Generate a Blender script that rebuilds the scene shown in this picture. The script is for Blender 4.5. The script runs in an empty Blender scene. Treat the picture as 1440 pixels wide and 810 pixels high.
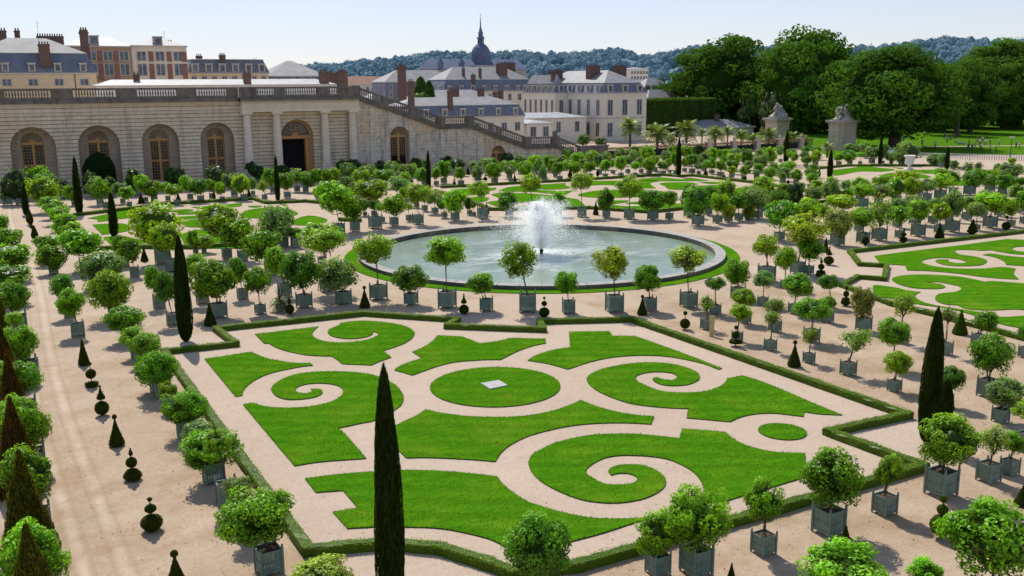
import bpy, math, random
import numpy as np
from mathutils import Matrix, Vector
from mathutils.geometry import tessellate_polygon

TREES=[
["front","t",25.39,68.02,1.0,3.89,1.65,1.29,-0.15,527.2,423.3],
["front","d",26.8,65.03,0.8,1.97,1.16,0.96,-0.08,575.8,430.7],
["front","T",28.73,62.85,1.09,4.18,1.49,1.12,-0.09,625.8,435.6],
["front","o",30.73,60.5,0.8,2.01,1.1,0.82,-0.37,676.3,439.3],
["front","t",33.17,58.79,1.14,3.84,1.44,1.4,-0.65,728.3,441.6],
["front","o",35.43,56.91,0.83,2.27,0.93,0.87,-0.16,796.7,442.9],
["front","ty",38.49,55.67,1.09,3.64,1.55,1.31,-0.17,861.7,441.6],
["front","o",40.94,54.81,0.81,2.33,1.03,1.02,-0.15,911.3,438.4],
["front","ts",43.98,54.2,0.97,3.58,1.38,1.03,-0.25,965.6,434.4],
["front","g",22.56,67.84,0.87,2.24,1.41,1.23,-0.44,473.3,429.6],
["front","d",19.68,68.23,0.88,2.78,1.4,1.54,-0.17,422.0,434.4],
["front","p",17.81,67.71,0.53,1.52,0.57,0.74,-0.07,392.2,439.6],
["front","o",16.35,67.83,0.6,2.4,0.97,1.02,-0.1,361.3,442.7],
["front","o",13.51,68.21,0.93,2.71,1.56,1.47,-0.35,296.7,448.9],
["mid","d",16.41,73.34,0.72,2.22,0.78,1.03,-0.29,333.3,422.2],
["mid","d",10.31,67.57,0.74,2.6,0.78,1.11,-0.35,231.7,458.9],
["mid","o",10.36,73.43,0.77,2.21,0.7,0.93,-0.31,213.3,434.9],
["mid","o",13.43,73.28,0.81,2.94,0.86,0.89,-0.33,275.0,428.9],
["mid","y",22.91,72.7,0.99,4.05,1.62,1.03,-0.18,454.4,412.2],
["mid","o",19.55,72.92,0.89,2.73,1.04,1.22,-0.47,387.8,417.8],
["mid","o",20.76,81.57,0.89,2.56,1.39,1.22,-0.62,368.3,388.9],
["mid","d",26.79,94.65,0.89,1.53,0.75,0.48,-0.19,412.8,349.3],
["mid","y",19.35,91.86,0.83,3.61,1.64,1.39,-0.49,308.4,364.8],
["mid","o",20.35,89.9,0.82,2.55,1.53,1.38,-0.33,333.9,368.0],
["mid","y",18.08,96.01,0.42,1.21,0.96,0.67,-0.02,285.7,356.5],
["mid","d",17.3,96.07,0.44,1.53,0.57,0.8,-0.2,270.9,357.4],
["mid","y",13.64,92.12,1.26,3.78,2.18,1.76,-0.54,216.5,373.0],
["mid","y",13.72,87.61,1.03,3.14,1.28,1.12,-0.48,231.5,384.0],
["mid","o",26.2,84.51,0.59,2.6,1.74,1.09,0.05,451.5,372.2],
["mid","g",25.86,95.68,0.75,2.39,1.66,1.66,-0.73,387.6,348.1],
["mid","d",10.42,92.37,0.63,1.94,0.7,0.95,-0.31,167.0,375.8],
["mid","o",10.49,86.97,0.73,2.31,0.84,0.99,-0.34,180.8,390.3],
["path","d",4.58,97.16,0.74,1.9,1.01,0.77,-0.14,66.0,372.7],
["path","o",4.49,91.71,0.76,1.48,1.06,0.93,-0.11,71.4,386.3],
["path","d",4.34,73.55,0.7,2.25,0.83,0.89,-0.37,85.2,448.0],
["path","o",4.36,67.51,0.78,2.21,0.96,1.03,-0.29,99.1,475.2],
["hedge","y",7.05,137.53,0.8,2.99,1.56,1.25,-0.7,56.3,300.4],
["hedge","o",7.05,130.93,0.8,1.94,1.0,0.71,-0.3,70.0,308.5],
["hedge","o",7.05,125.17,0.8,1.96,1.18,0.71,-0.16,76.3,316.7],
["hedge","o",7.05,119.37,0.8,1.82,0.92,0.86,0.03,84.1,325.6],
["hedge","o",7.05,111.26,0.8,1.66,1.0,1.06,-0.03,91.9,334.4],
["hedge","y",7.05,108.9,0.8,1.38,0.95,0.68,0.43,102.6,343.3],
["hedge","o",7.05,91.73,0.93,2.54,1.66,1.2,-0.23,113.0,383.3],
["hedge","g",7.05,83.2,0.95,1.8,1.49,1.08,0.67,144.4,396.7],
["hedge","y",7.05,70.97,0.86,2.13,1.4,1.5,-0.35,151.7,443.6],
["hedge","o",7.05,64.26,0.8,1.5,1.25,0.89,-0.11,175.9,469.3],
["hedge","o",7.05,60.06,0.8,1.28,0.77,0.66,-0.25,186.5,498.8],
["hedge","o",7.05,58.17,0.8,1.29,0.88,0.69,0.19,203.5,515.3],
["hedge","d",7.05,52.56,0.8,1.36,0.84,0.77,-0.38,209.6,536.8],
["hedge","o",7.05,51.38,0.8,1.56,1.01,0.94,-0.25,219.3,556.5],
["hedge","y",7.05,48.86,0.8,1.11,0.48,0.44,-0.11,242.7,583.2],
["hedge","o",7.05,44.83,0.8,1.38,0.96,0.8,-0.0,259.4,610.4],
["hedge","g",7.05,42.19,0.8,1.12,0.77,0.45,0.04,277.1,645.7],
["hedge","o",7.05,38.88,0.8,1.42,1.24,0.8,-0.04,296.1,672.9],
["hedge","o",7.05,36.32,0.8,2.52,0.56,0.45,-0.25,281.1,717.2],
["hedge","g",7.05,33.12,0.8,1.89,0.57,0.47,-0.26,330.7,763.9],
["hedge","o",7.05,30.19,0.8,2.03,1.26,1.0,-0.41,357.2,815.5],
["edge","o",0.33,30.61,0.9,2.07,1.0,1.08,-0.25,46.0,885.0],
["edge","o",0.41,36.91,0.91,2.25,0.97,1.14,-0.25,35.5,765.0],
["edge","o",0.58,43.4,0.97,2.25,1.11,1.11,-0.3,30.0,675.0],
["edge","o",0.6,50.42,1.02,2.28,1.05,0.95,-0.35,20.5,603.0],
["edge","o",1.03,58.03,1.08,2.19,0.87,1.08,-0.3,27.0,542.0],
["edge","T",0.96,64.26,0.93,2.29,0.58,0.45,-0.26,17.5,503.0],
["edge","o",0.99,70.38,1.11,2.43,1.13,1.11,-0.33,14.0,472.0],
["edge","o",1.21,80.34,1.16,2.11,1.42,0.75,-0.42,11.5,430.0],
["edge","o",1.39,89.97,1.17,2.17,1.46,0.98,-0.24,12.5,398.0],
["edge","o",1.44,100.49,1.17,2.23,1.16,0.83,-0.29,7.5,370.0],
["edge","o",1.15,113.83,1.1,2.02,0.71,0.78,-0.32,-2.5,342.0],
["wall","l",4.15,149.02,1.21,2.64,1.42,1.74,-0.63,20.4,287.5],
["wall","g",2.53,149.69,1.15,1.23,0.79,0.37,-0.14,8.1,287.8],
["wall","o",7.34,154.59,0.87,2.88,1.63,1.37,-0.56,53.7,281.1],
["wall","g",7.93,149.28,0.85,2.3,1.54,1.65,-0.51,64.4,283.3],
["wall","l",10.1,153.87,0.65,1.51,0.69,0.99,-0.03,90.4,278.9],
["wall","l",13.74,152.91,0.85,2.23,0.77,1.23,-0.35,125.9,278.9],
["wall","l",19.66,151.97,0.83,2.34,0.93,1.32,-0.42,183.0,276.3],
["wall","l",25.93,158.07,0.71,2.08,0.78,1.15,-0.35,239.6,267.4],
["wall","l",26.43,155.99,0.7,2.06,0.89,1.14,-0.14,250.4,268.9],
["wall","l",31.94,154.42,0.83,2.27,1.27,1.19,-0.22,304.1,267.4],
["wall","l",39.65,164.41,0.73,2.16,0.8,1.15,-0.14,352.6,255.9],
["wall","l",40.26,161.96,0.72,1.78,0.92,0.96,-0.21,362.6,257.4],
["wall","l",44.21,161.53,0.72,1.93,0.97,0.75,-0.15,397.0,255.9],
["wall","l",54.39,160.43,0.71,2.12,1.0,1.0,-0.14,482.2,252.2],
["wall","l",56.41,160.25,0.71,2.17,0.86,0.95,-0.18,498.1,251.5],
["wall","l",58.9,162.69,0.65,1.7,0.74,0.6,-0.13,511.1,248.8],
["wall","l",60.98,159.6,0.71,2.05,0.92,0.83,-0.14,535.6,250.0],
["wall","l",64.18,159.33,0.64,1.97,0.74,0.69,-0.02,561.5,248.8],
["wall","l",67.65,159.95,0.68,2.15,0.89,0.8,-0.17,584.1,247.0],
["wall","l",74.74,162.16,0.73,1.97,1.01,0.87,-0.09,628.5,243.0],
["wall","l",73.82,155.51,0.77,2.04,1.26,0.79,-0.19,643.3,247.4],
["wall","g",79.54,154.24,0.77,2.17,1.2,0.82,-0.12,689.0,245.9],
["wall","l",86.95,161.53,0.66,2.22,0.99,0.84,-0.12,713.3,238.8],
["wall","l",16.23,152.81,0.7,1.88,1.0,0.85,-0.39,151.9,277.4],
["lawn","o",10.47,144.21,0.6,1.77,0.84,0.92,-0.38,98.0,289.7],
["lawn","g",13.62,143.09,0.77,2.54,0.97,1.19,-0.44,133.0,289.0],
["lawn","o",13.89,138.07,0.79,2.69,1.01,1.01,-0.44,142.6,294.4],
["lawn","g",16.55,143.03,0.63,2.0,0.8,0.71,-0.36,164.4,287.0],
["lawn","o",16.81,138.43,0.63,1.96,0.81,0.74,-0.23,178.1,291.9],
["lawn","o",19.69,143.87,0.55,2.63,0.83,1.02,-0.37,198.4,284.0],
["lawn","y",20.67,142.91,0.81,1.94,1.11,1.03,-0.38,211.9,284.6],
["lawn","o",22.54,143.19,0.62,1.88,0.6,0.67,-0.27,231.1,283.0],
["lawn","o",22.76,137.85,0.62,2.05,0.9,0.63,-0.25,244.1,288.4],
["lawn","o",25.61,143.28,0.7,2.27,0.77,0.94,-0.33,262.8,281.0],
["lawn","d",26.18,138.68,0.83,2.3,1.01,0.95,-0.31,277.9,285.5],
["lawn","o",28.52,142.68,0.69,1.93,0.72,0.72,-0.18,295.2,279.9],
["lawn","y",29.0,138.21,0.62,1.87,0.7,0.64,-0.16,310.0,284.0],
["lawn","g",31.98,143.96,0.83,2.32,1.0,1.0,-0.4,324.4,276.7],
["lawn","y",31.94,137.91,0.79,2.33,1.0,0.99,-0.3,338.9,282.6],
["lawn","g",34.74,144.09,0.54,1.78,0.58,0.7,-0.06,354.4,274.7],
["lawn","s",34.75,137.52,0.64,1.95,0.73,0.81,-0.2,369.1,281.1],
["lawn","o",38.23,146.15,0.68,2.37,0.84,1.12,-0.38,378.1,271.0],
["lawn","o",38.01,137.45,0.81,2.53,0.98,1.04,-0.12,401.8,279.3],
["lawn","g",41.71,145.23,0.75,2.5,0.96,0.88,-0.05,416.3,270.0],
["lawn","d",42.54,143.52,0.74,2.08,1.03,1.07,0.46,434.8,271.0],
["lawn","d",44.61,143.85,0.64,2.55,0.76,0.8,0.03,447.0,269.6],
["lawn","o",45.46,140.33,0.69,2.62,0.96,1.1,-0.01,464.6,272.2],
["lawn","y",41.16,133.17,0.5,1.11,0.41,0.52,-0.18,439.6,281.4],
["corner","g",51.6,149.91,0.73,2.44,1.06,0.98,-0.09,489.3,261.1],
["corner","o",44.48,143.42,0.64,2.51,0.72,0.88,-0.01,446.7,270.0],
["corner","o",50.51,140.57,0.69,2.27,1.04,1.04,-0.12,508.1,269.3],
["corner","g",54.13,147.36,0.72,2.26,1.14,0.97,-0.17,517.4,261.9],
["corner","o",54.8,142.35,0.76,2.16,1.4,0.82,-0.06,540.0,265.6],
["corner","g",60.45,153.36,0.68,2.25,0.93,0.89,-0.08,550.7,254.4],
["corner","g",60.73,146.06,0.65,2.25,1.07,1.11,-0.48,573.0,259.6],
["corner","o",60.93,140.9,0.78,1.96,0.91,0.83,-0.41,591.9,263.6],
["corner","o",55.95,137.07,0.55,1.99,0.8,0.76,-0.04,568.1,269.3],
["corner","g",47.33,138.25,0.55,1.84,0.74,0.86,-0.06,487.8,273.0],
["corner","g",51.2,127.43,0.68,2.17,1.23,0.89,-0.01,561.1,281.1],
["corner","g",45.47,129.37,0.52,1.65,0.74,0.81,-0.09,499.3,282.6],
["corner","y",38.36,103.07,1.22,4.39,1.49,1.07,-0.29,522.2,322.3],
["corner","o",33.61,101.49,0.98,3.97,1.62,1.47,-0.43,469.6,329.3],
["corner","o",35.59,102.01,0.9,2.67,1.05,1.17,-0.19,495.6,326.3],
["corner","g",41.0,113.6,0.43,1.52,0.59,0.72,-0.2,510.4,303.9],
["corner","d",41.92,112.82,0.57,1.48,0.72,0.65,-0.05,525.2,304.4],
["corner","o",41.0,107.57,0.46,1.74,0.44,0.41,-0.2,534.1,312.2],
["corner","o",40.97,103.87,0.84,2.38,1.09,1.0,0.06,554.1,318.1],
["corner","s",43.95,106.55,0.63,1.72,0.72,0.47,-0.09,573.7,311.3],
["corner","t",43.8,103.48,1.0,3.68,1.22,0.98,-0.02,586.7,316.4],
["corner","o",50.81,123.83,0.38,1.35,0.54,0.72,-0.24,567.8,284.8],
["corner","o",49.71,117.79,0.55,1.43,0.69,0.69,-0.31,580.7,292.4],
["corner","d",49.31,114.22,0.62,1.87,0.54,0.74,-0.11,595.6,297.0],
["corner","g",49.32,111.03,0.66,2.15,0.86,0.83,-0.21,608.9,301.0],
["corner","g",48.82,107.14,0.58,1.79,0.55,0.71,-0.25,619.6,306.4],
["corner","o",48.84,104.1,0.81,2.26,1.13,1.22,-0.03,639.3,310.8],
["corner","l",52.55,107.73,0.51,1.42,0.43,0.65,-0.19,658.1,302.5],
["corner","d",52.55,106.52,0.41,1.39,0.29,0.36,-0.08,665.6,304.0],
["behind","t",52.41,103.89,1.13,3.61,1.11,0.89,-0.33,674.4,308.4],
["behind","d",55.82,103.46,0.87,2.01,1.12,0.93,-0.26,713.0,305.9],
["behind","t",60.88,106.6,1.03,3.65,1.24,1.04,-0.42,744.1,298.1],
["behind","o",61.01,100.53,0.8,2.08,0.87,0.74,-0.01,784.8,305.6],
["behind","t",63.35,98.82,0.98,4.28,1.31,1.06,-0.18,816.7,306.1],
["behind","d",65.65,96.95,0.8,2.25,0.92,1.02,-0.07,852.2,306.6],
["behind","t",67.31,94.54,1.04,3.9,1.51,1.13,-0.05,885.2,308.8],
["behind","d",69.17,92.37,1.05,2.37,1.37,1.06,-0.17,916.7,310.3],
["behind","o",70.96,91.53,0.71,2.62,0.84,0.72,-0.04,941.5,309.6],
["behind","d",70.82,86.08,1.02,2.86,1.28,1.36,-0.28,979.0,318.1],
["behind","d",74.59,92.29,1.05,2.55,0.93,1.08,-0.2,968.1,305.9],
["behind","d",77.47,92.25,0.7,2.38,0.77,0.97,-0.03,996.7,303.2],
["behind","y",73.93,86.38,0.81,2.48,0.85,1.05,0.17,1012.1,314.5],
["behind","y",80.66,93.13,0.5,2.46,1.15,1.35,0.17,1020.7,299.3],
["behind","b",75.56,86.37,0.7,1.23,0.6,0.74,-0.01,1024.7,313.0],
["behind","d",77.38,86.66,0.73,2.39,0.87,0.74,-0.19,1037.7,311.0],
["behind","b",78.72,86.38,0.71,1.01,0.66,0.74,-0.07,1053.0,310.2],
["behind","g",80.56,86.89,0.81,2.51,1.46,1.26,-0.57,1060.4,308.0],
["behind","y",86.39,92.11,1.04,3.06,1.02,0.98,-0.09,1075.3,296.8],
["walkway","o",62.16,143.48,0.85,1.7,0.89,0.8,-0.4,592.2,261.0],
["walkway","g",67.75,156.94,0.63,2.12,0.74,0.88,-0.11,594.8,248.9],
["walkway","o",65.93,144.59,0.8,2.33,1.09,1.03,-0.12,622.7,258.4],
["walkway","o",63.47,142.1,0.64,1.91,0.59,0.72,0.0,613.3,261.3],
["walkway","o",66.66,139.66,0.78,2.09,0.84,0.77,-0.23,645.9,261.8],
["walkway","g",74.42,149.44,0.74,2.22,1.09,0.74,-0.14,669.6,251.1],
["walkway","g",72.18,144.71,0.81,1.5,0.88,0.88,-0.16,670.4,255.4],
["walkway","o",72.9,140.04,0.84,2.08,1.07,1.03,-0.2,693.7,258.5],
["walkway","o",78.92,146.13,0.72,2.3,1.04,0.79,-0.21,714.4,251.4],
["walkway","g",75.79,139.65,0.63,2.1,0.78,0.73,-0.23,717.0,257.3],
["walkway","g",85.0,153.11,0.7,2.17,1.0,1.0,-0.08,731.5,244.4],
["walkway","o",79.94,141.62,0.71,2.02,1.01,1.01,-0.26,739.6,254.1],
["walkway","o",87.16,151.73,0.69,2.36,0.81,0.81,-0.08,751.5,244.4],
["walkway","o",84.95,146.06,0.67,2.14,0.69,0.73,-0.17,758.1,248.9],
["walkway","o",88.3,153.55,0.64,2.1,0.91,0.86,-0.16,751.5,242.9],
["walkway","g",84.0,144.46,0.58,2.21,0.81,0.86,-0.01,759.3,250.3],
["walkway","g",81.42,138.62,0.61,1.6,0.61,0.92,-0.2,763.7,255.5],
["walkway","o",91.04,153.1,0.7,1.96,0.92,1.01,-0.17,771.5,242.1],
["walkway","o",90.25,150.31,0.62,1.66,0.66,0.85,-0.11,777.8,244.1],
["walkway","o",95.12,154.81,0.64,1.87,0.83,0.74,-0.16,791.5,239.6],
["walkway","o",84.37,138.49,0.69,2.18,0.83,0.79,-0.26,785.2,254.3],
["walkway","g",86.73,143.84,0.58,1.49,0.55,0.5,-0.25,777.8,249.6],
["walkway","y",88.55,142.03,0.6,2.12,0.95,0.72,-0.25,799.6,250.0],
["walkway","o",89.65,142.01,0.6,1.7,0.77,0.8,-0.01,809.3,249.6],
["walkway","o",100.6,162.36,0.67,2.32,0.77,0.82,-0.17,796.7,233.7],
["walkway","o",97.46,153.37,0.71,2.3,0.98,0.98,-0.13,812.6,239.6],
["walkway","g",95.07,147.44,0.57,1.74,0.62,0.76,-0.28,820.4,243.9],
["walkway","o",91.03,139.39,0.65,2.04,0.81,0.83,-0.12,829.6,250.7],
["walkway","o",101.18,154.43,0.69,2.47,0.97,0.8,-0.1,832.1,237.7],
["walkway","g",96.99,145.48,0.57,2.35,0.75,0.94,-0.34,840.7,244.4],
["walkway","g",102.15,151.1,0.65,2.25,0.98,0.88,-0.12,851.9,239.2],
["walkway","o",93.47,138.49,0.62,2.1,0.77,0.77,-0.01,851.5,250.3],
["walkway","o",98.63,143.73,0.59,1.94,0.47,0.68,-0.11,861.5,244.8],
["walkway","o",96.27,137.87,0.67,2.47,0.86,0.95,-0.17,872.2,249.6],
["walkway","g",109.61,157.41,0.68,2.46,0.93,0.82,-0.13,871.1,233.3],
["walkway","r",118.5,167.7,0.47,1.53,0.5,0.46,-0.07,881.1,225.6],
["walkway","g",119.1,165.77,0.63,2.27,0.98,0.68,-0.12,891.9,226.3],
["walkway","g",110.52,153.94,0.67,2.22,0.81,0.81,-0.12,891.1,234.7],
["walkway","g",101.57,143.35,0.65,2.43,0.85,0.8,-0.03,883.0,243.9],
["walkway","o",99.13,137.78,0.57,1.85,0.64,0.55,0.02,893.3,248.4],
["walkway","g",104.05,142.71,0.6,1.99,0.71,0.71,-0.21,900.4,243.3],
["walkway","o",112.74,152.55,0.72,2.57,1.22,1.17,-0.14,910.4,234.7],
["walkway","y",102.0,137.64,0.68,2.05,0.87,0.87,-0.07,912.2,247.3],
["fence","g",104.04,142.71,0.6,2.04,0.76,0.66,-0.2,900.4,243.3],
["fence","o",107.4,143.13,0.68,2.2,0.77,0.72,-0.03,921.1,241.9],
["fence","g",111.69,145.49,0.64,2.54,0.93,0.83,0.02,937.0,238.9],
["fence","g",105.09,137.51,0.63,1.79,0.74,0.74,-0.16,932.2,246.1],
["fence","o",108.0,139.6,0.48,1.93,0.66,0.61,-0.29,939.6,243.6],
["fence","o",122.96,157.81,0.67,2.49,0.91,0.8,-0.18,945.9,228.8],
["fence","o",107.63,137.46,0.53,2.65,0.56,0.98,-0.25,947.8,245.1],
["fence","o",120.53,150.38,0.73,2.8,1.13,1.08,-0.15,965.6,233.3],
["fence","y",111.62,139.88,0.62,1.85,0.52,0.72,-0.02,963.0,242.1],
["fence","d",110.61,136.52,0.82,2.53,0.94,0.84,-0.11,973.0,244.7],
["fence","l",123.95,151.08,0.71,2.63,1.04,0.99,-0.14,981.9,231.8],
["fence","g",110.69,134.79,0.53,1.46,0.7,0.48,0.01,983.0,245.6],
["fence","g",115.76,139.71,0.57,2.25,0.93,0.92,0.1,990.2,240.7],
["fence","o",109.85,131.83,0.52,2.05,0.73,0.64,0.17,994.4,247.8],
["fence","o",113.34,134.4,0.66,1.95,0.79,0.79,-0.2,1000.0,244.8],
["fence","o",123.02,145.87,0.69,2.46,1.01,0.96,-0.13,1001.1,234.7],
["fence","o",121.74,141.19,0.67,2.74,0.99,0.99,-0.14,1016.7,237.7],
["fence","o",111.37,129.9,0.72,1.98,0.68,0.86,0.02,1013.3,248.5],
["fence","d",120.47,139.28,0.58,1.94,0.63,0.58,-0.16,1018.5,239.2],
["fence","y",120.6,136.69,0.68,2.29,1.11,0.96,-0.18,1032.6,240.7],
["fence","d",116.11,132.12,0.6,1.8,0.84,0.7,-0.01,1030.7,245.1],
["fence","b",111.24,126.8,0.63,1.41,0.58,0.58,-0.04,1028.9,250.6],
["fence","d",123.91,137.16,0.69,2.56,1.12,1.22,-0.09,1050.4,239.2],
["fence","g",131.83,149.52,0.62,2.26,0.89,0.63,-0.07,1033.3,230.0],
["fence","g",119.82,132.07,0.5,1.55,0.7,0.61,-0.04,1053.3,243.6],
["fence","o",110.76,123.26,0.64,1.63,0.73,0.59,0.14,1047.6,253.3],
["fence","g",133.26,144.08,0.61,2.21,0.82,0.72,-0.12,1067.4,232.2],
["fence","g",121.72,130.97,0.64,2.05,1.13,0.94,-0.12,1070.4,243.6],
["fence","o",115.92,125.78,0.58,1.71,0.72,0.58,0.14,1065.9,249.3],
["fence","g",111.99,121.48,0.69,1.29,0.52,0.43,-0.12,1063.7,254.0],
["fence","y",127.48,134.87,0.69,2.65,0.97,1.21,-0.15,1083.0,239.2],
["fence","o",142.28,152.19,0.55,2.02,0.6,0.54,-0.17,1075.2,225.6],
["fence","g",120.35,126.37,0.59,1.44,0.82,0.76,-0.08,1088.1,247.0],
["fence","o",114.42,120.93,0.62,1.25,0.87,0.74,-0.16,1082.2,253.3],
["fence","g",141.15,146.52,0.6,2.39,0.69,0.85,-0.14,1097.4,228.5],
["fence","o",120.04,122.76,0.63,1.8,1.12,0.73,-0.15,1107.0,249.6],
["fence","g",114.59,118.09,0.56,1.63,1.03,0.56,-0.09,1101.5,255.2],
["fence","o",111.91,115.48,0.64,1.25,0.59,0.42,-0.11,1100.0,258.4],
["fence","o",138.41,140.74,0.61,2.21,0.77,0.72,0.03,1113.7,232.2],
["fence","o",135.06,136.67,0.65,1.99,0.6,0.6,0.13,1117.8,235.5],
["fence","d",150.17,148.73,0.62,2.14,0.87,0.55,-0.12,1132.6,224.8],
["fence","g",136.94,135.44,0.62,2.33,0.8,0.65,-0.29,1131.9,235.5],
["fence","d",134.94,133.13,0.55,1.63,0.79,0.59,-0.09,1134.8,237.4],
["fence","y",141.1,137.13,0.8,1.91,0.91,0.91,0.14,1148.1,233.3],
["fence","o",113.09,113.74,0.61,1.49,0.79,0.75,-0.04,1119.6,259.2],
["fence","o",122.42,119.46,0.58,1.77,0.8,0.58,-0.01,1143.0,250.7],
["fence","d",117.13,114.48,0.55,1.49,0.89,0.51,-0.04,1141.1,256.7],
["fence","o",110.84,108.59,0.5,1.56,0.73,0.6,0.32,1142.2,264.4],
["fence","d",151.88,147.64,0.65,2.19,0.98,0.6,-0.01,1147.4,224.8],
["fence","o",144.8,134.69,0.74,1.68,0.81,0.58,-0.03,1180.0,233.3],
["fence","d",148.74,135.58,0.7,1.67,1.13,1.0,-0.23,1194.1,231.5],
["fence","o",150.31,134.44,0.55,1.91,0.72,0.41,-0.01,1210.4,231.5],
["fence","o",108.7,146.96,0.73,3.06,1.13,1.13,-0.2,910.4,239.2],
["fence","o",102.29,137.95,0.71,2.0,0.92,0.95,-0.03,913.0,247.0],
["east","y",92.28,98.62,0.7,2.19,1.03,1.1,-0.02,1074.4,284.8],
["east","d",86.63,90.0,0.7,1.88,1.02,0.82,-0.08,1093.7,298.9],
["east","y",94.55,97.14,0.6,1.76,0.75,0.68,-0.14,1101.9,284.8],
["east","l",93.0,93.23,0.55,1.62,0.83,1.18,-0.3,1117.8,289.6],
["east","o",99.0,98.53,0.46,1.64,0.55,0.66,-0.13,1125.6,280.4],
["east","g",94.32,91.57,0.43,1.77,0.86,0.82,-0.07,1144.1,291.0],
["east","y",102.78,99.2,0.52,1.81,0.74,0.52,-0.03,1149.6,277.4],
["east","g",98.02,92.33,0.63,2.14,1.01,1.22,-0.02,1167.8,287.8],
["east","g",106.18,97.1,0.52,1.66,0.56,0.67,-0.06,1190.0,277.4],
["east","d",100.1,91.02,0.59,1.62,0.77,0.56,-0.09,1193.3,287.8],
["east","y",89.59,82.06,0.71,1.95,1.32,0.75,-0.23,1185.2,307.0],
["east","o",103.2,91.98,0.8,2.13,0.92,1.06,0.03,1210.4,284.8],
["east","d",71.07,73.4,0.78,2.68,1.2,1.2,0.1,1098.9,339.2],
["east","y",74.42,73.09,0.81,3.09,1.25,0.86,-0.08,1133.9,336.1],
["east","ty",59.88,59.49,0.92,3.9,1.93,1.36,0.41,1131.7,386.5],
["east","T",79.36,75.33,0.56,2.28,0.8,0.67,-0.26,1156.8,326.6],
["east","r",73.71,68.12,1.01,2.34,1.1,1.19,0.0,1179.3,346.8],
["east","T",77.12,67.96,0.96,2.54,0.84,0.77,-0.23,1212.5,343.0],
["east","o",82.87,73.66,0.72,2.07,0.53,0.5,-0.07,1208.7,326.0],
["east","o",60.54,58.89,0.64,2.1,0.96,0.89,0.06,1139.9,386.5],
["east","o",98.74,87.59,1.11,2.23,1.15,0.71,0.01,1213.4,293.2],
["east","o",98.98,93.14,0.67,1.62,1.07,0.82,-0.04,1168.0,286.3],
["east","y",54.63,55.49,0.57,2.43,0.92,0.92,-0.09,1104.9,406.9],
["east","s",79.77,68.24,1.11,2.75,1.16,1.57,-0.01,1238.6,339.6],
["east","g",88.68,73.5,0.72,2.43,0.72,0.68,-0.04,1263.6,320.6],
["east","o",82.84,68.29,0.69,2.47,0.8,0.77,-0.14,1265.4,335.5],
["east","o",85.34,68.04,1.06,2.81,1.0,0.87,-0.11,1292.2,333.7],
["east","g",92.39,74.22,0.95,2.49,0.98,0.66,-0.24,1285.7,316.3],
["east","d",94.59,73.55,0.78,2.18,0.74,0.56,0.06,1314.6,315.1],
["east","y",89.14,68.46,0.75,2.27,0.72,0.79,0.14,1324.6,328.5],
["east","g",91.04,68.3,1.09,3.02,0.96,1.13,-0.06,1341.4,327.3],
["east","o",97.48,73.84,0.71,2.67,0.43,0.57,0.05,1335.8,311.9],
["east","o",100.28,73.43,0.82,1.97,0.65,0.72,0.1,1362.6,310.2],
["east","g",94.31,67.75,0.55,2.27,0.7,0.67,-0.18,1373.4,324.2],
["east","T",97.08,68.12,1.11,2.86,1.32,1.09,0.1,1396.7,321.6],
["east","y",100.26,67.76,0.61,2.18,0.72,0.86,-0.3,1420.9,318.5],
["east","g",103.79,73.92,0.73,2.49,0.8,0.66,0.07,1385.1,306.4],
["east","d",106.29,73.5,0.84,1.8,0.66,0.51,0.04,1407.5,305.0],
["east","T",103.08,68.14,0.7,2.72,0.73,0.94,-0.21,1440.8,315.4],
["east","d",111.28,74.35,0.82,2.53,0.85,0.76,-0.38,1430.2,299.8],
["east","o",106.29,88.58,0.88,2.09,1.1,1.1,-0.14,1260.2,286.5],
["east","y",108.79,88.48,0.7,2.09,0.91,1.07,0.05,1281.4,284.8],
["east","d",112.6,90.09,0.54,1.6,0.51,0.63,0.0,1293.5,280.5],
["east","g",112.28,88.53,0.83,2.05,0.92,0.75,0.03,1305.6,282.6],
["east","y",115.12,88.7,1.15,2.43,1.1,0.89,0.24,1326.3,280.8],
["east","d",121.49,91.51,0.87,2.34,0.83,0.79,-0.25,1339.7,273.9],
["east","o",128.78,99.03,0.8,2.19,0.99,0.56,-0.16,1325.0,263.2],
["east","y",118.87,97.26,0.89,2.45,1.53,0.72,-0.13,1276.2,270.1],
["east","d",122.81,89.87,1.19,2.36,1.22,1.09,0.53,1370.4,275.0],
["east","d",128.97,91.09,1.03,1.63,1.12,0.81,0.02,1393.3,270.1],
["east","d",125.93,86.97,0.87,1.96,0.91,0.95,0.23,1413.1,275.7],
["east","d",127.78,85.82,0.87,2.04,0.89,0.61,-0.23,1431.1,275.7],
["east","T",134.65,95.47,0.94,2.13,1.22,0.52,-0.09,1390.2,263.2],
["east","g",102.51,88.21,0.8,1.94,1.13,0.84,-0.02,1236.4,289.5],
["east","o",112.67,97.19,0.69,1.93,0.75,0.57,-0.15,1234.3,273.6],
["east","o",112.61,95.41,0.68,2.17,0.74,0.74,-0.17,1248.1,275.3],
["rim","o",48.97,54.59,0.8,2.07,0.93,0.98,-0.11,1037.0,421.8],
["rim","d",44.24,51.57,0.6,2.19,0.68,0.47,-0.07,1005.9,443.1],
["rim","s",40.89,48.46,0.62,1.77,0.65,0.65,-0.05,993.9,465.1],
["rim","y",44.22,48.5,0.62,1.76,0.88,0.62,-0.13,1046.1,456.2],
["rim","y",40.61,45.16,0.52,1.87,0.7,0.55,0.13,1041.1,481.6],
["rim","g",48.88,51.81,0.58,1.96,0.78,0.6,-0.02,1073.9,431.6],
["rim","ty",55.6,58.64,1.06,2.87,1.09,1.06,-0.09,1078.6,396.6],
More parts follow.
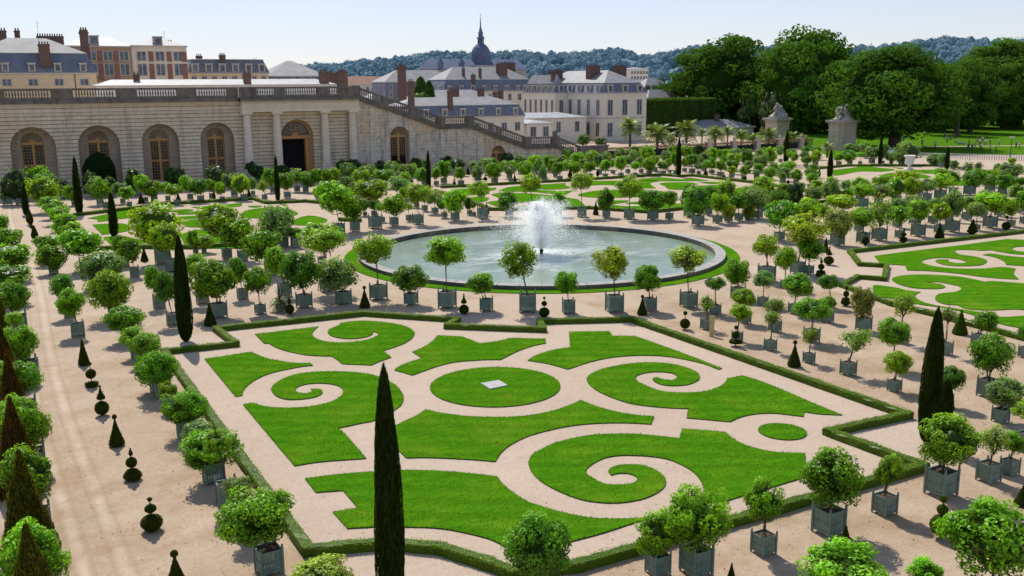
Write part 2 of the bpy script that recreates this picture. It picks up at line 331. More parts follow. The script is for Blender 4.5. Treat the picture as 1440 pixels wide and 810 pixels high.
["rim","o",49.04,48.82,0.64,2.04,1.06,0.89,0.16,1122.2,443.1],
["rim","s",44.37,45.8,0.62,1.77,0.77,0.62,-0.02,1091.1,468.2],
["rim","s",40.92,42.55,0.57,2.03,0.65,0.48,0.08,1087.2,494.7],
["rim","o",44.53,42.74,0.74,2.1,1.04,0.74,-0.02,1143.3,483.3],
["rim","s",40.96,39.42,0.52,1.67,0.62,0.57,0.04,1140.6,512.2],
["rim","o",49.18,45.89,0.62,1.38,0.48,0.46,0.03,1165.6,455.1],
["rim","d",52.75,49.02,0.48,1.85,0.77,0.57,-0.25,1165.0,433.3],
["right","r",49.65,43.21,0.76,1.82,0.71,1.12,-0.18,1212.9,466.6],
["right","s",49.13,39.81,0.68,2.44,0.85,0.89,0.04,1271.5,484.6],
["right","o",44.26,36.21,0.55,2.16,0.92,0.84,-0.12,1257.4,520.5],
["right","y",40.92,33.32,0.54,1.55,0.72,0.63,0.06,1261.9,552.9],
["right","s",41.09,36.61,0.66,2.0,0.98,0.73,0.36,1204.9,530.1],
["right","s",49.3,36.73,0.64,2.37,0.68,0.55,0.02,1334.1,500.6],
["right","o",52.72,37.0,0.66,1.58,0.74,0.67,0.33,1387.9,488.4],
["right","o",44.42,30.36,0.84,2.25,0.97,1.06,0.04,1395.9,561.9],
["right","d",41.16,30.37,0.52,1.47,0.63,0.69,0.21,1338.9,574.4],
["right","g",41.48,27.59,0.59,1.43,0.85,0.71,0.16,1415.2,596.9],
["right","o",52.73,33.93,0.58,1.58,0.44,0.47,-0.11,1442.4,505.1],
["right","o",31.88,23.39,0.93,2.22,1.15,1.0,0.13,1334.0,704.4],
["right","o",25.5,23.13,0.87,2.16,1.01,1.05,0.06,1171.9,759.7],
["right","o",22.4,23.13,0.65,1.92,0.67,0.78,-0.05,1074.7,785.6],
["right","y",28.57,23.28,0.68,1.74,0.53,0.57,0.08,1251.1,729.1],
["right","s",34.69,23.33,0.71,1.76,0.69,0.72,0.11,1398.8,682.8],
["right","o",36.1,23.37,0.57,1.41,0.48,0.48,0.12,1428.1,671.4],
["right","o",26.0,16.91,0.72,2.38,1.21,1.19,-0.29,1393.0,868.0],
["right","T",21.4,18.51,0.75,1.7,1.19,0.77,-0.1,1189.5,890.0],
["right","T",24.04,17.88,0.56,1.2,0.55,0.47,-0.03,1301.0,868.0],
["right","y",39.09,24.63,0.76,1.93,0.69,0.47,-0.05,1448.0,640.0],
["near","d",13.51,23.09,0.69,2.44,1.06,1.06,-0.17,755.0,885.0],
["near","o",18.34,23.76,0.64,1.37,0.68,0.75,-0.11,921.5,814.9],
["near","o",19.47,23.16,0.83,1.98,1.01,1.08,0.0,981.6,817.1],
["vase","g",155.86,133.76,0.47,2.47,0.88,1.31,-0.1,1242.1,230.0],
["vase","g",155.7,131.64,0.49,1.36,0.96,0.63,0.02,1253.9,231.1],
["vase","g",155.3,128.87,0.81,2.5,1.99,1.57,0.9,1277.5,232.8],
["vase","g",159.37,124.41,0.53,1.29,0.94,0.8,-0.42,1306.7,233.6],
["vase","g",157.42,121.71,0.79,1.77,0.65,0.83,0.2,1325.4,235.8],
["vase","g",155.99,117.93,0.54,1.08,0.72,0.54,0.05,1341.4,238.3],
["vase","d",153.74,107.49,0.49,1.04,0.51,0.68,-0.03,1402.5,245.0],
["vase","g",147.29,100.66,0.71,1.59,1.61,1.05,-0.04,1420.6,250.6],
["vase","y",168.82,115.17,0.53,1.25,0.55,0.55,-0.05,1423.3,235.3],
["vase","g",165.79,151.19,0.78,1.85,1.07,0.69,-0.1,1195.5,219.5],
["vase","g",163.97,145.34,0.92,2.23,1.19,0.96,-0.41,1215.3,222.5],
["vase","g",153.81,134.69,0.86,2.28,1.24,1.11,0.15,1228.1,230.4],
["vase","p",156.21,114.74,0.64,2.22,1.07,0.76,-0.13,1363.6,240.1],
["vase","p",159.69,115.6,0.59,1.48,0.81,0.59,0.11,1376.8,238.3],
["vase","p",162.77,127.09,0.55,1.45,0.86,0.72,-0.07,1315.7,231.1],
["vase","p",164.38,126.0,0.49,1.73,0.67,0.62,0.3,1339.3,231.1],
["near","b",7.77,26.07,0.68,1.6,0.95,0.47,-0.15,452.0,890.0]]
TOPS=[["cone_ball",4.09,30.29,1.46,0.82,250.0,838.0],["three_balls",4.09,35.34,1.37,0.8,214.8,750.0],["dome_ball_spindle",4.13,40.63,1.41,0.76,187.5,678.0],["cone_ball",4.05,45.14,1.49,0.71,165.0,629.0],["ball_cone",3.95,49.91,1.55,0.7,144.6,586.0],["disc_ball",3.99,55.28,1.43,0.69,129.6,545.0],["cone",4.02,59.91,1.62,0.66,118.5,515.0],["spindle",4.29,125.78,1.96,0.64,43.7,317.7],["ball_small",4.24,122.83,0.59,0.43,44.9,322.1],["spindle",4.1,113.09,1.65,0.73,49.6,338.9],["cone",12.48,65.97,1.57,0.86,296.0,459.1],["ball_spindle",18.07,66.37,1.27,0.69,407.8,443.6],["cone_ball",23.47,65.79,1.62,0.83,513.3,433.8],["ball_cone",28.81,60.22,1.51,0.71,652.7,443.3],["three_balls",33.29,56.67,1.55,0.75,765.3,447.3],["cone_ball",39.61,53.87,1.42,0.75,902.9,443.8],["two_balls",39.6,49.1,1.29,0.69,963.1,464.4],["disc_tier",39.66,44.24,1.4,0.78,1034.0,488.4],["cone_ball",39.65,39.26,1.54,0.79,1116.4,516.9],["spindle_ball",74.83,65.62,1.59,0.69,1216.4,349.4],["ball_cone",65.11,61.01,1.63,0.91,1165.1,373.2],["tier",60.11,57.1,1.63,0.89,1153.9,391.7],["cone",69.7,65.8,1.46,0.63,1160.6,355.4],["tier",54.0,48.76,1.54,0.72,1189.0,431.0],["tier",80.57,65.9,1.48,0.84,1270.1,342.0],["cone",86.25,66.12,1.52,0.99,1320.9,335.3],["conifer",91.07,65.88,1.68,1.14,1366.9,330.6],["two_balls",96.65,65.89,1.68,0.93,1414.3,324.7],["tier",66.3,141.37,1.2,0.61,639.0,260.3],["ball_spindle",73.16,143.88,1.27,0.66,682.5,255.3],["cone",76.88,140.53,1.33,0.73,723.7,256.0],["cone",76.13,156.55,1.44,0.83,658.1,245.6],["ball_cone",53.94,105.82,1.69,0.7,684.4,303.7],["cone",65.8,99.49,1.69,0.75,837.8,302.6],["spindle",87.79,140.73,1.62,0.72,801.9,251.0],["spindle",93.48,140.89,1.36,0.62,840.4,248.5],["cone",108.53,130.35,1.48,1.01,991.9,249.3],["ball_spindle",109.11,126.31,1.18,0.57,1017.7,251.6],["two_balls",109.66,121.81,1.32,0.73,1047.0,254.6],["two_balls",110.58,112.89,1.5,0.46,1108.1,260.8],["spindle",124.28,119.74,1.55,0.53,1151.9,249.6],["cone",18.83,142.13,1.49,0.96,199.0,286.2],["cone",23.49,140.51,1.38,0.85,251.1,284.9],["spindle",28.36,140.43,1.45,0.45,301.5,281.8],["cone",33.24,140.29,1.55,0.73,350.5,279.0],["cone",14.25,146.57,0.78,0.5,143.7,284.4],["spindle",4.21,126.9,1.68,0.74,42.0,316.2],["cone",12.33,94.23,1.39,0.73,203.6,367.9],["three_balls_green",28.65,20.88,1.65,0.79,1321.5,760.6],["cone",24.95,21.85,0.95,0.58,1187.5,777.6],["cone",20.06,22.1,0.69,0.33,1028.1,820.8],["cone",33.74,21.16,0.91,0.67,1438.1,713.4],["cone_green",54.09,39.35,1.62,0.97,1349.5,471.4]]
CYP=[[9.53,25.34,8.05,0.99,552,880],[10.25,62.49,6.79,1.13,262,482],[36.11,27.42,6.24,1.08,1303,626],[39.62,29.23,2.43,0.82,1328,590],[123.19,116.37,4.88,1.18,1166.5,252.5],[138.96,142.77,6.61,1.26,1105,231],[104.9,133.1,6.74,1.16,954,249],[59.94,137.09,6.05,0.87,603,267],[35.67,133.91,6.46,0.89,391,284],[10.22,133.83,7.31,1.26,112,302],[11.72,111.41,4.86,1.15,161,334],[150.75,130.08,5.9,0.95,1237,233.5],[154.11,117.87,4.21,1.03,1331,239],[4.25,136.58,3.92,0.99,37,303]]
YEW=[[0.01,28.91,3.91,1.71,58,925],[0.07,34.66,4.14,1.73,46,803],[-0.02,41.31,4.1,1.69,30,702],[0.09,48.54,4.2,1.51,24,620],[-0.14,56.34,4.0,1.58,9,556],[-0.07,68.27,3.53,1.36,3,483]]
L_NEAR=[[[14.52,61.99],[18.74,61.88],[18.56,61.62],[18.39,61.36],[18.22,61.1],[18.06,60.83],[17.92,60.55],[17.8,60.24],[17.71,59.91],[17.65,59.54],[17.63,59.19],[17.65,58.83],[17.72,58.49],[17.83,58.17],[17.96,57.9],[18.13,57.65],[18.32,57.45],[18.53,57.28],[18.77,57.15],[19.01,57.05],[19.24,56.98],[19.46,56.94],[19.7,56.92],[19.96,56.92],[20.22,56.95],[20.47,57.01],[20.68,57.1],[20.86,57.22],[21.03,57.36],[21.21,57.52],[21.37,57.7],[21.5,57.88],[21.56,58.06],[21.59,58.23],[21.58,58.39],[21.53,58.58],[21.45,58.76],[21.35,58.52],[21.26,58.29],[21.14,58.08],[20.99,57.92],[20.81,57.79],[20.62,57.69],[20.4,57.63],[20.17,57.61],[19.95,57.62],[19.75,57.66],[19.57,57.74],[19.39,57.85],[19.23,58.01],[19.08,58.2],[18.95,58.42],[18.84,58.68],[18.75,58.97],[18.7,59.26],[18.71,59.55],[18.75,59.84],[18.83,60.12],[18.93,60.39],[19.07,60.64],[19.23,60.86],[19.42,61.05],[19.64,61.21],[19.83,61.35],[20.03,61.5],[20.2,61.64],[20.27,62.0],[20.47,62.07],[20.66,62.13],[20.89,62.16],[21.18,62.15],[21.51,62.1],[21.85,61.97],[22.2,61.71],[22.55,61.37],[22.87,61.02],[23.12,60.69],[23.33,60.37],[23.51,60.03],[23.67,59.68],[23.79,59.31],[23.87,58.92],[23.89,58.47],[23.87,58.0],[23.82,57.58],[23.75,57.26],[23.66,56.99],[23.53,56.71],[23.34,56.38],[23.12,56.04],[22.87,55.72],[22.59,55.42],[22.29,55.14],[21.99,54.9],[21.71,54.72],[21.44,54.57],[21.17,54.43],[20.89,54.3],[20.62,54.17],[20.34,54.04],[20.22,52.42],[19.94,52.29],[19.67,52.15],[19.4,52.0],[19.14,51.83],[18.88,51.65],[18.62,51.47],[18.39,51.65],[18.17,51.83],[17.94,52.01],[17.71,52.19],[17.46,52.38],[17.22,52.57],[17.24,52.94],[17.25,53.31],[17.25,53.65],[17.24,53.95],[17.21,54.21],[17.18,54.48],[17.01,54.58],[16.84,54.68],[16.66,54.82],[16.43,55.0],[16.19,55.21],[15.97,55.45],[15.79,55.73],[15.62,56.03],[15.46,56.35],[15.3,56.65],[15.16,56.97],[15.04,57.28],[14.95,57.6],[14.87,57.93],[14.81,58.25],[14.76,58.59],[14.72,58.93],[14.69,59.27],[14.43,59.42]],[[10.43,57.64],[13.24,57.82],[13.28,57.53],[13.33,57.23],[13.4,56.93],[13.49,56.6],[13.59,56.27],[13.72,55.95],[13.85,55.66],[14.0,55.39],[14.15,55.12],[14.33,54.84],[14.51,54.56],[14.68,54.32],[14.84,54.15],[14.98,54.02],[15.13,53.92],[15.29,53.83],[15.46,53.77],[15.63,53.7],[15.66,53.13],[15.42,53.15],[15.17,53.18],[14.92,53.19],[14.66,53.17],[14.41,53.13],[14.15,53.08],[13.86,53.03],[13.55,52.96],[13.27,52.87],[13.01,52.75],[12.77,52.6],[12.53,52.43],[12.28,52.21],[12.04,51.97],[11.82,51.72],[11.63,51.47],[11.45,51.22],[11.3,50.97],[11.16,50.73],[11.04,50.48],[10.94,50.24],[10.85,50.0],[10.79,49.76],[10.72,49.53],[10.38,49.55]],[[10.41,48.01],[10.59,48.07],[10.76,48.09],[10.88,48.02],[10.99,47.92],[11.05,47.73],[11.11,47.55],[11.19,47.38],[11.3,47.2],[11.44,47.03],[11.59,46.87],[11.77,46.72],[11.96,46.59],[12.15,46.47],[12.33,46.37],[12.5,46.28],[12.68,46.2],[12.89,46.13],[13.11,46.08],[13.32,46.05],[13.51,46.04],[13.69,46.05],[13.88,46.08],[14.08,46.11],[14.28,46.16],[14.49,46.24],[14.69,46.36],[14.88,46.52],[15.06,46.69],[15.23,46.89],[15.37,47.11],[15.49,47.33],[15.58,47.55],[15.65,47.78],[15.69,48.0],[15.7,48.21],[15.7,48.42],[15.67,48.61],[15.6,48.84],[15.48,49.04],[15.38,49.19],[15.25,49.34],[15.11,49.48],[14.95,49.58],[14.77,49.68],[14.6,49.74],[14.42,49.77],[14.25,49.78],[14.09,49.76],[13.88,49.67],[13.69,49.53],[13.58,49.4],[13.49,49.24],[13.42,49.08],[13.39,48.84],[13.42,48.61],[13.52,48.42],[13.65,48.28],[13.78,48.22],[13.92,48.23],[14.06,48.31],[14.18,48.44],[14.2,48.61],[14.2,48.79],[14.32,48.78],[14.43,48.74],[14.55,48.61],[14.63,48.44],[14.63,48.22],[14.58,48.0],[14.51,47.82],[14.38,47.66],[14.24,47.54],[14.06,47.43],[13.86,47.35],[13.62,47.34],[13.36,47.37],[13.11,47.43],[12.9,47.52],[12.69,47.65],[12.53,47.81],[12.41,48.04],[12.32,48.31],[12.26,48.61],[12.25,48.95],[12.26,49.31],[12.29,49.62],[12.32,49.83],[12.38,49.98],[12.45,50.16],[12.57,50.37],[12.71,50.6],[12.86,50.81],[13.01,51.0],[13.18,51.18],[13.37,51.35],[13.62,51.53],[13.9,51.7],[14.18,51.83],[14.44,51.89],[14.69,51.9],[14.95,51.88],[15.23,51.83],[15.51,51.75],[15.8,51.63],[16.1,51.47],[16.41,51.28],[16.7,51.09],[16.96,50.89],[17.2,50.69],[17.42,50.47],[17.63,50.22],[17.82,49.95],[17.98,49.65],[18.1,49.31],[18.19,48.93],[18.26,48.56],[18.33,48.21],[18.37,47.87],[18.39,47.52],[18.39,47.15],[18.36,46.76],[18.31,46.37],[18.24,45.96],[18.14,45.54],[18.02,45.14],[17.86,44.76],[17.68,44.4],[17.5,44.09],[17.31,43.85],[17.11,43.65],[16.93,43.48],[16.76,43.34],[16.59,43.21],[16.42,43.09],[16.23,42.95],[16.04,42.81],[15.85,42.68],[15.68,42.58],[15.52,42.49],[15.34,42.43],[15.13,42.41],[14.9,42.41],[14.67,42.41],[14.43,42.38],[14.19,42.34],[13.97,42.32],[13.73,42.32],[13.52,42.33],[13.53,42.05],[13.55,41.76],[13.54,41.25],[13.5,40.34],[13.43,39.2],[13.37,38.06],[13.29,38.07],[13.12,38.12],[12.81,38.23],[12.42,38.37],[12.05,38.5],[11.76,38.58],[11.5,38.65],[11.24,38.7],[10.96,38.73],[10.67,38.74],[10.39,38.76]],[[24.76,55.76],[25.96,54.71],[26.01,54.44],[26.06,54.17],[26.1,53.85],[26.14,53.47],[26.18,53.04],[26.21,52.6],[26.55,52.58],[26.9,52.55],[27.23,52.54],[27.56,52.56],[27.88,52.61],[28.2,52.65],[28.26,52.79],[28.42,52.84],[28.67,52.69],[29.0,52.46],[29.34,52.22],[29.67,52.0],[30.01,51.77],[30.35,51.55],[29.85,50.6],[29.56,50.57],[29.26,50.55],[28.93,50.48],[28.52,50.35],[28.07,50.17],[27.63,49.97],[27.23,49.75],[26.85,49.51],[26.5,49.29],[26.19,49.09],[25.92,48.91],[25.65,48.73],[25.41,48.87],[25.18,49.01],[24.93,49.14],[24.68,49.24],[24.42,49.32],[24.13,49.4],[23.8,49.49],[23.45,49.58],[23.1,49.62],[22.77,49.6],[22.45,49.53],[22.11,49.44],[21.75,49.31],[21.38,49.15],[21.01,48.98],[20.65,48.8],[20.28,48.63],[19.91,48.45],[19.41,49.89],[19.64,50.13],[19.88,50.37],[20.12,50.58],[20.36,50.73],[20.61,50.85],[20.88,50.97],[21.16,51.09],[21.45,51.22],[21.75,51.35],[21.79,52.91],[22.13,53.12],[22.46,53.32],[22.81,53.57],[23.19,53.9],[23.58,54.28],[23.93,54.66],[24.23,55.02],[24.5,55.39]],[[32.63,52.31],[34.94,51.08],[34.47,50.03],[35.7,49.24],[35.74,47.57],[35.79,45.9],[35.81,44.39],[35.81,43.12],[35.78,42.01],[35.76,40.9],[35.44,40.87],[35.45,41.3],[35.47,41.74],[35.44,42.18],[35.35,42.61],[35.22,43.04],[35.07,43.45],[34.9,43.83],[34.72,44.18],[34.49,44.51],[34.22,44.8],[33.9,45.06],[33.56,45.28],[33.19,45.47],[32.8,45.63],[32.4,45.75],[31.99,45.83],[31.57,45.88],[31.14,45.89],[30.68,45.85],[30.22,45.77],[29.78,45.68],[29.38,45.56],[29.0,45.43],[28.68,45.31],[28.44,45.24],[28.24,45.18],[28.05,45.13],[27.94,45.6],[27.82,46.08],[27.7,46.5],[27.55,46.84],[27.39,47.12],[27.24,47.36],[27.13,47.53],[27.04,47.66],[26.95,47.79],[27.2,47.99],[27.45,48.2],[27.73,48.39],[28.05,48.56],[28.4,48.71],[28.76,48.84],[29.11,48.94],[29.46,49.02],[29.79,49.06],[30.08,49.06],[30.36,49.03],[30.63,49.0]],[[28.21,43.29],[27.97,42.99],[27.79,42.65],[27.64,42.3],[27.52,41.94],[27.43,41.57],[27.36,41.18],[27.33,40.79],[27.33,40.39],[27.35,39.97],[27.4,39.51],[27.48,39.03],[27.59,38.61],[27.74,38.28],[27.92,38.0],[28.13,37.73],[28.37,37.45],[28.64,37.18],[28.9,36.93],[29.17,36.72],[29.44,36.53],[29.7,36.34],[28.76,35.32],[30.22,33.85],[30.49,33.94],[30.76,34.04],[31.04,34.1],[31.34,34.14],[31.65,34.14],[31.95,34.11],[32.25,34.05],[32.54,33.94],[32.8,33.82],[33.0,33.66],[33.17,33.47],[33.32,33.28],[33.48,33.08],[33.64,32.88],[33.79,32.67],[34.34,33.16],[34.49,32.93],[34.64,32.7],[34.83,32.48],[35.07,32.28],[35.34,32.09],[35.61,31.9],[35.62,32.15],[35.63,32.41],[35.64,32.74],[35.66,33.2],[35.69,33.73],[35.73,34.32],[35.79,34.96],[35.86,35.65],[35.92,36.31],[35.95,36.92],[35.97,37.5],[35.97,38.03],[35.93,38.49],[35.86,38.9],[35.8,39.3],[34.69,39.26],[34.57,39.12],[34.45,38.98],[34.27,38.84],[34.01,38.67],[33.68,38.48],[33.35,38.33],[33.0,38.23],[32.65,38.15],[32.31,38.12],[31.99,38.14],[31.69,38.22],[31.42,38.32],[31.16,38.44],[30.93,38.59],[30.71,38.75],[30.52,38.92],[30.36,39.11],[30.23,39.33],[30.15,39.61],[30.11,39.94],[30.09,40.26],[30.09,40.58],[30.1,40.9],[30.14,41.19],[30.2,41.45],[30.28,41.68],[30.4,41.88],[30.58,42.05],[30.81,42.19],[31.04,42.29],[31.3,42.35],[31.58,42.36],[31.83,42.33],[32.06,42.25],[32.27,42.12],[32.45,41.98],[32.58,41.82],[32.68,41.66],[32.72,41.47],[32.7,41.26],[32.62,41.03],[32.51,40.84],[32.35,40.69],[32.17,40.58],[31.99,40.53],[31.84,40.59],[31.7,40.71],[31.6,40.86],[31.55,41.02],[31.54,41.21],[31.52,41.4],[31.31,41.34],[31.12,41.23],[31.04,41.1],[30.97,40.93],[30.93,40.75],[30.9,40.55],[30.91,40.34],[30.95,40.15],[31.04,39.98],[31.17,39.83],[31.35,39.7],[31.58,39.59],[31.85,39.51],[32.13,39.48],[32.42,39.52],[32.72,39.62],[32.99,39.73],[33.2,39.86],[33.37,40.0],[33.54,40.18],[33.72,40.43],[33.89,40.72],[34.02,41.01],[34.1,41.28],[34.13,41.55],[34.13,41.83],[34.1,42.14],[34.04,42.47],[33.95,42.77],[33.83,43.03],[33.67,43.27],[33.48,43.48],[33.27,43.68],[33.02,43.86],[32.74,44.02],[32.43,44.14],[32.09,44.24],[31.72,44.31],[31.32,44.33],[30.9,44.31],[30.49,44.28],[30.1,44.23],[29.72,44.16],[29.35,44.03],[28.95,43.83],[28.55,43.58]],[[18.23,42.72],[18.34,42.47],[18.46,42.23],[18.62,41.95],[18.86,41.63],[19.14,41.27],[19.44,40.95],[19.74,40.68],[20.05,40.44],[20.37,40.21],[20.7,40.01],[21.03,39.82],[21.39,39.66],[21.76,39.53],[22.16,39.43],[22.55,39.37],[22.96,39.36],[23.38,39.38],[23.77,39.43],[24.12,39.5],[24.45,39.59],[24.77,39.7],[25.09,39.82],[25.41,39.96],[25.73,40.1],[25.77,39.76],[25.81,39.42],[25.88,39.07],[25.97,38.68],[26.09,38.28],[26.23,37.9],[26.4,37.56],[26.59,37.25],[26.8,36.96],[27.02,36.7],[27.26,36.47],[27.5,36.25],[26.73,35.45],[26.42,35.7],[26.11,35.95],[25.79,36.18],[25.44,36.39],[25.08,36.58],[24.71,36.74],[24.32,36.89],[23.92,37.01],[23.51,37.1],[23.09,37.15],[22.66,37.16],[22.22,37.14],[21.75,37.1],[21.27,37.04],[20.82,36.93],[20.38,36.77],[19.97,36.57],[19.6,36.36],[19.29,36.16],[19.03,35.95],[18.78,35.73],[18.54,35.48],[18.32,35.22],[18.1,34.96],[17.85,35.19],[17.6,35.42],[17.33,35.64],[17.06,35.86],[16.78,36.07],[16.5,36.28],[16.21,36.49],[15.92,36.69],[15.64,36.87],[15.39,37.01],[15.15,37.12],[14.92,37.23],[14.92,37.74],[14.93,38.24],[14.93,38.78],[14.91,39.36],[14.88,39.98],[14.85,40.59],[15.48,40.96],[16.11,41.33],[16.63,41.63],[16.96,41.81],[17.17,41.92],[17.39,42.06],[17.67,42.26],[17.95,42.49]],[[26.73,33.28],[26.5,33.53],[26.27,33.77],[26.03,34.02],[25.78,34.28],[25.51,34.55],[25.24,34.78],[24.97,34.96],[24.69,35.11],[24.41,35.25],[24.15,35.38],[23.88,35.5],[23.59,35.59],[23.28,35.65],[22.95,35.67],[22.61,35.68],[22.26,35.67],[21.89,35.65],[21.54,35.6],[21.21,35.5],[20.89,35.37],[20.59,35.24],[20.34,35.14],[20.11,35.03],[19.9,34.88],[19.68,34.68],[19.48,34.43],[19.3,34.18],[19.17,33.93],[19.06,33.66],[18.96,33.38],[18.87,33.05],[18.8,32.69],[18.75,32.35],[18.74,32.03],[18.76,31.73],[18.8,31.41],[18.85,31.08],[18.92,30.74],[19.0,30.42],[19.11,30.13],[19.22,29.86],[19.37,29.62],[19.57,29.4],[19.79,29.2],[20.02,29.04],[20.25,28.92],[20.48,28.83],[20.73,28.77],[20.99,28.74],[21.26,28.72],[21.53,28.74],[21.81,28.8],[22.08,28.88],[22.33,28.98],[22.55,29.09],[22.75,29.22],[22.93,29.36],[23.08,29.52],[23.21,29.69],[23.32,29.87],[23.4,30.05],[23.46,30.24],[23.5,30.43],[23.53,30.62],[23.53,30.81],[23.52,31.0],[23.48,31.19],[23.43,31.37],[23.34,31.54],[23.2,31.68],[23.02,31.8],[22.85,31.89],[22.69,31.96],[22.52,32.0],[22.36,32.01],[22.14,31.97],[21.95,31.88],[21.81,31.77],[21.7,31.63],[21.65,31.46],[21.61,31.27],[21.78,31.3],[21.95,31.3],[22.14,31.23],[22.3,31.11],[22.39,30.92],[22.42,30.71],[22.38,30.54],[22.29,30.39],[22.15,30.25],[21.98,30.16],[21.78,30.16],[21.58,30.2],[21.41,30.27],[21.23,30.37],[21.09,30.46],[20.95,30.57],[20.85,30.71],[20.8,30.89],[20.78,31.1],[20.78,31.3],[20.77,31.5],[20.76,31.69],[20.79,31.86],[20.84,32.02],[20.92,32.17],[21.04,32.3],[21.19,32.44],[21.38,32.56],[21.6,32.68],[21.84,32.8],[22.1,32.9],[22.36,32.97],[22.6,32.99],[22.84,32.97],[23.07,32.92],[23.28,32.85],[23.49,32.74],[23.69,32.61],[23.93,32.44],[24.17,32.24],[24.37,32.04],[24.53,31.84],[24.66,31.63],[24.75,31.41],[24.8,31.16],[24.83,30.9],[24.84,30.65],[24.84,30.42],[24.83,30.2],[24.8,29.98],[24.76,29.76],[24.69,29.55],[24.61,29.33],[24.51,29.11],[24.41,28.9],[24.28,28.68],[24.17,28.49],[24.04,28.3],[23.82,28.05],[23.48,27.7],[23.05,27.29],[22.63,26.87],[23.39,26.93],[24.15,26.99],[24.87,27.04],[25.56,27.07],[26.22,27.09],[26.76,27.11],[27.08,27.13],[27.27,27.14],[27.48,27.15],[27.78,27.16],[28.1,27.17],[28.42,27.18],[28.74,27.48],[29.05,27.78],[29.37,28.09],[29.69,28.43],[30.02,28.78],[30.35,29.12],[30.0,29.37],[29.65,29.61],[29.36,29.85],[29.16,30.09],[29.03,30.33],[28.92,30.58],[28.83,30.85],[28.77,31.13],[28.74,31.41],[28.76,31.7],[28.82,31.99],[28.88,32.25],[28.93,32.47],[29.0,32.66],[29.06,32.85],[28.87,33.06],[28.68,33.26],[28.46,33.48],[28.2,33.71],[27.91,33.96],[27.62,34.2]],[[10.38,37.2],[10.72,37.14],[11.07,37.09],[11.4,37.02],[11.73,36.95],[12.05,36.86],[12.35,36.77],[12.65,36.68],[12.93,36.57],[13.22,36.46],[13.51,36.36],[13.81,36.25],[14.14,36.1],[14.53,35.88],[14.94,35.63],[15.34,35.36],[15.71,35.09],[16.06,34.8],[16.4,34.49],[16.74,34.17],[17.07,33.83],[17.4,33.49],[17.36,33.31],[17.32,33.12],[17.28,32.9],[17.25,32.62],[17.22,32.3],[17.21,31.95],[17.22,31.56],[17.24,31.14],[17.28,30.8],[17.32,30.59],[17.38,30.46],[17.47,30.27],[17.62,29.94],[17.8,29.55],[18.0,29.18],[18.2,28.88],[18.41,28.6],[18.64,28.34],[18.89,28.13],[19.14,27.95],[19.44,27.77],[19.79,27.59],[20.18,27.42],[20.57,27.24],[19.83,27.17],[19.09,27.1],[18.42,27.04],[17.87,27.03],[17.39,27.03],[16.87,27.04],[16.26,27.05],[15.61,27.06],[14.95,27.07],[14.84,27.57],[14.72,28.07],[14.61,28.47],[14.53,28.69],[14.46,28.81],[14.36,28.97],[14.2,29.22],[14.0,29.51],[13.8,29.78],[13.6,30.02],[13.38,30.24],[13.15,30.44],[12.91,30.62],[12.65,30.78],[12.36,30.96],[12.02,31.16],[11.65,31.37],[11.3,31.56],[10.98,31.69],[10.69,31.81],[10.39,31.92],[10.36,33.55],[11.32,33.41],[11.36,35.28],[10.35,35.64]]]
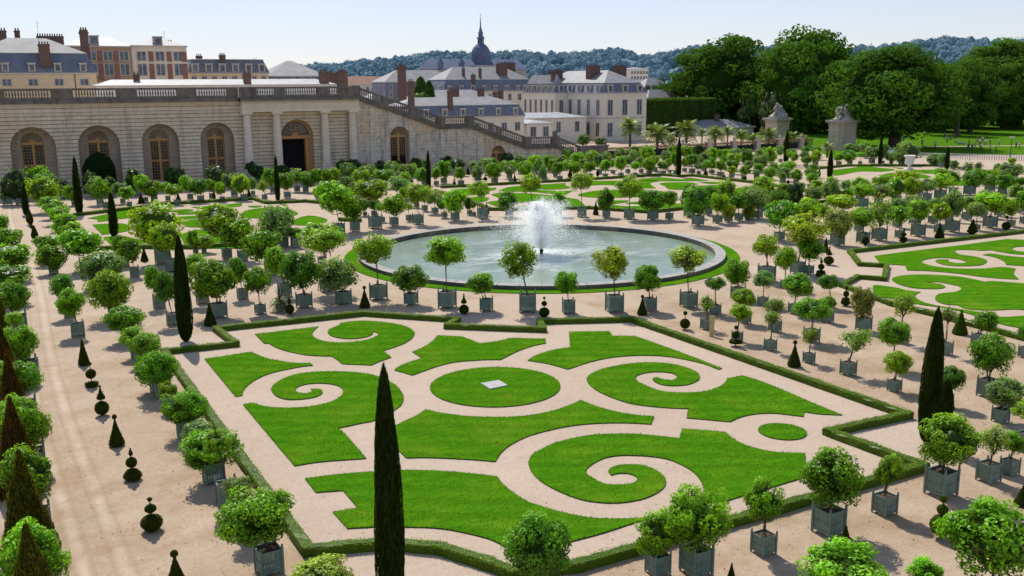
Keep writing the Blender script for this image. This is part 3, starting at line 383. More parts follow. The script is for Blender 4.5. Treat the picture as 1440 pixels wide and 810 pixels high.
L_RIGHT=[[[72.0,62.0],[73.52,62.03],[75.05,62.07],[76.84,62.07],[79.09,62.04],[81.61,61.98],[84.13,61.92],[91.26,62.06],[91.64,61.67],[92.03,61.28],[92.37,60.87],[92.62,60.41],[92.83,59.92],[93.03,59.43],[90.24,57.6],[89.66,57.85],[89.07,58.09],[88.58,58.3],[88.27,58.45],[88.06,58.56],[87.78,58.58],[87.31,58.47],[86.77,58.27],[86.33,58.02],[86.02,57.7],[85.8,57.34],[85.7,57.0],[85.75,56.75],[85.92,56.53],[86.13,56.29],[86.36,56.01],[86.62,55.7],[86.89,55.39],[85.48,54.46],[85.09,54.78],[84.71,55.1],[84.39,55.45],[84.14,55.84],[83.96,56.26],[83.86,56.74],[83.87,57.33],[83.95,57.98],[84.04,58.63],[83.66,58.7],[83.27,58.78],[82.97,58.9],[82.83,59.09],[82.78,59.32],[82.63,59.56],[82.27,59.84],[81.8,60.14],[81.38,60.3],[81.05,60.26],[80.76,60.09],[80.47,59.92],[80.06,59.44],[79.66,58.96],[79.4,58.5],[79.42,58.07],[79.58,57.65],[79.66,57.21],[79.56,56.69],[79.37,56.14],[79.13,55.67],[78.86,55.32],[78.54,55.05],[78.11,54.79],[77.52,54.48],[76.83,54.19],[76.14,54.06],[75.47,54.17],[74.8,54.44],[74.28,54.76],[73.94,55.09],[73.74,55.47],[73.7,55.88],[73.88,56.39],[74.21,56.95],[74.57,57.37],[74.92,57.61],[75.29,57.73],[75.61,57.75],[75.89,57.64],[76.12,57.43],[76.19,57.24],[76.02,57.09],[75.69,56.95],[75.37,56.82],[75.34,56.48],[75.32,56.14],[75.35,55.86],[75.46,55.68],[75.63,55.56],[75.82,55.5],[76.06,55.51],[76.33,55.58],[76.57,55.71],[76.75,55.9],[76.91,56.15],[77.03,56.41],[77.12,56.68],[77.18,56.96],[77.16,57.24],[77.05,57.56],[76.87,57.89],[76.61,58.16],[76.3,58.33],[75.91,58.44],[75.5,58.48],[75.02,58.45],[74.5,58.36],[74.07,58.24],[73.78,58.15],[73.57,58.04],[73.35,57.85],[73.06,57.54],[72.76,57.15],[72.55,56.72],[72.44,56.24],[72.41,55.71],[72.47,55.21],[72.65,54.78],[72.92,54.37],[73.27,53.99],[73.71,53.63],[74.23,53.3],[74.76,53.04],[75.27,52.9],[75.79,52.84],[76.25,52.76],[76.65,52.67],[77.0,52.56],[77.25,52.4],[77.38,52.15],[77.41,51.84],[77.44,51.54],[76.72,51.12],[76.0,50.7],[75.3,50.24],[74.65,49.68],[74.02,49.07],[73.39,48.46],[73.05,48.8],[72.71,49.14],[72.4,49.51],[72.14,49.91],[71.9,50.33],[71.7,50.81],[71.58,51.34],[71.48,51.91],[71.31,52.51],[71.02,53.16],[70.65,53.84],[70.24,54.44],[69.79,54.89],[69.3,55.27],[68.81,55.65],[70.57,57.34],[69.27,58.89]],[[81.04,57.35],[81.51,57.42],[81.97,57.5],[82.31,57.39],[82.44,56.96],[82.44,56.36],[82.5,55.79],[82.65,55.35],[82.85,54.96],[83.1,54.58],[83.4,54.23],[83.76,53.89],[84.11,53.56],[80.25,51.02],[79.89,51.32],[79.54,51.62],[79.21,51.94],[78.91,52.3],[78.64,52.67],[78.37,53.05],[78.9,53.48],[79.42,53.92],[79.89,54.39],[80.31,54.95],[80.68,55.56],[80.94,56.11],[81.04,56.56],[81.04,56.95]],[[64.64,53.72],[65.1,54.0],[65.58,54.17],[66.04,54.27],[66.49,54.31],[66.92,54.28],[67.33,54.21],[67.72,54.08],[68.08,53.91],[68.44,53.7],[68.79,53.45],[69.12,53.16],[69.44,52.83],[69.74,52.47],[70.02,52.08],[70.22,51.68],[70.3,51.26],[70.3,50.84],[70.29,50.41],[70.26,50.0],[70.21,49.58],[70.16,49.16],[70.37,49.19],[70.59,49.22],[70.89,49.06],[71.33,48.56],[71.85,47.86],[72.3,47.26],[72.61,46.88],[72.84,46.59],[73.08,46.3],[64.0,40.32],[63.92,40.72],[63.84,41.13],[63.75,41.46],[63.63,41.68],[63.49,41.84],[63.3,41.97],[63.03,42.07],[62.7,42.15],[62.34,42.28],[61.9,42.49],[61.44,42.75],[61.06,43.02],[60.81,43.26],[60.65,43.51],[60.59,43.79],[60.67,44.12],[60.85,44.47],[61.04,44.82],[60.84,45.0],[60.65,45.18],[60.53,45.38],[60.51,45.6],[60.56,45.83],[60.68,46.09],[60.86,46.39],[61.11,46.71],[61.43,47.02],[61.87,47.35],[62.39,47.67],[62.83,47.91],[63.14,48.0],[63.39,48.02],[63.63,48.03],[64.05,47.96],[64.47,47.89],[64.89,47.88],[65.33,47.98],[65.78,48.14],[66.16,48.35],[66.47,48.58],[66.72,48.86],[66.89,49.15],[66.96,49.45],[66.95,49.76],[66.93,50.08],[66.96,50.44],[66.98,50.8],[66.87,51.09],[66.55,51.24],[66.11,51.32],[65.67,51.4],[65.82,51.28],[65.97,51.16],[66.11,51.01],[66.23,50.84],[66.33,50.64],[66.35,50.42],[66.27,50.15],[66.11,49.85],[65.9,49.61],[65.63,49.42],[65.31,49.27],[64.98,49.21],[64.65,49.27],[64.32,49.4],[64.01,49.6],[63.69,49.85],[63.41,50.16],[63.23,50.55],[63.2,51.02],[63.29,51.55],[63.48,52.1],[63.79,52.67],[64.2,53.26]],[[61.1,52.54],[61.28,52.66],[61.45,52.79],[61.63,52.73],[61.84,52.36],[62.05,51.8],[62.18,51.28],[62.18,50.86],[62.1,50.48],[62.08,50.12],[62.18,49.79],[62.34,49.47],[62.49,49.16],[62.13,49.03],[61.76,48.89],[61.42,48.73],[61.13,48.55],[60.86,48.34],[60.6,48.07],[60.32,47.71],[60.03,47.29],[59.82,46.86],[59.69,46.47],[59.64,46.06],[59.64,45.63],[59.71,45.16],[59.84,44.65],[59.99,44.14],[60.16,43.64],[60.36,43.12],[60.49,42.6],[60.45,42.02],[60.35,41.42],[60.44,40.94],[60.91,40.67],[61.56,40.52],[62.11,40.35],[62.42,40.1],[62.63,39.83],[62.83,39.56],[59.24,37.19],[59.11,37.49],[58.99,37.79],[58.88,38.16],[58.76,38.56],[58.65,39.02],[58.66,39.68],[58.88,40.7],[59.21,41.91],[59.46,42.95],[59.58,43.64],[59.62,44.15],[59.58,44.64],[59.41,45.09],[59.15,45.52],[58.95,46.04],[58.84,46.75],[58.77,47.57],[58.71,48.33],[58.63,48.97],[58.55,49.57],[58.48,50.16]]]
L_FAR=[[[59.22,130.02],[61.01,131.92],[62.79,133.82],[64.25,135.13],[65.07,135.46],[65.56,135.19],[66.25,134.84],[67.37,134.56],[68.69,134.21],[70.01,133.86],[69.52,133.05],[69.03,132.25],[68.49,131.53],[67.83,131.0],[67.13,130.56],[66.51,129.96],[66.08,129.1],[65.74,128.08],[65.4,127.06],[64.65,126.92],[63.89,126.77],[63.16,126.71],[62.47,126.69],[61.8,126.76],[61.14,127.1],[60.5,127.89],[59.86,128.95]],[[60.45,124.18],[61.02,124.37],[61.59,124.56],[62.06,124.51],[62.42,124.06],[62.68,123.37],[62.8,122.73],[62.73,122.26],[62.52,121.84],[62.31,121.42],[61.58,120.42],[60.85,119.42],[60.24,118.78],[59.85,118.73],[59.58,119.04],[59.31,119.35],[59.41,120.03],[59.5,120.72],[59.65,121.46],[59.89,122.33],[60.17,123.26]],[[68.04,129.56],[69.26,130.95],[70.48,132.35],[71.67,133.41],[72.78,133.96],[73.86,134.19],[75.03,134.32],[76.39,134.41],[77.84,134.41],[79.24,134.37],[80.49,134.34],[81.69,134.27],[82.88,134.21],[82.27,133.33],[81.65,132.45],[81.12,131.53],[80.74,130.5],[80.44,129.43],[80.11,128.53],[79.74,127.87],[79.34,127.37],[78.76,127.03],[77.84,126.83],[76.75,126.79],[75.86,126.94],[75.3,127.32],[74.95,127.88],[74.79,128.55],[74.93,129.43],[75.26,130.41],[75.43,131.06],[75.28,131.12],[74.96,130.85],[74.65,130.57],[74.3,129.77],[73.96,128.96],[73.8,128.22],[73.91,127.59],[74.19,127.01],[74.56,126.44],[74.98,125.77],[75.49,125.1],[76.04,124.59],[76.65,124.33],[77.31,124.23],[77.97,124.13],[74.54,120.53],[74.06,121.03],[73.58,121.54],[73.09,122.3],[72.58,123.56],[72.07,125.07],[71.52,126.3],[70.91,126.99],[70.26,127.4],[69.64,127.84],[69.09,128.4],[68.57,128.98]],[[64.86,125.66],[65.42,126.35],[66.13,126.87],[66.89,127.02],[67.74,126.64],[68.65,125.89],[69.47,125.07],[70.17,124.31],[70.79,123.48],[71.29,122.54],[71.64,121.47],[71.87,120.3],[72.06,119.0],[72.25,117.52],[72.4,115.91],[72.56,114.3],[71.62,112.19],[70.69,110.08],[69.89,108.41],[69.33,107.47],[68.9,106.97],[68.47,106.46],[64.29,109.02],[66.01,112.24],[66.58,112.41],[67.14,112.59],[67.44,112.84],[67.36,113.25],[67.01,113.74],[66.45,114.2],[65.59,114.59],[64.53,114.94],[63.49,115.27],[62.5,115.65],[61.54,116.02],[60.82,116.17],[60.47,115.94],[60.35,115.5],[60.23,115.05],[60.08,113.75],[59.92,112.45],[60.09,111.58],[60.95,111.53],[62.13,111.9],[62.89,111.99],[62.82,111.46],[62.33,110.64],[61.84,109.83],[60.83,109.95],[59.83,110.06],[59.12,110.4],[58.89,111.03],[58.95,111.88],[59.1,112.89],[59.28,114.19],[59.53,115.65],[59.76,116.81],[59.93,117.42],[60.07,117.73],[60.21,118.03],[61.16,118.44],[62.11,118.85],[62.9,119.46],[63.47,120.41],[63.89,121.55],[64.23,122.67],[64.44,123.74],[64.57,124.79]],[[75.55,119.04],[76.26,119.73],[77.19,120.36],[78.14,120.93],[79.05,121.48],[79.99,121.97],[81.02,122.23],[82.21,122.19],[83.49,121.93],[84.63,121.47],[85.57,120.77],[86.37,119.88],[87.07,119.02],[87.72,118.31],[88.26,117.64],[88.58,116.79],[88.57,115.61],[88.34,114.26],[88.01,113.04],[87.66,112.04],[87.21,111.17],[86.64,110.48],[85.89,110.06],[85.01,109.81],[84.12,109.57],[83.39,110.36],[82.65,111.14],[81.82,111.81],[80.83,112.24],[79.74,112.55],[78.7,112.92],[77.7,113.43],[76.74,114.0],[75.97,114.6],[75.44,115.21],[75.1,115.85],[74.94,116.55],[74.95,117.36],[75.14,118.23]],[[87.94,134.74],[95.18,131.74],[96.3,130.85],[97.43,129.95],[97.89,129.14],[97.2,128.49],[95.85,127.93],[94.64,127.24],[93.9,126.38],[93.3,125.39],[92.68,124.29],[91.98,123.02],[91.26,121.64],[90.54,120.26],[89.64,120.69],[88.73,121.13],[87.95,121.69],[87.28,122.44],[86.73,123.31],[86.49,124.15],[86.82,124.9],[87.45,125.61],[87.79,126.33],[87.58,127.14],[87.08,127.95],[86.5,128.57],[85.87,128.86],[85.16,128.95],[84.44,129.04]],[[96.98,133.59],[98.66,133.8],[100.34,134.01],[101.6,133.73],[102.07,132.46],[102.11,130.7],[102.38,129.47],[103.29,129.5],[104.43,130.05],[105.22,130.01],[105.34,128.8],[105.11,126.99],[104.87,125.18],[103.73,125.49],[102.58,125.8],[101.46,126.22],[100.38,126.79],[99.34,127.46],[98.33,128.19],[97.21,128.95],[96.13,129.76],[95.53,130.63],[95.69,131.57],[96.34,132.58]],[[94.79,125.03],[95.38,125.69],[96.05,126.14],[96.87,126.27],[98.06,126.04],[99.4,125.5],[100.3,124.76],[100.49,123.67],[100.24,122.38],[99.74,121.51],[98.98,121.39],[97.97,121.7],[96.97,122.01],[97.41,121.17],[97.85,120.32],[98.46,119.65],[99.45,119.37],[100.6,119.26],[101.41,118.82],[101.59,117.74],[101.42,116.33],[101.25,114.92],[98.05,111.26],[97.33,112.02],[96.6,112.78],[95.71,113.64],[94.41,114.72],[92.95,115.91],[91.89,116.95],[91.49,117.68],[91.5,118.27],[91.71,118.95],[92.16,119.82],[92.82,120.78],[93.44,121.78],[93.89,122.91],[94.3,124.08]],[[74.11,111.78],[77.83,109.49],[77.41,108.99],[76.98,108.49],[76.45,108.06],[75.67,107.76],[74.79,107.54],[74.06,107.3],[73.57,107.06],[73.25,106.81],[73.1,106.44],[73.17,105.86],[73.42,105.18],[73.82,104.59],[74.46,104.09],[75.25,103.7],[75.86,103.62],[76.17,104.05],[76.31,104.8],[76.3,105.49],[76.0,106.02],[75.56,106.49],[75.44,106.9],[75.94,107.29],[76.77,107.62],[77.51,107.71],[77.93,107.49],[78.27,107.04],[78.78,106.33],[79.62,105.27],[80.64,103.95],[81.67,102.64],[78.32,98.4],[72.74,97.89],[69.8,101.62]],[[102.0,124.56],[102.97,123.92],[103.94,123.28],[104.55,122.52],[104.53,121.56],[104.15,120.48],[103.76,119.4],[102.93,119.94],[102.1,120.48],[101.56,121.2],[101.51,122.2],[101.76,123.38]],[[83.65,105.15],[83.86,103.39],[84.08,101.64],[85.44,101.35],[88.71,103.48],[93.12,107.08],[97.54,110.67],[99.14,112.05],[100.74,113.42],[102.13,114.38],[103.17,114.62],[103.98,114.45],[104.8,114.28],[93.05,100.9],[82.91,98.32]]]
L_LEFT=[[[10.68,129.07],[12.07,130.73],[13.46,132.39],[14.66,133.67],[15.53,134.31],[16.2,134.56],[16.88,134.81],[15.83,127.07],[15.15,126.76],[14.46,126.45],[13.75,126.11],[13.0,125.73],[12.24,125.32],[11.47,124.91],[11.6,127.41]],[[10.62,122.73],[11.67,122.73],[12.73,122.73],[13.54,122.4],[14.01,121.55],[14.24,120.37],[14.3,119.12],[14.24,117.76],[14.01,116.32],[13.55,115.16],[12.77,114.46],[11.75,114.03],[10.73,113.6]],[[10.62,111.59],[11.16,111.85],[11.7,112.11],[12.25,111.82],[12.91,110.57],[13.57,108.77],[13.98,107.09],[14.05,105.62],[13.88,104.28],[13.46,103.46],[12.73,103.49],[11.75,104.05],[10.77,104.61]],[[23.93,133.61],[30.95,134.77],[30.62,133.51],[30.29,132.25],[29.85,131.32],[29.23,130.98],[28.51,130.96],[27.76,130.75],[26.97,130.09],[26.15,129.24],[25.35,128.4],[24.56,127.54],[23.8,126.69],[23.05,126.16],[22.34,126.14],[21.64,126.43],[20.95,126.72],[21.33,128.88],[21.88,128.73],[22.42,128.57],[22.99,128.6],[23.7,128.84],[24.43,129.27],[24.85,129.95],[24.75,131.0],[24.34,132.3]],[[20.25,131.01],[20.8,131.5],[21.76,131.93],[22.57,132.11],[23.05,131.91],[23.39,131.47],[23.57,130.98],[23.58,130.47],[23.44,129.9],[23.15,129.48],[22.69,129.24],[22.09,129.13],[21.53,129.25],[20.94,129.71],[20.4,130.39]],[[30.78,130.74],[31.06,130.92],[31.42,131.0],[31.75,130.96],[32.01,130.74],[32.24,130.39],[32.37,130.04],[32.38,129.71],[32.3,129.38],[32.14,129.12],[31.87,128.95],[31.53,128.86],[31.23,128.89],[30.99,129.09],[30.78,129.42],[30.66,129.76],[30.62,130.11],[30.65,130.47]],[[27.69,122.17],[28.2,123.74],[28.96,125.53],[29.9,126.87],[31.16,127.65],[32.6,127.99],[33.73,127.62],[34.33,126.13],[34.6,123.93],[34.67,121.98],[34.58,120.58],[34.27,119.43],[33.66,118.54],[32.56,117.88],[31.14,117.48],[29.91,117.42],[29.02,117.81],[28.3,118.54],[27.81,119.36],[27.54,120.16],[27.49,121.06]],[[19.93,118.14],[20.17,119.08],[20.52,119.96],[21.0,120.64],[21.63,121.09],[22.37,121.34],[23.13,121.31],[23.93,121.02],[24.73,120.45],[25.29,119.56],[25.5,118.18],[25.47,116.48],[25.25,114.93],[24.83,113.52],[24.22,112.26],[23.54,111.61],[22.75,111.97],[21.88,112.94],[21.15,113.81],[20.63,114.25],[20.24,114.58],[19.98,115.1],[19.84,116.0],[19.83,117.1]],[[20.48,124.71],[23.5,124.48],[22.79,122.18],[20.03,121.44]],[[18.3,109.6],[19.18,110.74],[20.06,111.88],[20.82,112.1],[21.38,110.77],[21.81,108.53],[22.17,106.41],[22.51,104.81],[22.79,103.33],[22.9,101.77],[22.74,100.04],[22.4,98.22],[22.06,96.41],[16.9,99.47]],[[31.37,113.31],[32.65,114.96],[33.93,116.62],[34.92,117.32],[35.55,116.37],[35.88,114.48],[35.88,112.72],[35.42,111.38],[34.61,110.18],[33.77,109.38],[32.89,109.08],[31.97,109.18],[31.33,109.65],[31.16,110.62],[31.26,111.97]]]
L_SIXTH=[[[136.65,128.32],[138.3,128.63],[139.95,128.95],[141.68,129.31],[143.74,129.97],[145.87,130.68],[147.37,130.78],[147.8,129.84],[147.6,128.29],[147.32,126.76],[147.31,125.39],[147.23,124.05],[146.62,122.95],[145.04,122.12],[142.93,121.53],[141.14,121.38],[140.23,122.08],[139.63,123.22],[138.47,123.75],[136.24,123.14],[133.45,121.93],[130.65,120.71],[128.47,120.56]],[[134.85,116.5],[136.97,117.39],[139.08,118.28],[140.82,118.64],[142.13,118.23],[143.07,117.3],[143.42,116.02],[142.93,114.2],[141.85,112.04],[140.7,110.39],[139.62,109.7],[138.47,109.52],[137.31,109.34],[136.79,110.89],[136.27,112.43],[135.82,113.79],[135.45,114.82],[135.15,115.66]],[[148.44,120.75],[152.92,118.91],[146.2,113.61],[145.4,114.19],[144.6,114.77],[144.44,115.69],[145.35,117.15],[146.89,118.95]],[[150.01,126.48],[150.28,125.72],[150.55,124.97],[150.51,124.34],[149.94,123.92],[149.07,123.63],[148.19,123.34]],[[137.38,104.01],[142.18,103.72],[133.62,97.13],[131.83,99.24]]]
L_CIRC=[[23.05,44.44,3.5],[31.45,31.64,1.09]]
SLAB=[[22.49,45.07],[23.6,45.1],[23.6,44.06],[22.47,43.94]]
H_NEAR=[[8.53,60.08],[12.76,59.71],[12.48,64.17],[22.5,63.46],[27.44,58.45],[26.1,57.19],[31.17,53.18],[32.07,55.2],[37.79,52.59],[38.05,30.09],[33.0,30.29],[33.3,25.39],[16.11,25.22],[13.97,25.87],[13.61,26.72],[12.61,28.56],[11.15,29.86],[8.55,30.71]]
H_RIGHT=[[104.04,63.74],[96.38,63.83],[71.36,64.34],[67.06,59.25],[68.55,57.6],[63.62,53.63],[62.47,55.33],[58.76,53.54],[56.85,47.13],[56.78,43.62],[56.49,39.65],[56.05,34.84]]
H_FAR=[[62.68,138.1],[84.94,136.58],[103.7,136.53],[104.79,132.76],[107.54,132.54],[108.11,117.92],[107.01,107.46],[102.82,95.19]]
H_FAR2=[[59.45,133.6],[59.02,122.17],[56.59,110.08],[58.45,108.53],[68.31,104.6],[69.81,101.61],[72.29,97.29],[77.89,97.91],[87.11,94.81],[100.98,93.46]]
H_LEFT=[[37.0,110.83],[38.52,108.85],[39.34,114.21],[41.05,126.55],[38.81,131.2],[33.59,132.04],[33.33,137.99],[22.05,138.19],[13.43,133.9],[9.6,132.25]]
H_LEFT2=[[8.71,103.13],[11.97,102.66],[18.13,98.76],[21.62,98.68]]
H_SIXTH=[[135.66,131.15],[144.91,132.57],[160.16,122.72],[150.09,102.55]]
BIGT=[["chestnut",225.6,257.7,14.3,17.8,16.2,-2.2,1030],["plane",229.4,225.6,15.3,15.6,16.4,-2.0,1140],["oak",196.3,165.5,13.4,14.1,10.9,-2.1,1257],["lime",268.0,197.8,12.1,7.7,9.7,-0.9,1364],["lime",299.9,209.2,11.3,8.9,9.7,1.8,1410],["lime",322.5,219.1,20.6,13.2,9.1,-5.8,1432],["lime",254.5,192.3,11.7,6.0,9.2,-5.6,1345],["back",250.9,265.8,10.7,10.9,12.5,-2.5,1085],["pale",217.0,240.1,6.5,3.6,6.0,-0.1,1053],["pale",216.4,229.7,7.4,4.6,7.8,0.5,1083],["back",281.3,243.0,14.0,11.3,12.0,0.2,1240],["lime",309.7,195.8,11.6,10.4,10.3,-2.5,1490],["back",297.0,231.2,10.7,10.0,8.3,1.1,1322],["back",262.6,250.0,11.9,8.7,12.2,-3.2,1165],["back",320.5,227.9,7.8,9.0,6.3,4.4,1395],["conifer",101.6,236,14.2,1.9,3.6,0.0,592],["conifer",104.4,237,13.6,1.5,3.1,0.0,606],["bush",159.5,245.4,3.3,2.9,2.7,0.1,828],["bush",133.6,208.1,1.7,1.5,1.5,0.1,820],["bush",135.5,203.5,1.6,1.5,1.2,0.1,843],["back",213.7,279.6,11.4,6.7,3.9,-0.7,935],["bush",171.8,150.4,1.2,0.8,0.9,-0.1,1227],["bush",100.6,233,11.8,2.2,1.9,0.0,594],["back",270.1,212.9,10.3,8.6,10.3,-1.9,1312],["back",293.7,220.2,12.0,10.3,11.5,0.2,1352]]
PALMS=[[141.7,199.3,5.58,2.47,886],[136.8,181.6,4.53,2.78,924],[154.8,193.7,4.56,2.84,965],[157.2,185.6,3.94,2.25,1005],[165.0,190.1,4.06,1.43,1023],[161.5,195.8,3.58,1.09,987],[167.7,188.2,3.0,1.61,1042],[175.2,186.5,3.02,2.16,1080],[170.1,186.6,2.47,1.25,1058],[177.8,181.3,2.63,1.6,1112],[159.0,151.3,2.41,1.22,1163],[148.2,191.7,2.58,1.57,942],[178.2,177.8,2.6,1.23,1128]]
PEOPLE=[[238.5,190.6,"w",435],[234.7,181.1,"k",630],[222.2,170.5,"b",660],[232.4,177.0,"k",705],[231.1,175.1,"k",735],[199.1,155.9,"w",540],[204.0,163.6,"k",405],[221.9,167.2,"w",765],[217.9,163.5,"b",790],[216.6,161.9,"b",808],[217.2,161.6,"w",835],[216.4,159.7,"k",880],[226.6,164.9,"k",965],[218.5,158.3,"w",990],[227.7,164.2,"w",1020],[214.5,155.1,"w",1000],[218.7,156.8,"w",1050],[219.6,156.2,"k",1095],[220.7,154.5,"w",1187],[199.6,147.4,"k",875],[200.3,146.9,"k",912],[208.2,151.9,"w",945],[201.9,145.9,"w",1000],[200.8,142.7,"w",1095],[201.9,142.0,"r",1155],[215.9,146.7,"r",1358],[215.0,145.2,"w",1392],[209.8,174.0,"b",220],[209.2,174.4,"k",190]]
PIERS=[[135.9,174.2,3.0,948],[142.5,172.4,3.2,988],[152.4,174.0,3.1,1029],[159.0,172.4,3.3,1066],[165.4,171.0,3.1,1101],[170.2,167.8,3.3,1137]]
RIDGE=[[0.2066,0.0128],[0.2702,0.0147],[0.2945,0.0228],[0.329,0.0241],[0.357,0.0274],[0.3851,0.0301],[0.4276,0.0355],[0.4702,0.0325],[0.4987,0.0351],[0.5414,0.0321],[0.5769,0.0345],[0.6051,0.037],[0.6263,0.0299],[0.6472,0.0311],[0.6679,0.0363],[0.6953,0.0386],[0.7225,0.0369],[0.7626,0.0376],[0.8021,0.0343],[0.8277,0.0351],[0.8652,0.0376],[0.8895,0.0403],[0.9133,0.0428],[0.9488,0.0376],[0.9713,0.0394],[1.0154,0.037],[1.0579,0.0299]]

PI = math.pi
PC = (46.33, 79.53)
sc = bpy.context.scene
COL = sc.collection
rs = np.random.RandomState(7)
rnd = random.Random(11)

# ------------------------------------------------------------------ tags
def tag(o, label=None, cat=None, group=None, kind=None):
    if label: o['label'] = label
    if cat: o['category'] = cat
    if group: o['group'] = group
    if kind: o['kind'] = kind
    return o

def empty(name, loc=(0, 0, 0), label=None, cat=None, group=None, rz=0.0):
    o = bpy.data.objects.new(name, None)
    o.empty_display_size = .2
    COL.objects.link(o)
    o.location = loc
    o.rotation_euler = (0, 0, rz)
    return tag(o, label, cat, group)

def inst(name, me, parent=None, loc=(0, 0, 0), scale=(1, 1, 1), rz=0.0, color=None, rot=None):
    o = bpy.data.objects.new(name, me)
    COL.objects.link(o)
    o.parent = parent
    o.location = loc
    o.scale = scale
    o.rotation_euler = rot if rot else (0, 0, rz)
    if color: o.color = (*color, 1)
    return o

ORD = ['first', 'second', 'third', 'fourth', 'fifth', 'sixth', 'seventh', 'eighth', 'ninth', 'tenth', 'eleventh', 'twelfth',
       'thirteenth', 'fourteenth', 'fifteenth', 'sixteenth', 'seventeenth', 'eighteenth', 'nineteenth', 'twentieth']
ORD += ['twenty-' + q for q in ORD[:9]] + ['thirtieth'] + ['thirty-' + q for q in ORD[:9]]

# ------------------------------------------------------------------ materials
def newmat(name):
    m = bpy.data.materials.new(name)
    m.use_nodes = True
    nt = m.node_tree
    nt.nodes.clear()
    return m, nt

class NT:
    def __init__(s, nt): s.nt = nt
    def n(s, t, **kw):
        x = s.nt.nodes.new(t)
        for k, v in kw.items():
            if k in x.inputs.keys() if hasattr(x.inputs, 'keys') else False: pass
            setattr(x, k, v)
        return x
    def l(s, a, b): s.nt.links.new(a, b)
    def val(s, sock, v):
        if hasattr(v, 'is_linked') or isinstance(v, bpy.types.NodeSocket): s.l(v, sock)
        else: sock.default_value = v
    def math(s, op, a, b=None, c=None, clamp=False):
        x = s.n('ShaderNodeMath', operation=op); x.use_clamp = clamp
        s.val(x.inputs[0], a)
        if b is not None: s.val(x.inputs[1], b)
        if c is not None: s.val(x.inputs[2], c)
        return x.outputs[0]
    def noise(s, scale, detail=4, rough=.55, vec=None, dist=0.0):
        x = s.n('ShaderNodeTexNoise')
        x.inputs['Scale'].default_value = scale
        x.inputs['Detail'].default_value = detail
        x.inputs['Roughness'].default_value = rough
        x.inputs['Distortion'].default_value = dist
        if vec is not None: s.l(vec, x.inputs['Vector'])
        return x.outputs['Fac']
    def ramp(s, fac, stops):
        x = s.n('ShaderNodeValToRGB')
        e = x.color_ramp.elements
        while len(e) < len(stops): e.new(.5)
        for i, (p, c) in enumerate(stops):
            e[i].position = p
            e[i].color = (*c, 1) if len(c) == 3 else c
        s.l(fac, x.inputs[0])
        return x.outputs[0]
    def mix(s, fac, a, b, mode='MIX'):
        x = s.n('ShaderNodeMix', data_type='RGBA', blend_type=mode)
        s.val(x.inputs[0], fac)
        for k, v in ((6, a), (7, b)):
            if isinstance(v, tuple): x.inputs[k].default_value = (*v, 1) if len(v) == 3 else v
            else: s.l(v, x.inputs[k])
        return x.outputs[2]
    def maprange(s, v, a, b, c=0.0, d=1.0):
        x = s.n('ShaderNodeMapRange')
        s.l(v, x.inputs[0])
        for i, q in enumerate((a, b, c, d)): x.inputs[i + 1].default_value = q
        return x.outputs[0]
    def bump(s, h, strength=.3, dist=.05):
        x = s.n('ShaderNodeBump')
        x.inputs['Strength'].default_value = strength
        x.inputs['Distance'].default_value = dist
        s.l(h, x.inputs['Height'])
        return x.outputs[0]
    def pos(s): return s.n('ShaderNodeNewGeometry').outputs['Position']
    def obj(s): return s.n('ShaderNodeTexCoord').outputs['Object']
    def sep(s, v):
        x = s.n('ShaderNodeSeparateXYZ'); s.l(v, x.inputs[0]); return x.outputs
    def pri(s, col, rough=.7, normal=None, spec=.3, metal=0.0):
        x = s.n('ShaderNodeBsdfPrincipled')
        if isinstance(col, tuple): x.inputs['Base Color'].default_value = (*col, 1)
        else: s.l(col, x.inputs['Base Color'])
        s.val(x.inputs['Roughness'], rough)
        x.inputs['Specular IOR Level'].default_value = spec
        x.inputs['Metallic'].default_value = metal
        if normal is not None: s.l(normal, x.inputs['Normal'])
        return x
    def out(s, sh):
        o = s.n('ShaderNodeOutputMaterial')
        s.l(sh, o.inputs[0])

def plain(name, col, rough=.7, var=.25, scale=3.0, bump=0.0, spec=.25, metal=0.0, bscale=None):
    m, nt = newmat(name); k = NT(nt)
    p = k.obj()
    f = k.noise(scale, 5, .6, p)
    a = tuple(c * (1 - var) for c in col); b = tuple(min(1, c * (1 + var)) for c in col)
    c = k.ramp(f, [(.3, a), (.7, b)])
    nrm = k.bump(k.noise(bscale or scale * 6, 4, .6, p), bump, .02) if bump else None
    k.out(k.pri(c, rough, nrm, spec, metal).outputs[0])
    return m

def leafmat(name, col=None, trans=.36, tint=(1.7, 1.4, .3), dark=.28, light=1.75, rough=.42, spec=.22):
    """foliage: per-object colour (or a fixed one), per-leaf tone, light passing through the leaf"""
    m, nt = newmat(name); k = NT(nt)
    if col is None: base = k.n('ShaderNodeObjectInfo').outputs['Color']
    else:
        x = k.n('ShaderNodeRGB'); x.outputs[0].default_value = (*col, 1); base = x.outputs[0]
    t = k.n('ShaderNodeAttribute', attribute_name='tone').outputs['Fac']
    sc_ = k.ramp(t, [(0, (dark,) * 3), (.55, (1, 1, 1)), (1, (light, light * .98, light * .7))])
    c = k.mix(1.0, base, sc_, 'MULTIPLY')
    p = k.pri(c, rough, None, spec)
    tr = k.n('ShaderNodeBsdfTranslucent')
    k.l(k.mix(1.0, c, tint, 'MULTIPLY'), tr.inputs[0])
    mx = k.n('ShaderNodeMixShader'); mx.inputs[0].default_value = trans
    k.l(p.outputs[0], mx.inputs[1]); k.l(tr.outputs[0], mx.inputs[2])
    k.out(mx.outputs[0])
    return m

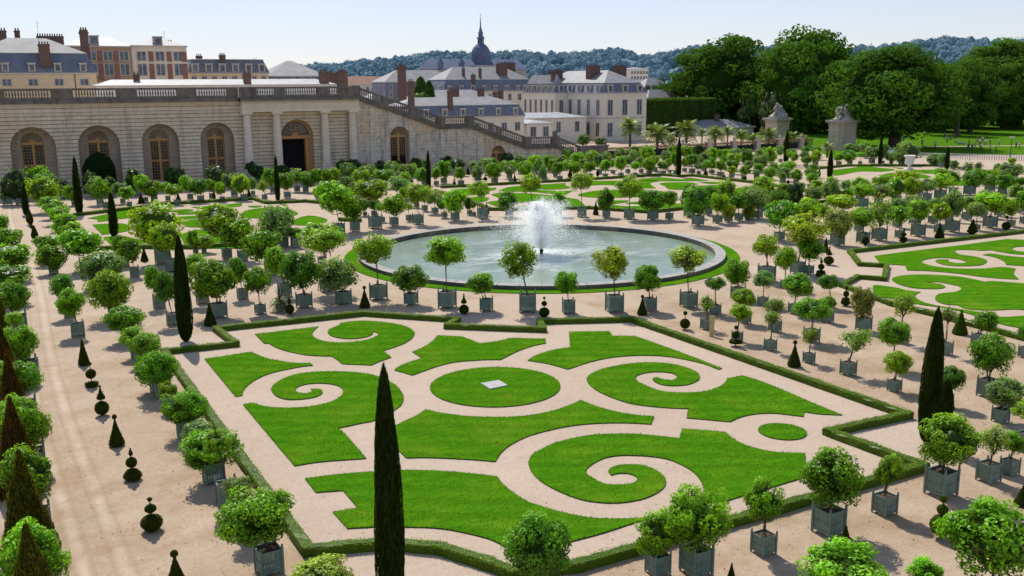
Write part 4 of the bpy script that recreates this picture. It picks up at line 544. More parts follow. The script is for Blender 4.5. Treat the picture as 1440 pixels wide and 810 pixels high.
def mat_gravel():
    m, nt = newmat('gravel'); k = NT(nt)
    p = k.pos(); x, y, z = k.sep(p)
    big = k.noise(.09, 4, .6, p); med = k.noise(.7, 5, .65, p); fine = k.noise(9, 6, .75, p); peb = k.noise(38, 3, .7, p)
    # raked pinkish gravel inside the parterre hedges, browner trodden sand outside them
    def inside(x0, x1, y0, y1):
        def win(v, a, b): return k.math('MULTIPLY', k.maprange(v, a - .15, a + .15, 0, 1), k.maprange(v, b - .15, b + .15, 1, 0))
        return k.math('MULTIPLY', win(x, x0, x1), win(y, y0, y1))
    ins = k.math('MAXIMUM', inside(8.6, 38, 25.4, 64.2), inside(57, 120, 38, 64))
    c1 = k.ramp(big, [(.3, (.47, .36, .27)), (.7, (.56, .44, .34))])
    c2 = k.ramp(k.noise(.16, 5, .65, p), [(.30, (.33, .215, .12)), (.70, (.53, .395, .27))])
    c2 = k.mix(k.maprange(y, 48, 80, 0, .75), c2, k.ramp(big, [(.3, (.49, .38, .285)), (.7, (.60, .475, .37))]))
    c = k.mix(ins, c2, c1)
    c = k.mix(k.maprange(med, .35, .75, 0, .4), c, (.37, .265, .18))
    c = k.mix(k.maprange(fine, .35, .65, 0, .5), c, (.62, .505, .40))
    c = k.mix(k.maprange(k.noise(5.5, 5, .75, p), .52, .70, 0, .5), c, (.29, .205, .14))
    c = k.mix(k.maprange(peb, .5, .7, 0, .7), c, (.22, .16, .115))
    c = k.mix(k.maprange(peb, .46, .3, 0, .45), c, (.72, .60, .49))
    scuff = k.noise(2.6, 6, .75, p, 1.2)
    c = k.mix(k.maprange(scuff, .52, .72, 0, .38), c, (.30, .215, .15))
    c = k.mix(k.maprange(scuff, .45, .28, 0, .3), c, (.64, .53, .43))
    # two wheel tracks run down the left avenue
    cx = k.math('ADD', k.math('MULTIPLY', k.math('SINE', k.math('MULTIPLY', y, .085)), .35), 2.1)
    d = k.math('ABSOLUTE', k.math('SUBTRACT', k.math('ABSOLUTE', k.math('SUBTRACT', x, cx)), .62))
    tr = k.math('MULTIPLY', k.maprange(d, .05, .24, 1, 0), k.maprange(k.noise(.5, 3, .6, p), .3, .6, .12, .5))
    ravel = k.mix(tr, c, (.66, .53, .42))
    edge = k.math('MULTIPLY', k.maprange(k.math('ABSOLUTE', k.math('SUBTRACT', d, .32)), .0, .12, .35, 0), k.maprange(x, 5, 6, 1, 0))
    c = k.mix(edge, ravel, (.33, .23, .15))
    out_ = k.math('SUBTRACT', 1.0, ins)
    wet = k.math('MULTIPLY', k.maprange(k.noise(.33, 5, .68, p), .46, .68, 0, .7), k.math('MULTIPLY', out_, k.maprange(y, 90, 40, .3, 1)))
    c = k.mix(wet, c, (.30, .195, .105))
    moss = k.math('MULTIPLY', k.maprange(k.noise(.21, 5, .72, p), .54, .70, 0, .42), k.math('MULTIPLY', out_, k.maprange(y, 90, 40, 0, 1)))
    c = k.mix(moss, c, (.19, .20, .07))
    h = k.math('ADD', k.math('MULTIPLY', fine, .6), peb)
    k.out(k.pri(c, .95, k.bump(h, .5, .03), .1).outputs[0])
    return m

def mat_grass(name='grass', a=(.040, .150, .005), b=(.092, .280, .008), y_=(.19, .30, .016), stripe=True):
    m, nt = newmat(name); k = NT(nt)
    p = k.pos(); x, y, z = k.sep(p)
    mp = k.n('ShaderNodeMapping'); mp.inputs['Scale'].default_value = (.55, 2.0, 1); mp.inputs['Rotation'].default_value = (0, 0, .5); k.l(p, mp.inputs[0])
    big = k.noise(.33, 5, .65, p); med = k.noise(1.7, 6, .7, mp.outputs[0]); fine = k.noise(9, 5, .75, mp.outputs[0]); vf = k.noise(45, 2, .6, p)
    c = k.ramp(med, [(.28, a), (.7, b)])
    c = k.mix(k.maprange(big, .48, .72, 0, .6), c, y_)
    c = k.mix(k.maprange(k.noise(.9, 4, .7, p), .60, .74, 0, .5), c, (.24, .25, .02))
    if stripe:
        w = k.math('SINE', k.math('ADD', k.math('MULTIPLY', k.math('ADD', x, k.math('MULTIPLY', y, 1.7)), 2.6), k.math('MULTIPLY', big, 7)))
        c = k.mix(k.maprange(w, -.4, .4, 0, .25), c, tuple(q * .7 for q in a))
    c = k.mix(k.maprange(fine, .5, .75, 0, .5), c, tuple(q * .6 for q in a))
    c = k.mix(k.maprange(vf, .55, .75, 0, .35), c, (.17, .36, .01))
    k.out(k.pri(c, .9, k.bump(k.math('ADD', fine, vf), .7, .05), 0.0).outputs[0])
    return m

def mat_stone(name, base=(.46, .40, .31), dark=(.2, .17, .14), course=.62, groove=.045, warm=(.5, .36, .2), rough_=.9, vert=0.0, joint=.55, stain=.5):
    """ashlar: courses by world height, weathering and warm patches"""
    m, nt = newmat(name); k = NT(nt)
    p = k.pos(); x, y, z = k.sep(p)
    n1 = k.noise(.22, 5, .65, p); n2 = k.noise(1.3, 5, .7, p); n3 = k.noise(7, 4, .7, p)
    c = k.mix(k.maprange(n1, .4, .7, 0, stain), base, warm)
    c = k.mix(k.maprange(n2, .45, .75, 0, stain), c, dark)
    c = k.mix(k.maprange(n3, .3, .8, 0, .35), c, tuple(q * 1.15 for q in base))
    st = k.n('ShaderNodeMapping'); st.inputs['Scale'].default_value = (1, 1, .07); k.l(p, st.inputs[0])
    c = k.mix(k.maprange(k.noise(1.1, 5, .7, st.outputs[0]), .50, .72, 0, stain * .8), c, tuple(q * .8 for q in dark))
    if course:
        row = k.math('DIVIDE', z, course)
        fr = k.math('FRACT', row)
        e = k.math('MULTIPLY', k.math('MINIMUM', fr, k.math('SUBTRACT', 1.0, fr)), course)
        g = k.maprange(e, groove * .35, groove, 1, 0)
        tone = k.n('ShaderNodeTexWhiteNoise', noise_dimensions='1D'); k.l(k.math('FLOOR', row), tone.inputs['W'])
        c = k.mix(k.maprange(tone.outputs['Value'], 0, 1, 0, .16), c, dark)
        if vert:
            off = k.math('MULTIPLY', k.math('FRACT', k.math('MULTIPLY', k.math('FLOOR', row), .5)), vert)
            fx = k.math('FRACT', k.math('DIVIDE', k.math('ADD', k.math('ADD', x, k.math('MULTIPLY', y, 1.0)), off), vert))
            ex = k.math('MULTIPLY', k.math('MINIMUM', fx, k.math('SUBTRACT', 1.0, fx)), vert)
            g = k.math('MAXIMUM', g, k.math('MULTIPLY', k.maprange(ex, .01, .03, 1, 0), .6))
        c = k.mix(k.math('MULTIPLY', g, joint), c, tuple(q * .35 for q in dark))
        nb = k.bump(k.math('SUBTRACT', k.math('MULTIPLY', n3, .3), g), .7, .06)
    else: nb = k.bump(k.math('ADD', n3, n2), .5, .04)
    k.out(k.pri(c, rough_, nb, .15).outputs[0])
    return m

def mat_rim():
    m, nt = newmat('rim_stone'); k = NT(nt)
    p = k.pos(); x, y, z = k.sep(p)
    a = k.math('MULTIPLY', k.math('ARCTAN2', k.math('SUBTRACT', y, 79.53), k.math('SUBTRACT', x, 46.33)), 60 / 6.28318)
    fr = k.math('FRACT', a); j = k.math('LESS_THAN', fr, .035)
    wn = k.n('ShaderNodeTexWhiteNoise', noise_dimensions='1D'); k.l(k.math('FLOOR', a), wn.inputs['W'])
    n1 = k.noise(1.2, 5, .7, p); n2 = k.noise(8, 4, .7, p)
    c = k.ramp(n1, [(.3, (.30, .285, .265)), (.7, (.50, .48, .45))])
    c = k.mix(k.maprange(wn.outputs[0], 0, 1, 0, .4), c, (.33, .31, .29))
    c = k.mix(k.maprange(n2, .5, .75, 0, .6), c, (.12, .115, .10))
    c = k.mix(k.math('MULTIPLY', j, .8), c, (.06, .06, .055))
    k.out(k.pri(c, .9, k.bump(n2, .4, .03), .15).outputs[0])
    return m

def mat_roof(name, col, rough=.45, spec=.5, band=.35, axis=2, var=.25):
    m, nt = newmat(name); k = NT(nt)
    p = k.obj(); xyz = k.sep(p)
    n1 = k.noise(.5, 5, .7, p); n2 = k.noise(4, 4, .7, p)
    fr = k.math('FRACT', k.math('DIVIDE', xyz[axis], band))
    g = k.maprange(fr, 0, .15, 1, 0)
    c = k.ramp(n1, [(.3, tuple(q * (1 - var) for q in col)), (.7, tuple(q * (1 + var) for q in col))])
    c = k.mix(k.maprange(n2, .4, .7, 0, .3), c, tuple(q * .6 for q in col))
    c = k.mix(k.math('MULTIPLY', g, .35), c, tuple(q * .45 for q in col))
    k.out(k.pri(c, rough, k.bump(k.math('ADD', n2, g), .25, .03), spec).outputs[0])
    return m

def mat_water():
    m, nt = newmat('water'); k = NT(nt)
    p = k.pos(); x, y, z = k.sep(p)
    dx = k.math('SUBTRACT', x, 46.3); dy = k.math('SUBTRACT', y, 79.3)
    r = k.math('SQRT', k.math('ADD', k.math('MULTIPLY', dx, dx), k.math('MULTIPLY', dy, dy)))
    mp = k.n('ShaderNodeMapping'); mp.inputs['Scale'].default_value = (.7, 1.6, 1); mp.inputs['Rotation'].default_value = (0, 0, -.5); k.l(p, mp.inputs[0])
    w1 = k.noise(1.1, 3, .6, mp.outputs[0], .6); w2 = k.noise(4.0, 3, .6, mp.outputs[0], .4); w3 = k.noise(13, 2, .6, mp.outputs[0])
    amp = k.maprange(r, 2, 15, 1.25, .5)
    h = k.math('MULTIPLY', k.math('ADD', k.math('ADD', k.math('MULTIPLY', w1, .7), k.math('MULTIPLY', w2, .35)), k.math('MULTIPLY', w3, .10)), amp)
    c = k.ramp(k.noise(.12, 3, .6, p), [(.3, (.17, .245, .17)), (.7, (.31, .385, .30))])
    foam = k.math('MULTIPLY', k.maprange(r, 1.0, 6.5, 1, 0), k.maprange(k.noise(1.6, 5, .7, mp.outputs[0], .8), .42, .62, 0, 1))
    lane = k.math('MULTIPLY', k.maprange(k.noise(.30, 5, .6, mp.outputs[0], 1.2), .48, .62, 0, .7), k.maprange(r, 3, 14, 1, 0))
    c = k.mix(k.math('MAXIMUM', foam, lane), c, (.75, .80, .80))
    pr = k.pri(c, k.math('ADD', k.math('MULTIPLY', foam, .6), .06), k.bump(h, .55, .16), .5)
    pr.inputs['IOR'].default_value = 1.33
    k.out(pr.outputs[0])
    return m

def mat_spray():
    m, nt = newmat('spray'); k = NT(nt)
    d = k.n('ShaderNodeBsdfDiffuse'); d.inputs[0].default_value = (.98, .99, 1, 1)
    t = k.n('ShaderNodeBsdfTranslucent'); t.inputs[0].default_value = (1, 1, 1, 1)
    mx = k.n('ShaderNodeMixShader'); mx.inputs[0].default_value = .8
    k.l(d.outputs[0], mx.inputs[1]); k.l(t.outputs[0], mx.inputs[2])
    k.out(mx.outputs[0])
    return m

def mat_objcol(name, rough=.7):
    m, nt = newmat(name); k = NT(nt)
    c = k.n('ShaderNodeObjectInfo').outputs['Color']
    k.out(k.pri(c, rough, None, .3).outputs[0])
    return m

def mat_body():
    """clothing by height on one continuous body: shoes, trousers, shirt (object colour), skin, hair"""
    m, nt = newmat('person_cloth'); k = NT(nt)
    a = k.n('ShaderNodeAttribute', attribute_name='tone').outputs['Fac']
    c = k.n('ShaderNodeObjectInfo').outputs['Color']
    st = k.ramp(a, [(0, (.03, .03, .05)), (.25, (.05, .06, .10)), (.5, (1, 1, 1)), (.75, (.5, .3, .22)), (1, (.05, .03, .02))])
    st.node.color_ramp.interpolation = 'CONSTANT'
    e = st.node.color_ramp.elements
    for i, q in enumerate((0, .2, .4, .6, .85)): e[i].position = q
    isshirt = k.math('MULTIPLY', k.math('GREATER_THAN', a, .4), k.math('LESS_THAN', a, .6))
    k.out(k.pri(k.mix(isshirt, st, c), .8, None, .2).outputs[0])
    return m

def mat_glass(name='window_glass', col=(.085, .105, .135), rough=.12):
    m, nt = newmat(name); k = NT(nt)
    f = k.noise(.8, 3, .6, k.pos())
    c = k.ramp(f, [(.35, tuple(q * .5 for q in col)), (.7, tuple(q * 1.8 for q in col))])
    k.out(k.pri(c, rough, None, .5).outputs[0])
    return m

def mat_lattice():
    """pane grid of an arched window: dark glass behind ochre glazing bars"""
    m, nt = newmat('arched_glazing'); k = NT(nt)
    p = k.pos(); x, y, z = k.sep(p)
    def grid(v, s_):
        f = k.math('FRACT', k.math('DIVIDE', v, s_))
        return k.math('LESS_THAN', k.math('MULTIPLY', k.math('MINIMUM', f, k.math('SUBTRACT', 1.0, f)), s_), .024)
    g = k.math('MAXIMUM', grid(x, .42), grid(z, .46))
    n = k.noise(1.5, 3, .6, p)
    gl = k.ramp(n, [(.35, (.006, .007, .009)), (.75, (.06, .065, .065))])
    c = k.mix(g, gl, (.40, .22, .085))
    k.out(k.pri(c, k.math('ADD', k.math('MULTIPLY', g, .5), .2), None, .4).outputs[0])
    return m

M = dict(
    gravel=mat_gravel(), grass=mat_grass(), park=mat_grass('park_grass', (.048, .13, .008), (.088, .215, .012), (.14, .23, .018), False),
    leaf=leafmat('leaf'), leaf_big=leafmat('leaf_big', None, .32, (1.4, 1.25, .35), .45, 1.45, .7, .03), fir=leafmat('fir_leaf', None, .3, (1.5, 1.25, .3), .5, 1.9, .8, .03),
    palm=leafmat('palm_leaf', None, .25, (1.3, 1.2, .4), .5, 1.4), farleaf=leafmat('far_leaf', None, .5, (1, 1, 1), .88, 1.1, 1.0, .0),
    hedge=leafmat('hedge_leaf', (.165, .30, .014), .38, (1.5, 1.2, .3), .4, 1.7),
    blade=leafmat('blade', (.085, .255, .008), .4, (1.4, 1.2, .3), .75, 1.3, .8, 0.0),
    bark=plain('bark', (.10, .075, .055), .9, .35, 6, .6), soil=plain('soil', (.10, .065, .045), 1, .4, 14, .8),
    box=plain('box_green', (.165, .235, .185), .55, .2, 2.2, .1, .35), boxd=plain('box_dark', (.075, .12, .10), .6, .2, 2.2, .1, .3),
    water=mat_water(), spray=mat_spray(), recess=mat_stone('wall_stone_shaded', (.44, .36, .27), (.22, .18, .14), .62, .02, (.48, .33, .19), joint=.3, stain=.6), rim=mat_rim(), rimd=mat_stone('rim_dark', (.10, .10, .09), (.04, .045, .035), 0, stain=.6),  # recess: wall stone darkened to put shade into the window recesses
    wall=mat_stone('rusticated_stone', (.80, .67, .50), (.40, .33, .26), .60, .075, (.72, .50, .29), joint=.8, stain=.75),
    smooth=mat_stone('ashlar_stone', (.76, .66, .53), (.25, .225, .20), .62, .02, (.80, .50, .26), vert=2.2, joint=.45, stain=.95),
    pale=mat_stone('pale_stone', (.80, .70, .56), (.52, .44, .36), 1.0, .012, (.74, .56, .36), joint=.3, stain=.4),
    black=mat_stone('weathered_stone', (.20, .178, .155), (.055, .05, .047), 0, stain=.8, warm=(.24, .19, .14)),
    pier=mat_stone('pier_stone', (.60, .52, .42), (.2, .17, .14), .5, .03, (.46, .36, .24), vert=1.1, joint=.6, stain=.6),
    statue=mat_stone('statue_stone', (.46, .42, .38), (.17, .16, .15), 0, stain=.6, warm=(.3, .26, .2)),
    marble=plain('white_marble', (.74, .72, .68), .6, .1, 3, .1),
    wood=plain('ochre_wood', (.55, .29, .10), .55, .15, 4), pane=mat_lattice(), glass=mat_glass(), void=plain('dark_inside', (.012, .011, .012), 1, .2, 1),
    slab=plain('slab_stone', (.42, .41, .39), .8, .2, 4, .2),
    zinc=mat_roof('zinc_roof', (.34, .345, .355), .6, .4, .7, 0), slate=mat_roof('slate_roof', (.17, .18, .205), .6, .4, .3, 2), slateb=mat_roof('blue_slate', (.155, .178, .228), .6, .4, .3, 2),
    slatel=mat_roof('pale_slate', (.27, .265, .27), .65, .3, .45, 2), tile=mat_roof('clay_tile_roof', (.36, .20, .14), .8, .2, .35, 2),
    ochre=plain('ochre_plaster', (.70, .54, .34), .9, .12, 1.2, .1), cream=mat_stone('cream_stone', (.80, .73, .60), (.50, .45, .38), .5, .02, (.66, .58, .45), joint=.2, stain=.3),
    white=plain('white_plaster', (.74, .70, .62), .9, .08, 1.2), brick=mat_stone('brick_wall', (.30, .165, .12), (.24, .1, .07), .25, .03, (.5, .27, .15), joint=.2, stain=.4),
    orange=plain('orange_brick', (.42, .27, .18), .9, .15, 2), brickd=plain('chimney_brick', (.155, .098, .08), .95, .3, 3, .3),
    trim=plain('window_trim', (.52, .48, .42), .8, .1, 3), iron=plain('dark_iron', (.03, .03, .032), .6, .2, 4), rust=plain('rusty_iron', (.26, .13, .07), .85, .3, 3),
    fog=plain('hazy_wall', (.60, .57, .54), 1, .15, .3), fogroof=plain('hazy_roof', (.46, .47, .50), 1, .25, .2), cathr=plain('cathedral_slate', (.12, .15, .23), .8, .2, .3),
    cathw=plain('cathedral_stone', (.36, .33, .31), .9, .15, .4), body=mat_body(), car=plain('white_car_paint', (.78, .78, .78), .25, .03, 1, 0, .5), tyre=plain('tyre_rubber', (.02, .02, .02), .9, .1, 3),
    plank=plain('yellow_plank', (.60, .47, .20), .7, .1, 3), stake=plain('grey_stake', (.42, .38, .33), .8, .2, 4), hill=plain('far_hill', (.115, .19, .245), 1, .25, .01),  # far_hill is blued by distance haze put into its colour
    dirt=plain('town_ground', (.30, .27, .23), 1, .2, .1), redleaf=leafmat('red_leaf', (.35, .03, .04), .3, (1, 1, 1)), lawnedge=plain('turf_edge', (.05, .075, .015), 1, .3, 6), grey=plain('lamp_grey', (.5, .5, .5), .5, .1, 3),
)

# ------------------------------------------------------------------ mesh builder
class MB:
    def __init__(s): s.v = []; s.f = []; s.mi = []; s.t = []; s.smooth = False; s.n = 0
    def add(s, v, f, mi=0, t=.5):
        o = s.n
        v = [tuple(q) for q in v]
        s.v += v; s.n += len(v)
        s.f += [tuple(i + o for i in q) for q in f]
        s.mi += [mi] * len(f)
        s.t += list(t) if hasattr(t, '__len__') else [t] * len(v)
        return s
    def box(s, x0, x1, y0, y1, z0, z1, mi=0, t=.5):
        v = [(x, y, z) for z in (z0, z1) for y in (y0, y1) for x in (x0, x1)]
        return s.add(v, [(0, 2, 3, 1), (4, 5, 7, 6), (0, 1, 5, 4), (2, 6, 7, 3), (0, 4, 6, 2), (1, 3, 7, 5)], mi, t)
    def cyl(s, p, q, r0, r1, n=8, mi=0, t=.5, cap=True):
        p = Vector(p); q = Vector(q); d = (q - p).normalized()
        a = d.orthogonal().normalized(); b = d.cross(a)
        v = []
        for c, r in ((p, r0), (q, r1)):
            for i in range(n):
                w = 2 * PI * i / n
                v.append(c + (a * math.cos(w) + b * math.sin(w)) * r)
        f = [(i, (i + 1) % n, n + (i + 1) % n, n + i) for i in range(n)]
        if cap: f += [tuple(range(n - 1, -1, -1)), tuple(range(n, 2 * n))]
        return s.add(v, f, mi, t)
    def lathe(s, prof, c=(0, 0, 0), n=12, mi=0, t=.5, sx=1.0, wob=0.0):
        v = []; f = []
        for j, (r, z) in enumerate(prof):
            for i in range(n):
                w = 2 * PI * i / n
                rr = r * (1 + wob * (rs.rand() - .5))
                v.append((c[0] + rr * math.cos(w) * sx, c[1] + rr * math.sin(w) * sx, c[2] + z))
        for j in range(len(prof) - 1):
            for i in range(n):
                k = (i + 1) % n
                f.append((j * n + i, j * n + k, j * n + n + k, j * n + n + i))
        f.append(tuple(range(n - 1, -1, -1))); L = (len(prof) - 1) * n
        f.append(tuple(range(L, L + n)))
        return s.add(v, f, mi, t)
    def ball(s, c, r, n=10, m=7, mi=0, t=.5, sq=1.0):
        return s.lathe([(max(.001, r * math.sin(PI * j / m)), -r * sq * math.cos(PI * j / m)) for j in range(m + 1)], c, n, mi, t)
    def poly_xz(s, outer, holes, y, mi=0, t=.5):
        loops = [[Vector((a, 0, b)) for a, b in l] for l in [outer] + list(holes)]
        pts = [(p.x, y, p.z) for l in loops for p in l]
        tri = tessellate_polygon([[Vector((p.x, p.z, 0)) for p in l] for l in loops])
        out = []
        for a, b, c in tri:
            A, B, C = pts[a], pts[b], pts[c]
            cr = (B[0] - A[0]) * (C[2] - A[2]) - (B[2] - A[2]) * (C[0] - A[0])
            out.append((a, b, c) if cr > 0 else (a, c, b))
        return s.add(pts, out, mi, t)
    def leaves(s, P, N, size, aspect=.55, mi=0, tone=None, jit=.6, tang=None):
        n = len(P)
        if n == 0: return s
        N = N + rs.normal(size=(n, 3)) * jit
        N /= np.linalg.norm(N, axis=1)[:, None] + 1e-9
        T = rs.normal(size=(n, 3)) if tang is None else tang + rs.normal(size=(n, 3)) * .25
        T -= N * (T * N).sum(1)[:, None]
        T /= np.linalg.norm(T, axis=1)[:, None] + 1e-9
        B = np.cross(N, T)
        L = (size * (.7 + .6 * rs.rand(n)))[:, None] if np.ndim(size) == 0 else size[:, None]
        W = L * aspect
        V = np.stack([P - T * L * .5, P + B * W * .5, P + T * L * .5 + N * L * .08, P - B * W * .5], 1).reshape(-1, 3)
        F = np.arange(n * 4).reshape(-1, 4)
        tn = rs.rand(n) if tone is None else np.clip(tone, 0, 1)
        o = s.n
        s.v += [tuple(q) for q in V.tolist()]; s.n += n * 4
        s.f += [tuple(q) for q in (F + o).tolist()]
        s.mi += [mi] * n
        s.t += np.repeat(tn, 4).tolist()
        return s
    def mesh(s, name, mats, smooth=False, bevel=None):
        me = bpy.data.meshes.new(name)
        me.from_pydata(s.v, [], s.f)
        for m in (mats if isinstance(mats, (list, tuple)) else [mats]): me.materials.append(m)
        me.polygons.foreach_set('material_index', s.mi)
        if smooth: me.polygons.foreach_set('use_smooth', [True] * len(s.f))
        at = me.attributes.new('tone', 'FLOAT', 'POINT')
        at.data.foreach_set('value', s.t)
        me.update()
        return me
    def build(s, name, mats, parent=None, loc=(0, 0, 0), smooth=False):
        return inst(name, s.mesh(name, mats, smooth), parent, loc)

def sphere_pts(n):
    v = rs.normal(size=(n, 3))
    return v / np.linalg.norm(v, axis=1)[:, None]

def blob(mb, c, r, lumps=.18, n=14, m=9, t=.15, sq=1.0, seed=0):
    """a lumpy closed core"""
    g = np.random.RandomState(seed)
    ph = g.rand(6) * 6.28
    v = []; f = []
    for j in range(m + 1):
        a = PI * j / m
        for i in range(n):
            w = 2 * PI * i / n
            d = np.array((math.sin(a) * math.cos(w), math.sin(a) * math.sin(w), -math.cos(a)))
            k = 1 + lumps * (math.sin(3 * d[0] + ph[0]) * math.sin(4 * d[1] + ph[1]) + .6 * math.sin(7 * d[2] + ph[2]) * math.sin(6 * d[0] + ph[3]))
            v.append((c[0] + d[0] * r * k, c[1] + d[1] * r * k, c[2] + d[2] * r * k * sq))
    for j in range(m):
        for i in range(n):
            q = (i + 1) % n
            f.append((j * n + i, j * n + q, j * n + n + q, j * n + n + i))
    mb.add(v, f, 0, t)

# ------------------------------------------------------------------ potted-tree parts
def crown(seed, clumps=26, per=80, leaf=.14, core=.66, cr=.36, rad=.68, flat=1.0, hole=0.0):
    soft = .62 if seed < 500 else 1.0
    global rs
    keep = rs; rs = np.random.RandomState(seed)
    mb = MB()
    if core: blob(mb, (0, 0, 0), core, .14, 14, 9, -.4, 1.0, seed)  # core toned dark for the shade inside the crown
    C = sphere_pts(clumps)
    C[:, 2] = C[:, 2] * .95
    R = rad * (.82 + .36 * rs.rand(clumps))
    if hole:
        R *= (1 - hole * rs.rand(clumps))
    for d, r in zip(C, R):
        c = d * r
        k = cr * (.75 + .5 * rs.rand())
        p = sphere_pts(per) * (k * (.55 + .45 * rs.rand(per) ** .5))[:, None]
        nrm = p / (np.linalg.norm(p, axis=1)[:, None]) * .8 + d * .7
        q = c + p
        base = .5 + .3 * (rs.rand() - .5)
        out = np.linalg.norm(q, axis=1)
        tone = base + .04 * (soft < 1) - .06 + soft * (.34 * (rs.rand(per) - .5) + .9 * (out - .82) + .16 * q[:, 2] + .5 * p[:, 2])  # light and shade put into leaf tone: dark inside, lit tips and tops
        mb.leaves(q, nrm, leaf, .58, 0, tone, .55)
    rs = keep
    return mb

def limbs(seed, n=7):
    g = random.Random(seed)
    mb = MB()
    for i in range(n):
        a = 2 * PI * i / n + g.random(); e = g.uniform(.2, 1.1)
        p = (0, 0, -.95); q = (math.cos(a) * .3, math.sin(a) * .3, -.4 + .2 * e)
        r = (math.cos(a) * .75 * math.cos(e), math.sin(a) * .75 * math.cos(e), -.1 + .75 * math.sin(e))
        mb.cyl(p, q, .045, .03, 5); mb.cyl(q, r, .03, .01, 5)
    return mb

CROWN = {}
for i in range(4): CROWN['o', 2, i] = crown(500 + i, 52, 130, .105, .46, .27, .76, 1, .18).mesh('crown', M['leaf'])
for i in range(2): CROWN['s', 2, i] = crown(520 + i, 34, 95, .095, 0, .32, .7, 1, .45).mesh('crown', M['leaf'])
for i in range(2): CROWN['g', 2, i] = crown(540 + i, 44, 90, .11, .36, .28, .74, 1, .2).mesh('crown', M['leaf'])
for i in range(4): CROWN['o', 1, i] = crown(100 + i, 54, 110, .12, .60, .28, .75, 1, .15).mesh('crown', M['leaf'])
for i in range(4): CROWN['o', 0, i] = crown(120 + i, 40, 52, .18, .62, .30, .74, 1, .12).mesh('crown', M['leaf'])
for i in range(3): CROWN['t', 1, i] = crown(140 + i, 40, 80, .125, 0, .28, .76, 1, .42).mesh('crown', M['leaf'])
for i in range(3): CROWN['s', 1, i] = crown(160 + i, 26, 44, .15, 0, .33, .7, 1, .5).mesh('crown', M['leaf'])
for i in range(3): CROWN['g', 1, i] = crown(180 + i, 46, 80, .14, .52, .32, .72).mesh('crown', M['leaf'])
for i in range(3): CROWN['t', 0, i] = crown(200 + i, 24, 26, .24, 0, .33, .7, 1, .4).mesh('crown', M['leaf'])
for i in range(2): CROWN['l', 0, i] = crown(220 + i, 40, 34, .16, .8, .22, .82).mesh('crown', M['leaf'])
LIMB = [limbs(i).mesh('limbs', M['bark'], True) for i in range(3)]

def trunk_mesh(bend):
    mb = MB(); n = 6; pts = []
    for j in range(n + 1):
        z = j / n
        pts.append((bend * math.sin(z * PI) * .6, bend * .4 * math.sin(z * 2.2), z))
    for j in range(n):
        r0 = 1.25 - .5 * j / n + (.35 if j == 0 else 0); r1 = 1.25 - .5 * (j + 1) / n
        # radius is in unit 1 = 4 cm at scale 1; xy scaled at placing
        mb.cyl((pts[j][0], pts[j][1], pts[j][2]), (pts[j + 1][0], pts[j + 1][1], pts[j + 1][2]), r0, r1, 7, cap=False)
    return mb.mesh('trunk', M['bark'], True)
TRUNK = [trunk_mesh(b) for b in (0, .8, -1.0)]

def box_body():
    """panelled sides of a square planter, 1 m wide, standing on its feet"""
    mb = MB(); a = .445; z0, z1 = .12, .94
    for sx, sy in ((1, 0), (-1, 0), (0, 1), (0, -1)):
        def put(u0, u1, w0, w1, zz0, zz1):
            if sx: mb.box(min(sx * w0, sx * w1), max(sx * w0, sx * w1), u0, u1, zz0, zz1)
            else: mb.box(u0, u1, min(sy * w0, sy * w1), max(sy * w0, sy * w1), zz0, zz1)
        n = 7
        for i in range(n):                                # upright boards
            u0 = -a + 2 * a * i / n; u1 = u0 + 2 * a / n - .012
            put(u0, u1, a - .02, a + .004 * (i % 2), z0 + .09, z1 - .085)
        put(-a, a, a - .02, a + .022, z0, z0 + .085)       # rails
        put(-a, a, a - .02, a + .022, z1 - .08, z1)
        put(-a * .8, a * .8, a + .023, a + .034, z0 + .36, z0 + .40)
    return mb
def box_post(mb, x, y):
    mb.box(x - .045, x + .045, y - .045, y + .045, .05, .99)
    mb.lathe([(.05, 0), (.062, .03), (.05, .06)], (x, y, .99), 8)
    mb.ball((x, y, 1.095), .052, 8, 6)
    mb.lathe([(.035, 0), (.06, .06)], (x, y, 0.0), 8)
BODY = box_body().mesh('planter_box', M['box'])
POST = MB(); box_post(POST, 0, 0); POST = POST.mesh('corner_post', M['box'])
sm = MB(); sm.add([(-.44, -.44, .86), (.44, -.44, .86), (.44, .44, .86), (-.44, .44, .86)], [(0, 1, 2, 3)])
for i in range(40): sm.box(*(lambda x, y, r: (x - r, x + r, y - r, y + r, .855, .86 + r))(rnd.uniform(-.4, .4), rnd.uniform(-.4, .4), rnd.uniform(.01, .03)))
SOIL = sm.mesh('soil', M['soil'])
far = box_body()
for x in (-.455, .455):
    for y in (-.455, .455): box_post(far, x, y)
far.add([(-.44, -.44, .86), (.44, -.44, .86), (.44, .44, .86), (-.44, .44, .86)], [(0, 1, 2, 3)], 1)
FARBOX = far.mesh('planter_box', [M['box'], M['soil']])

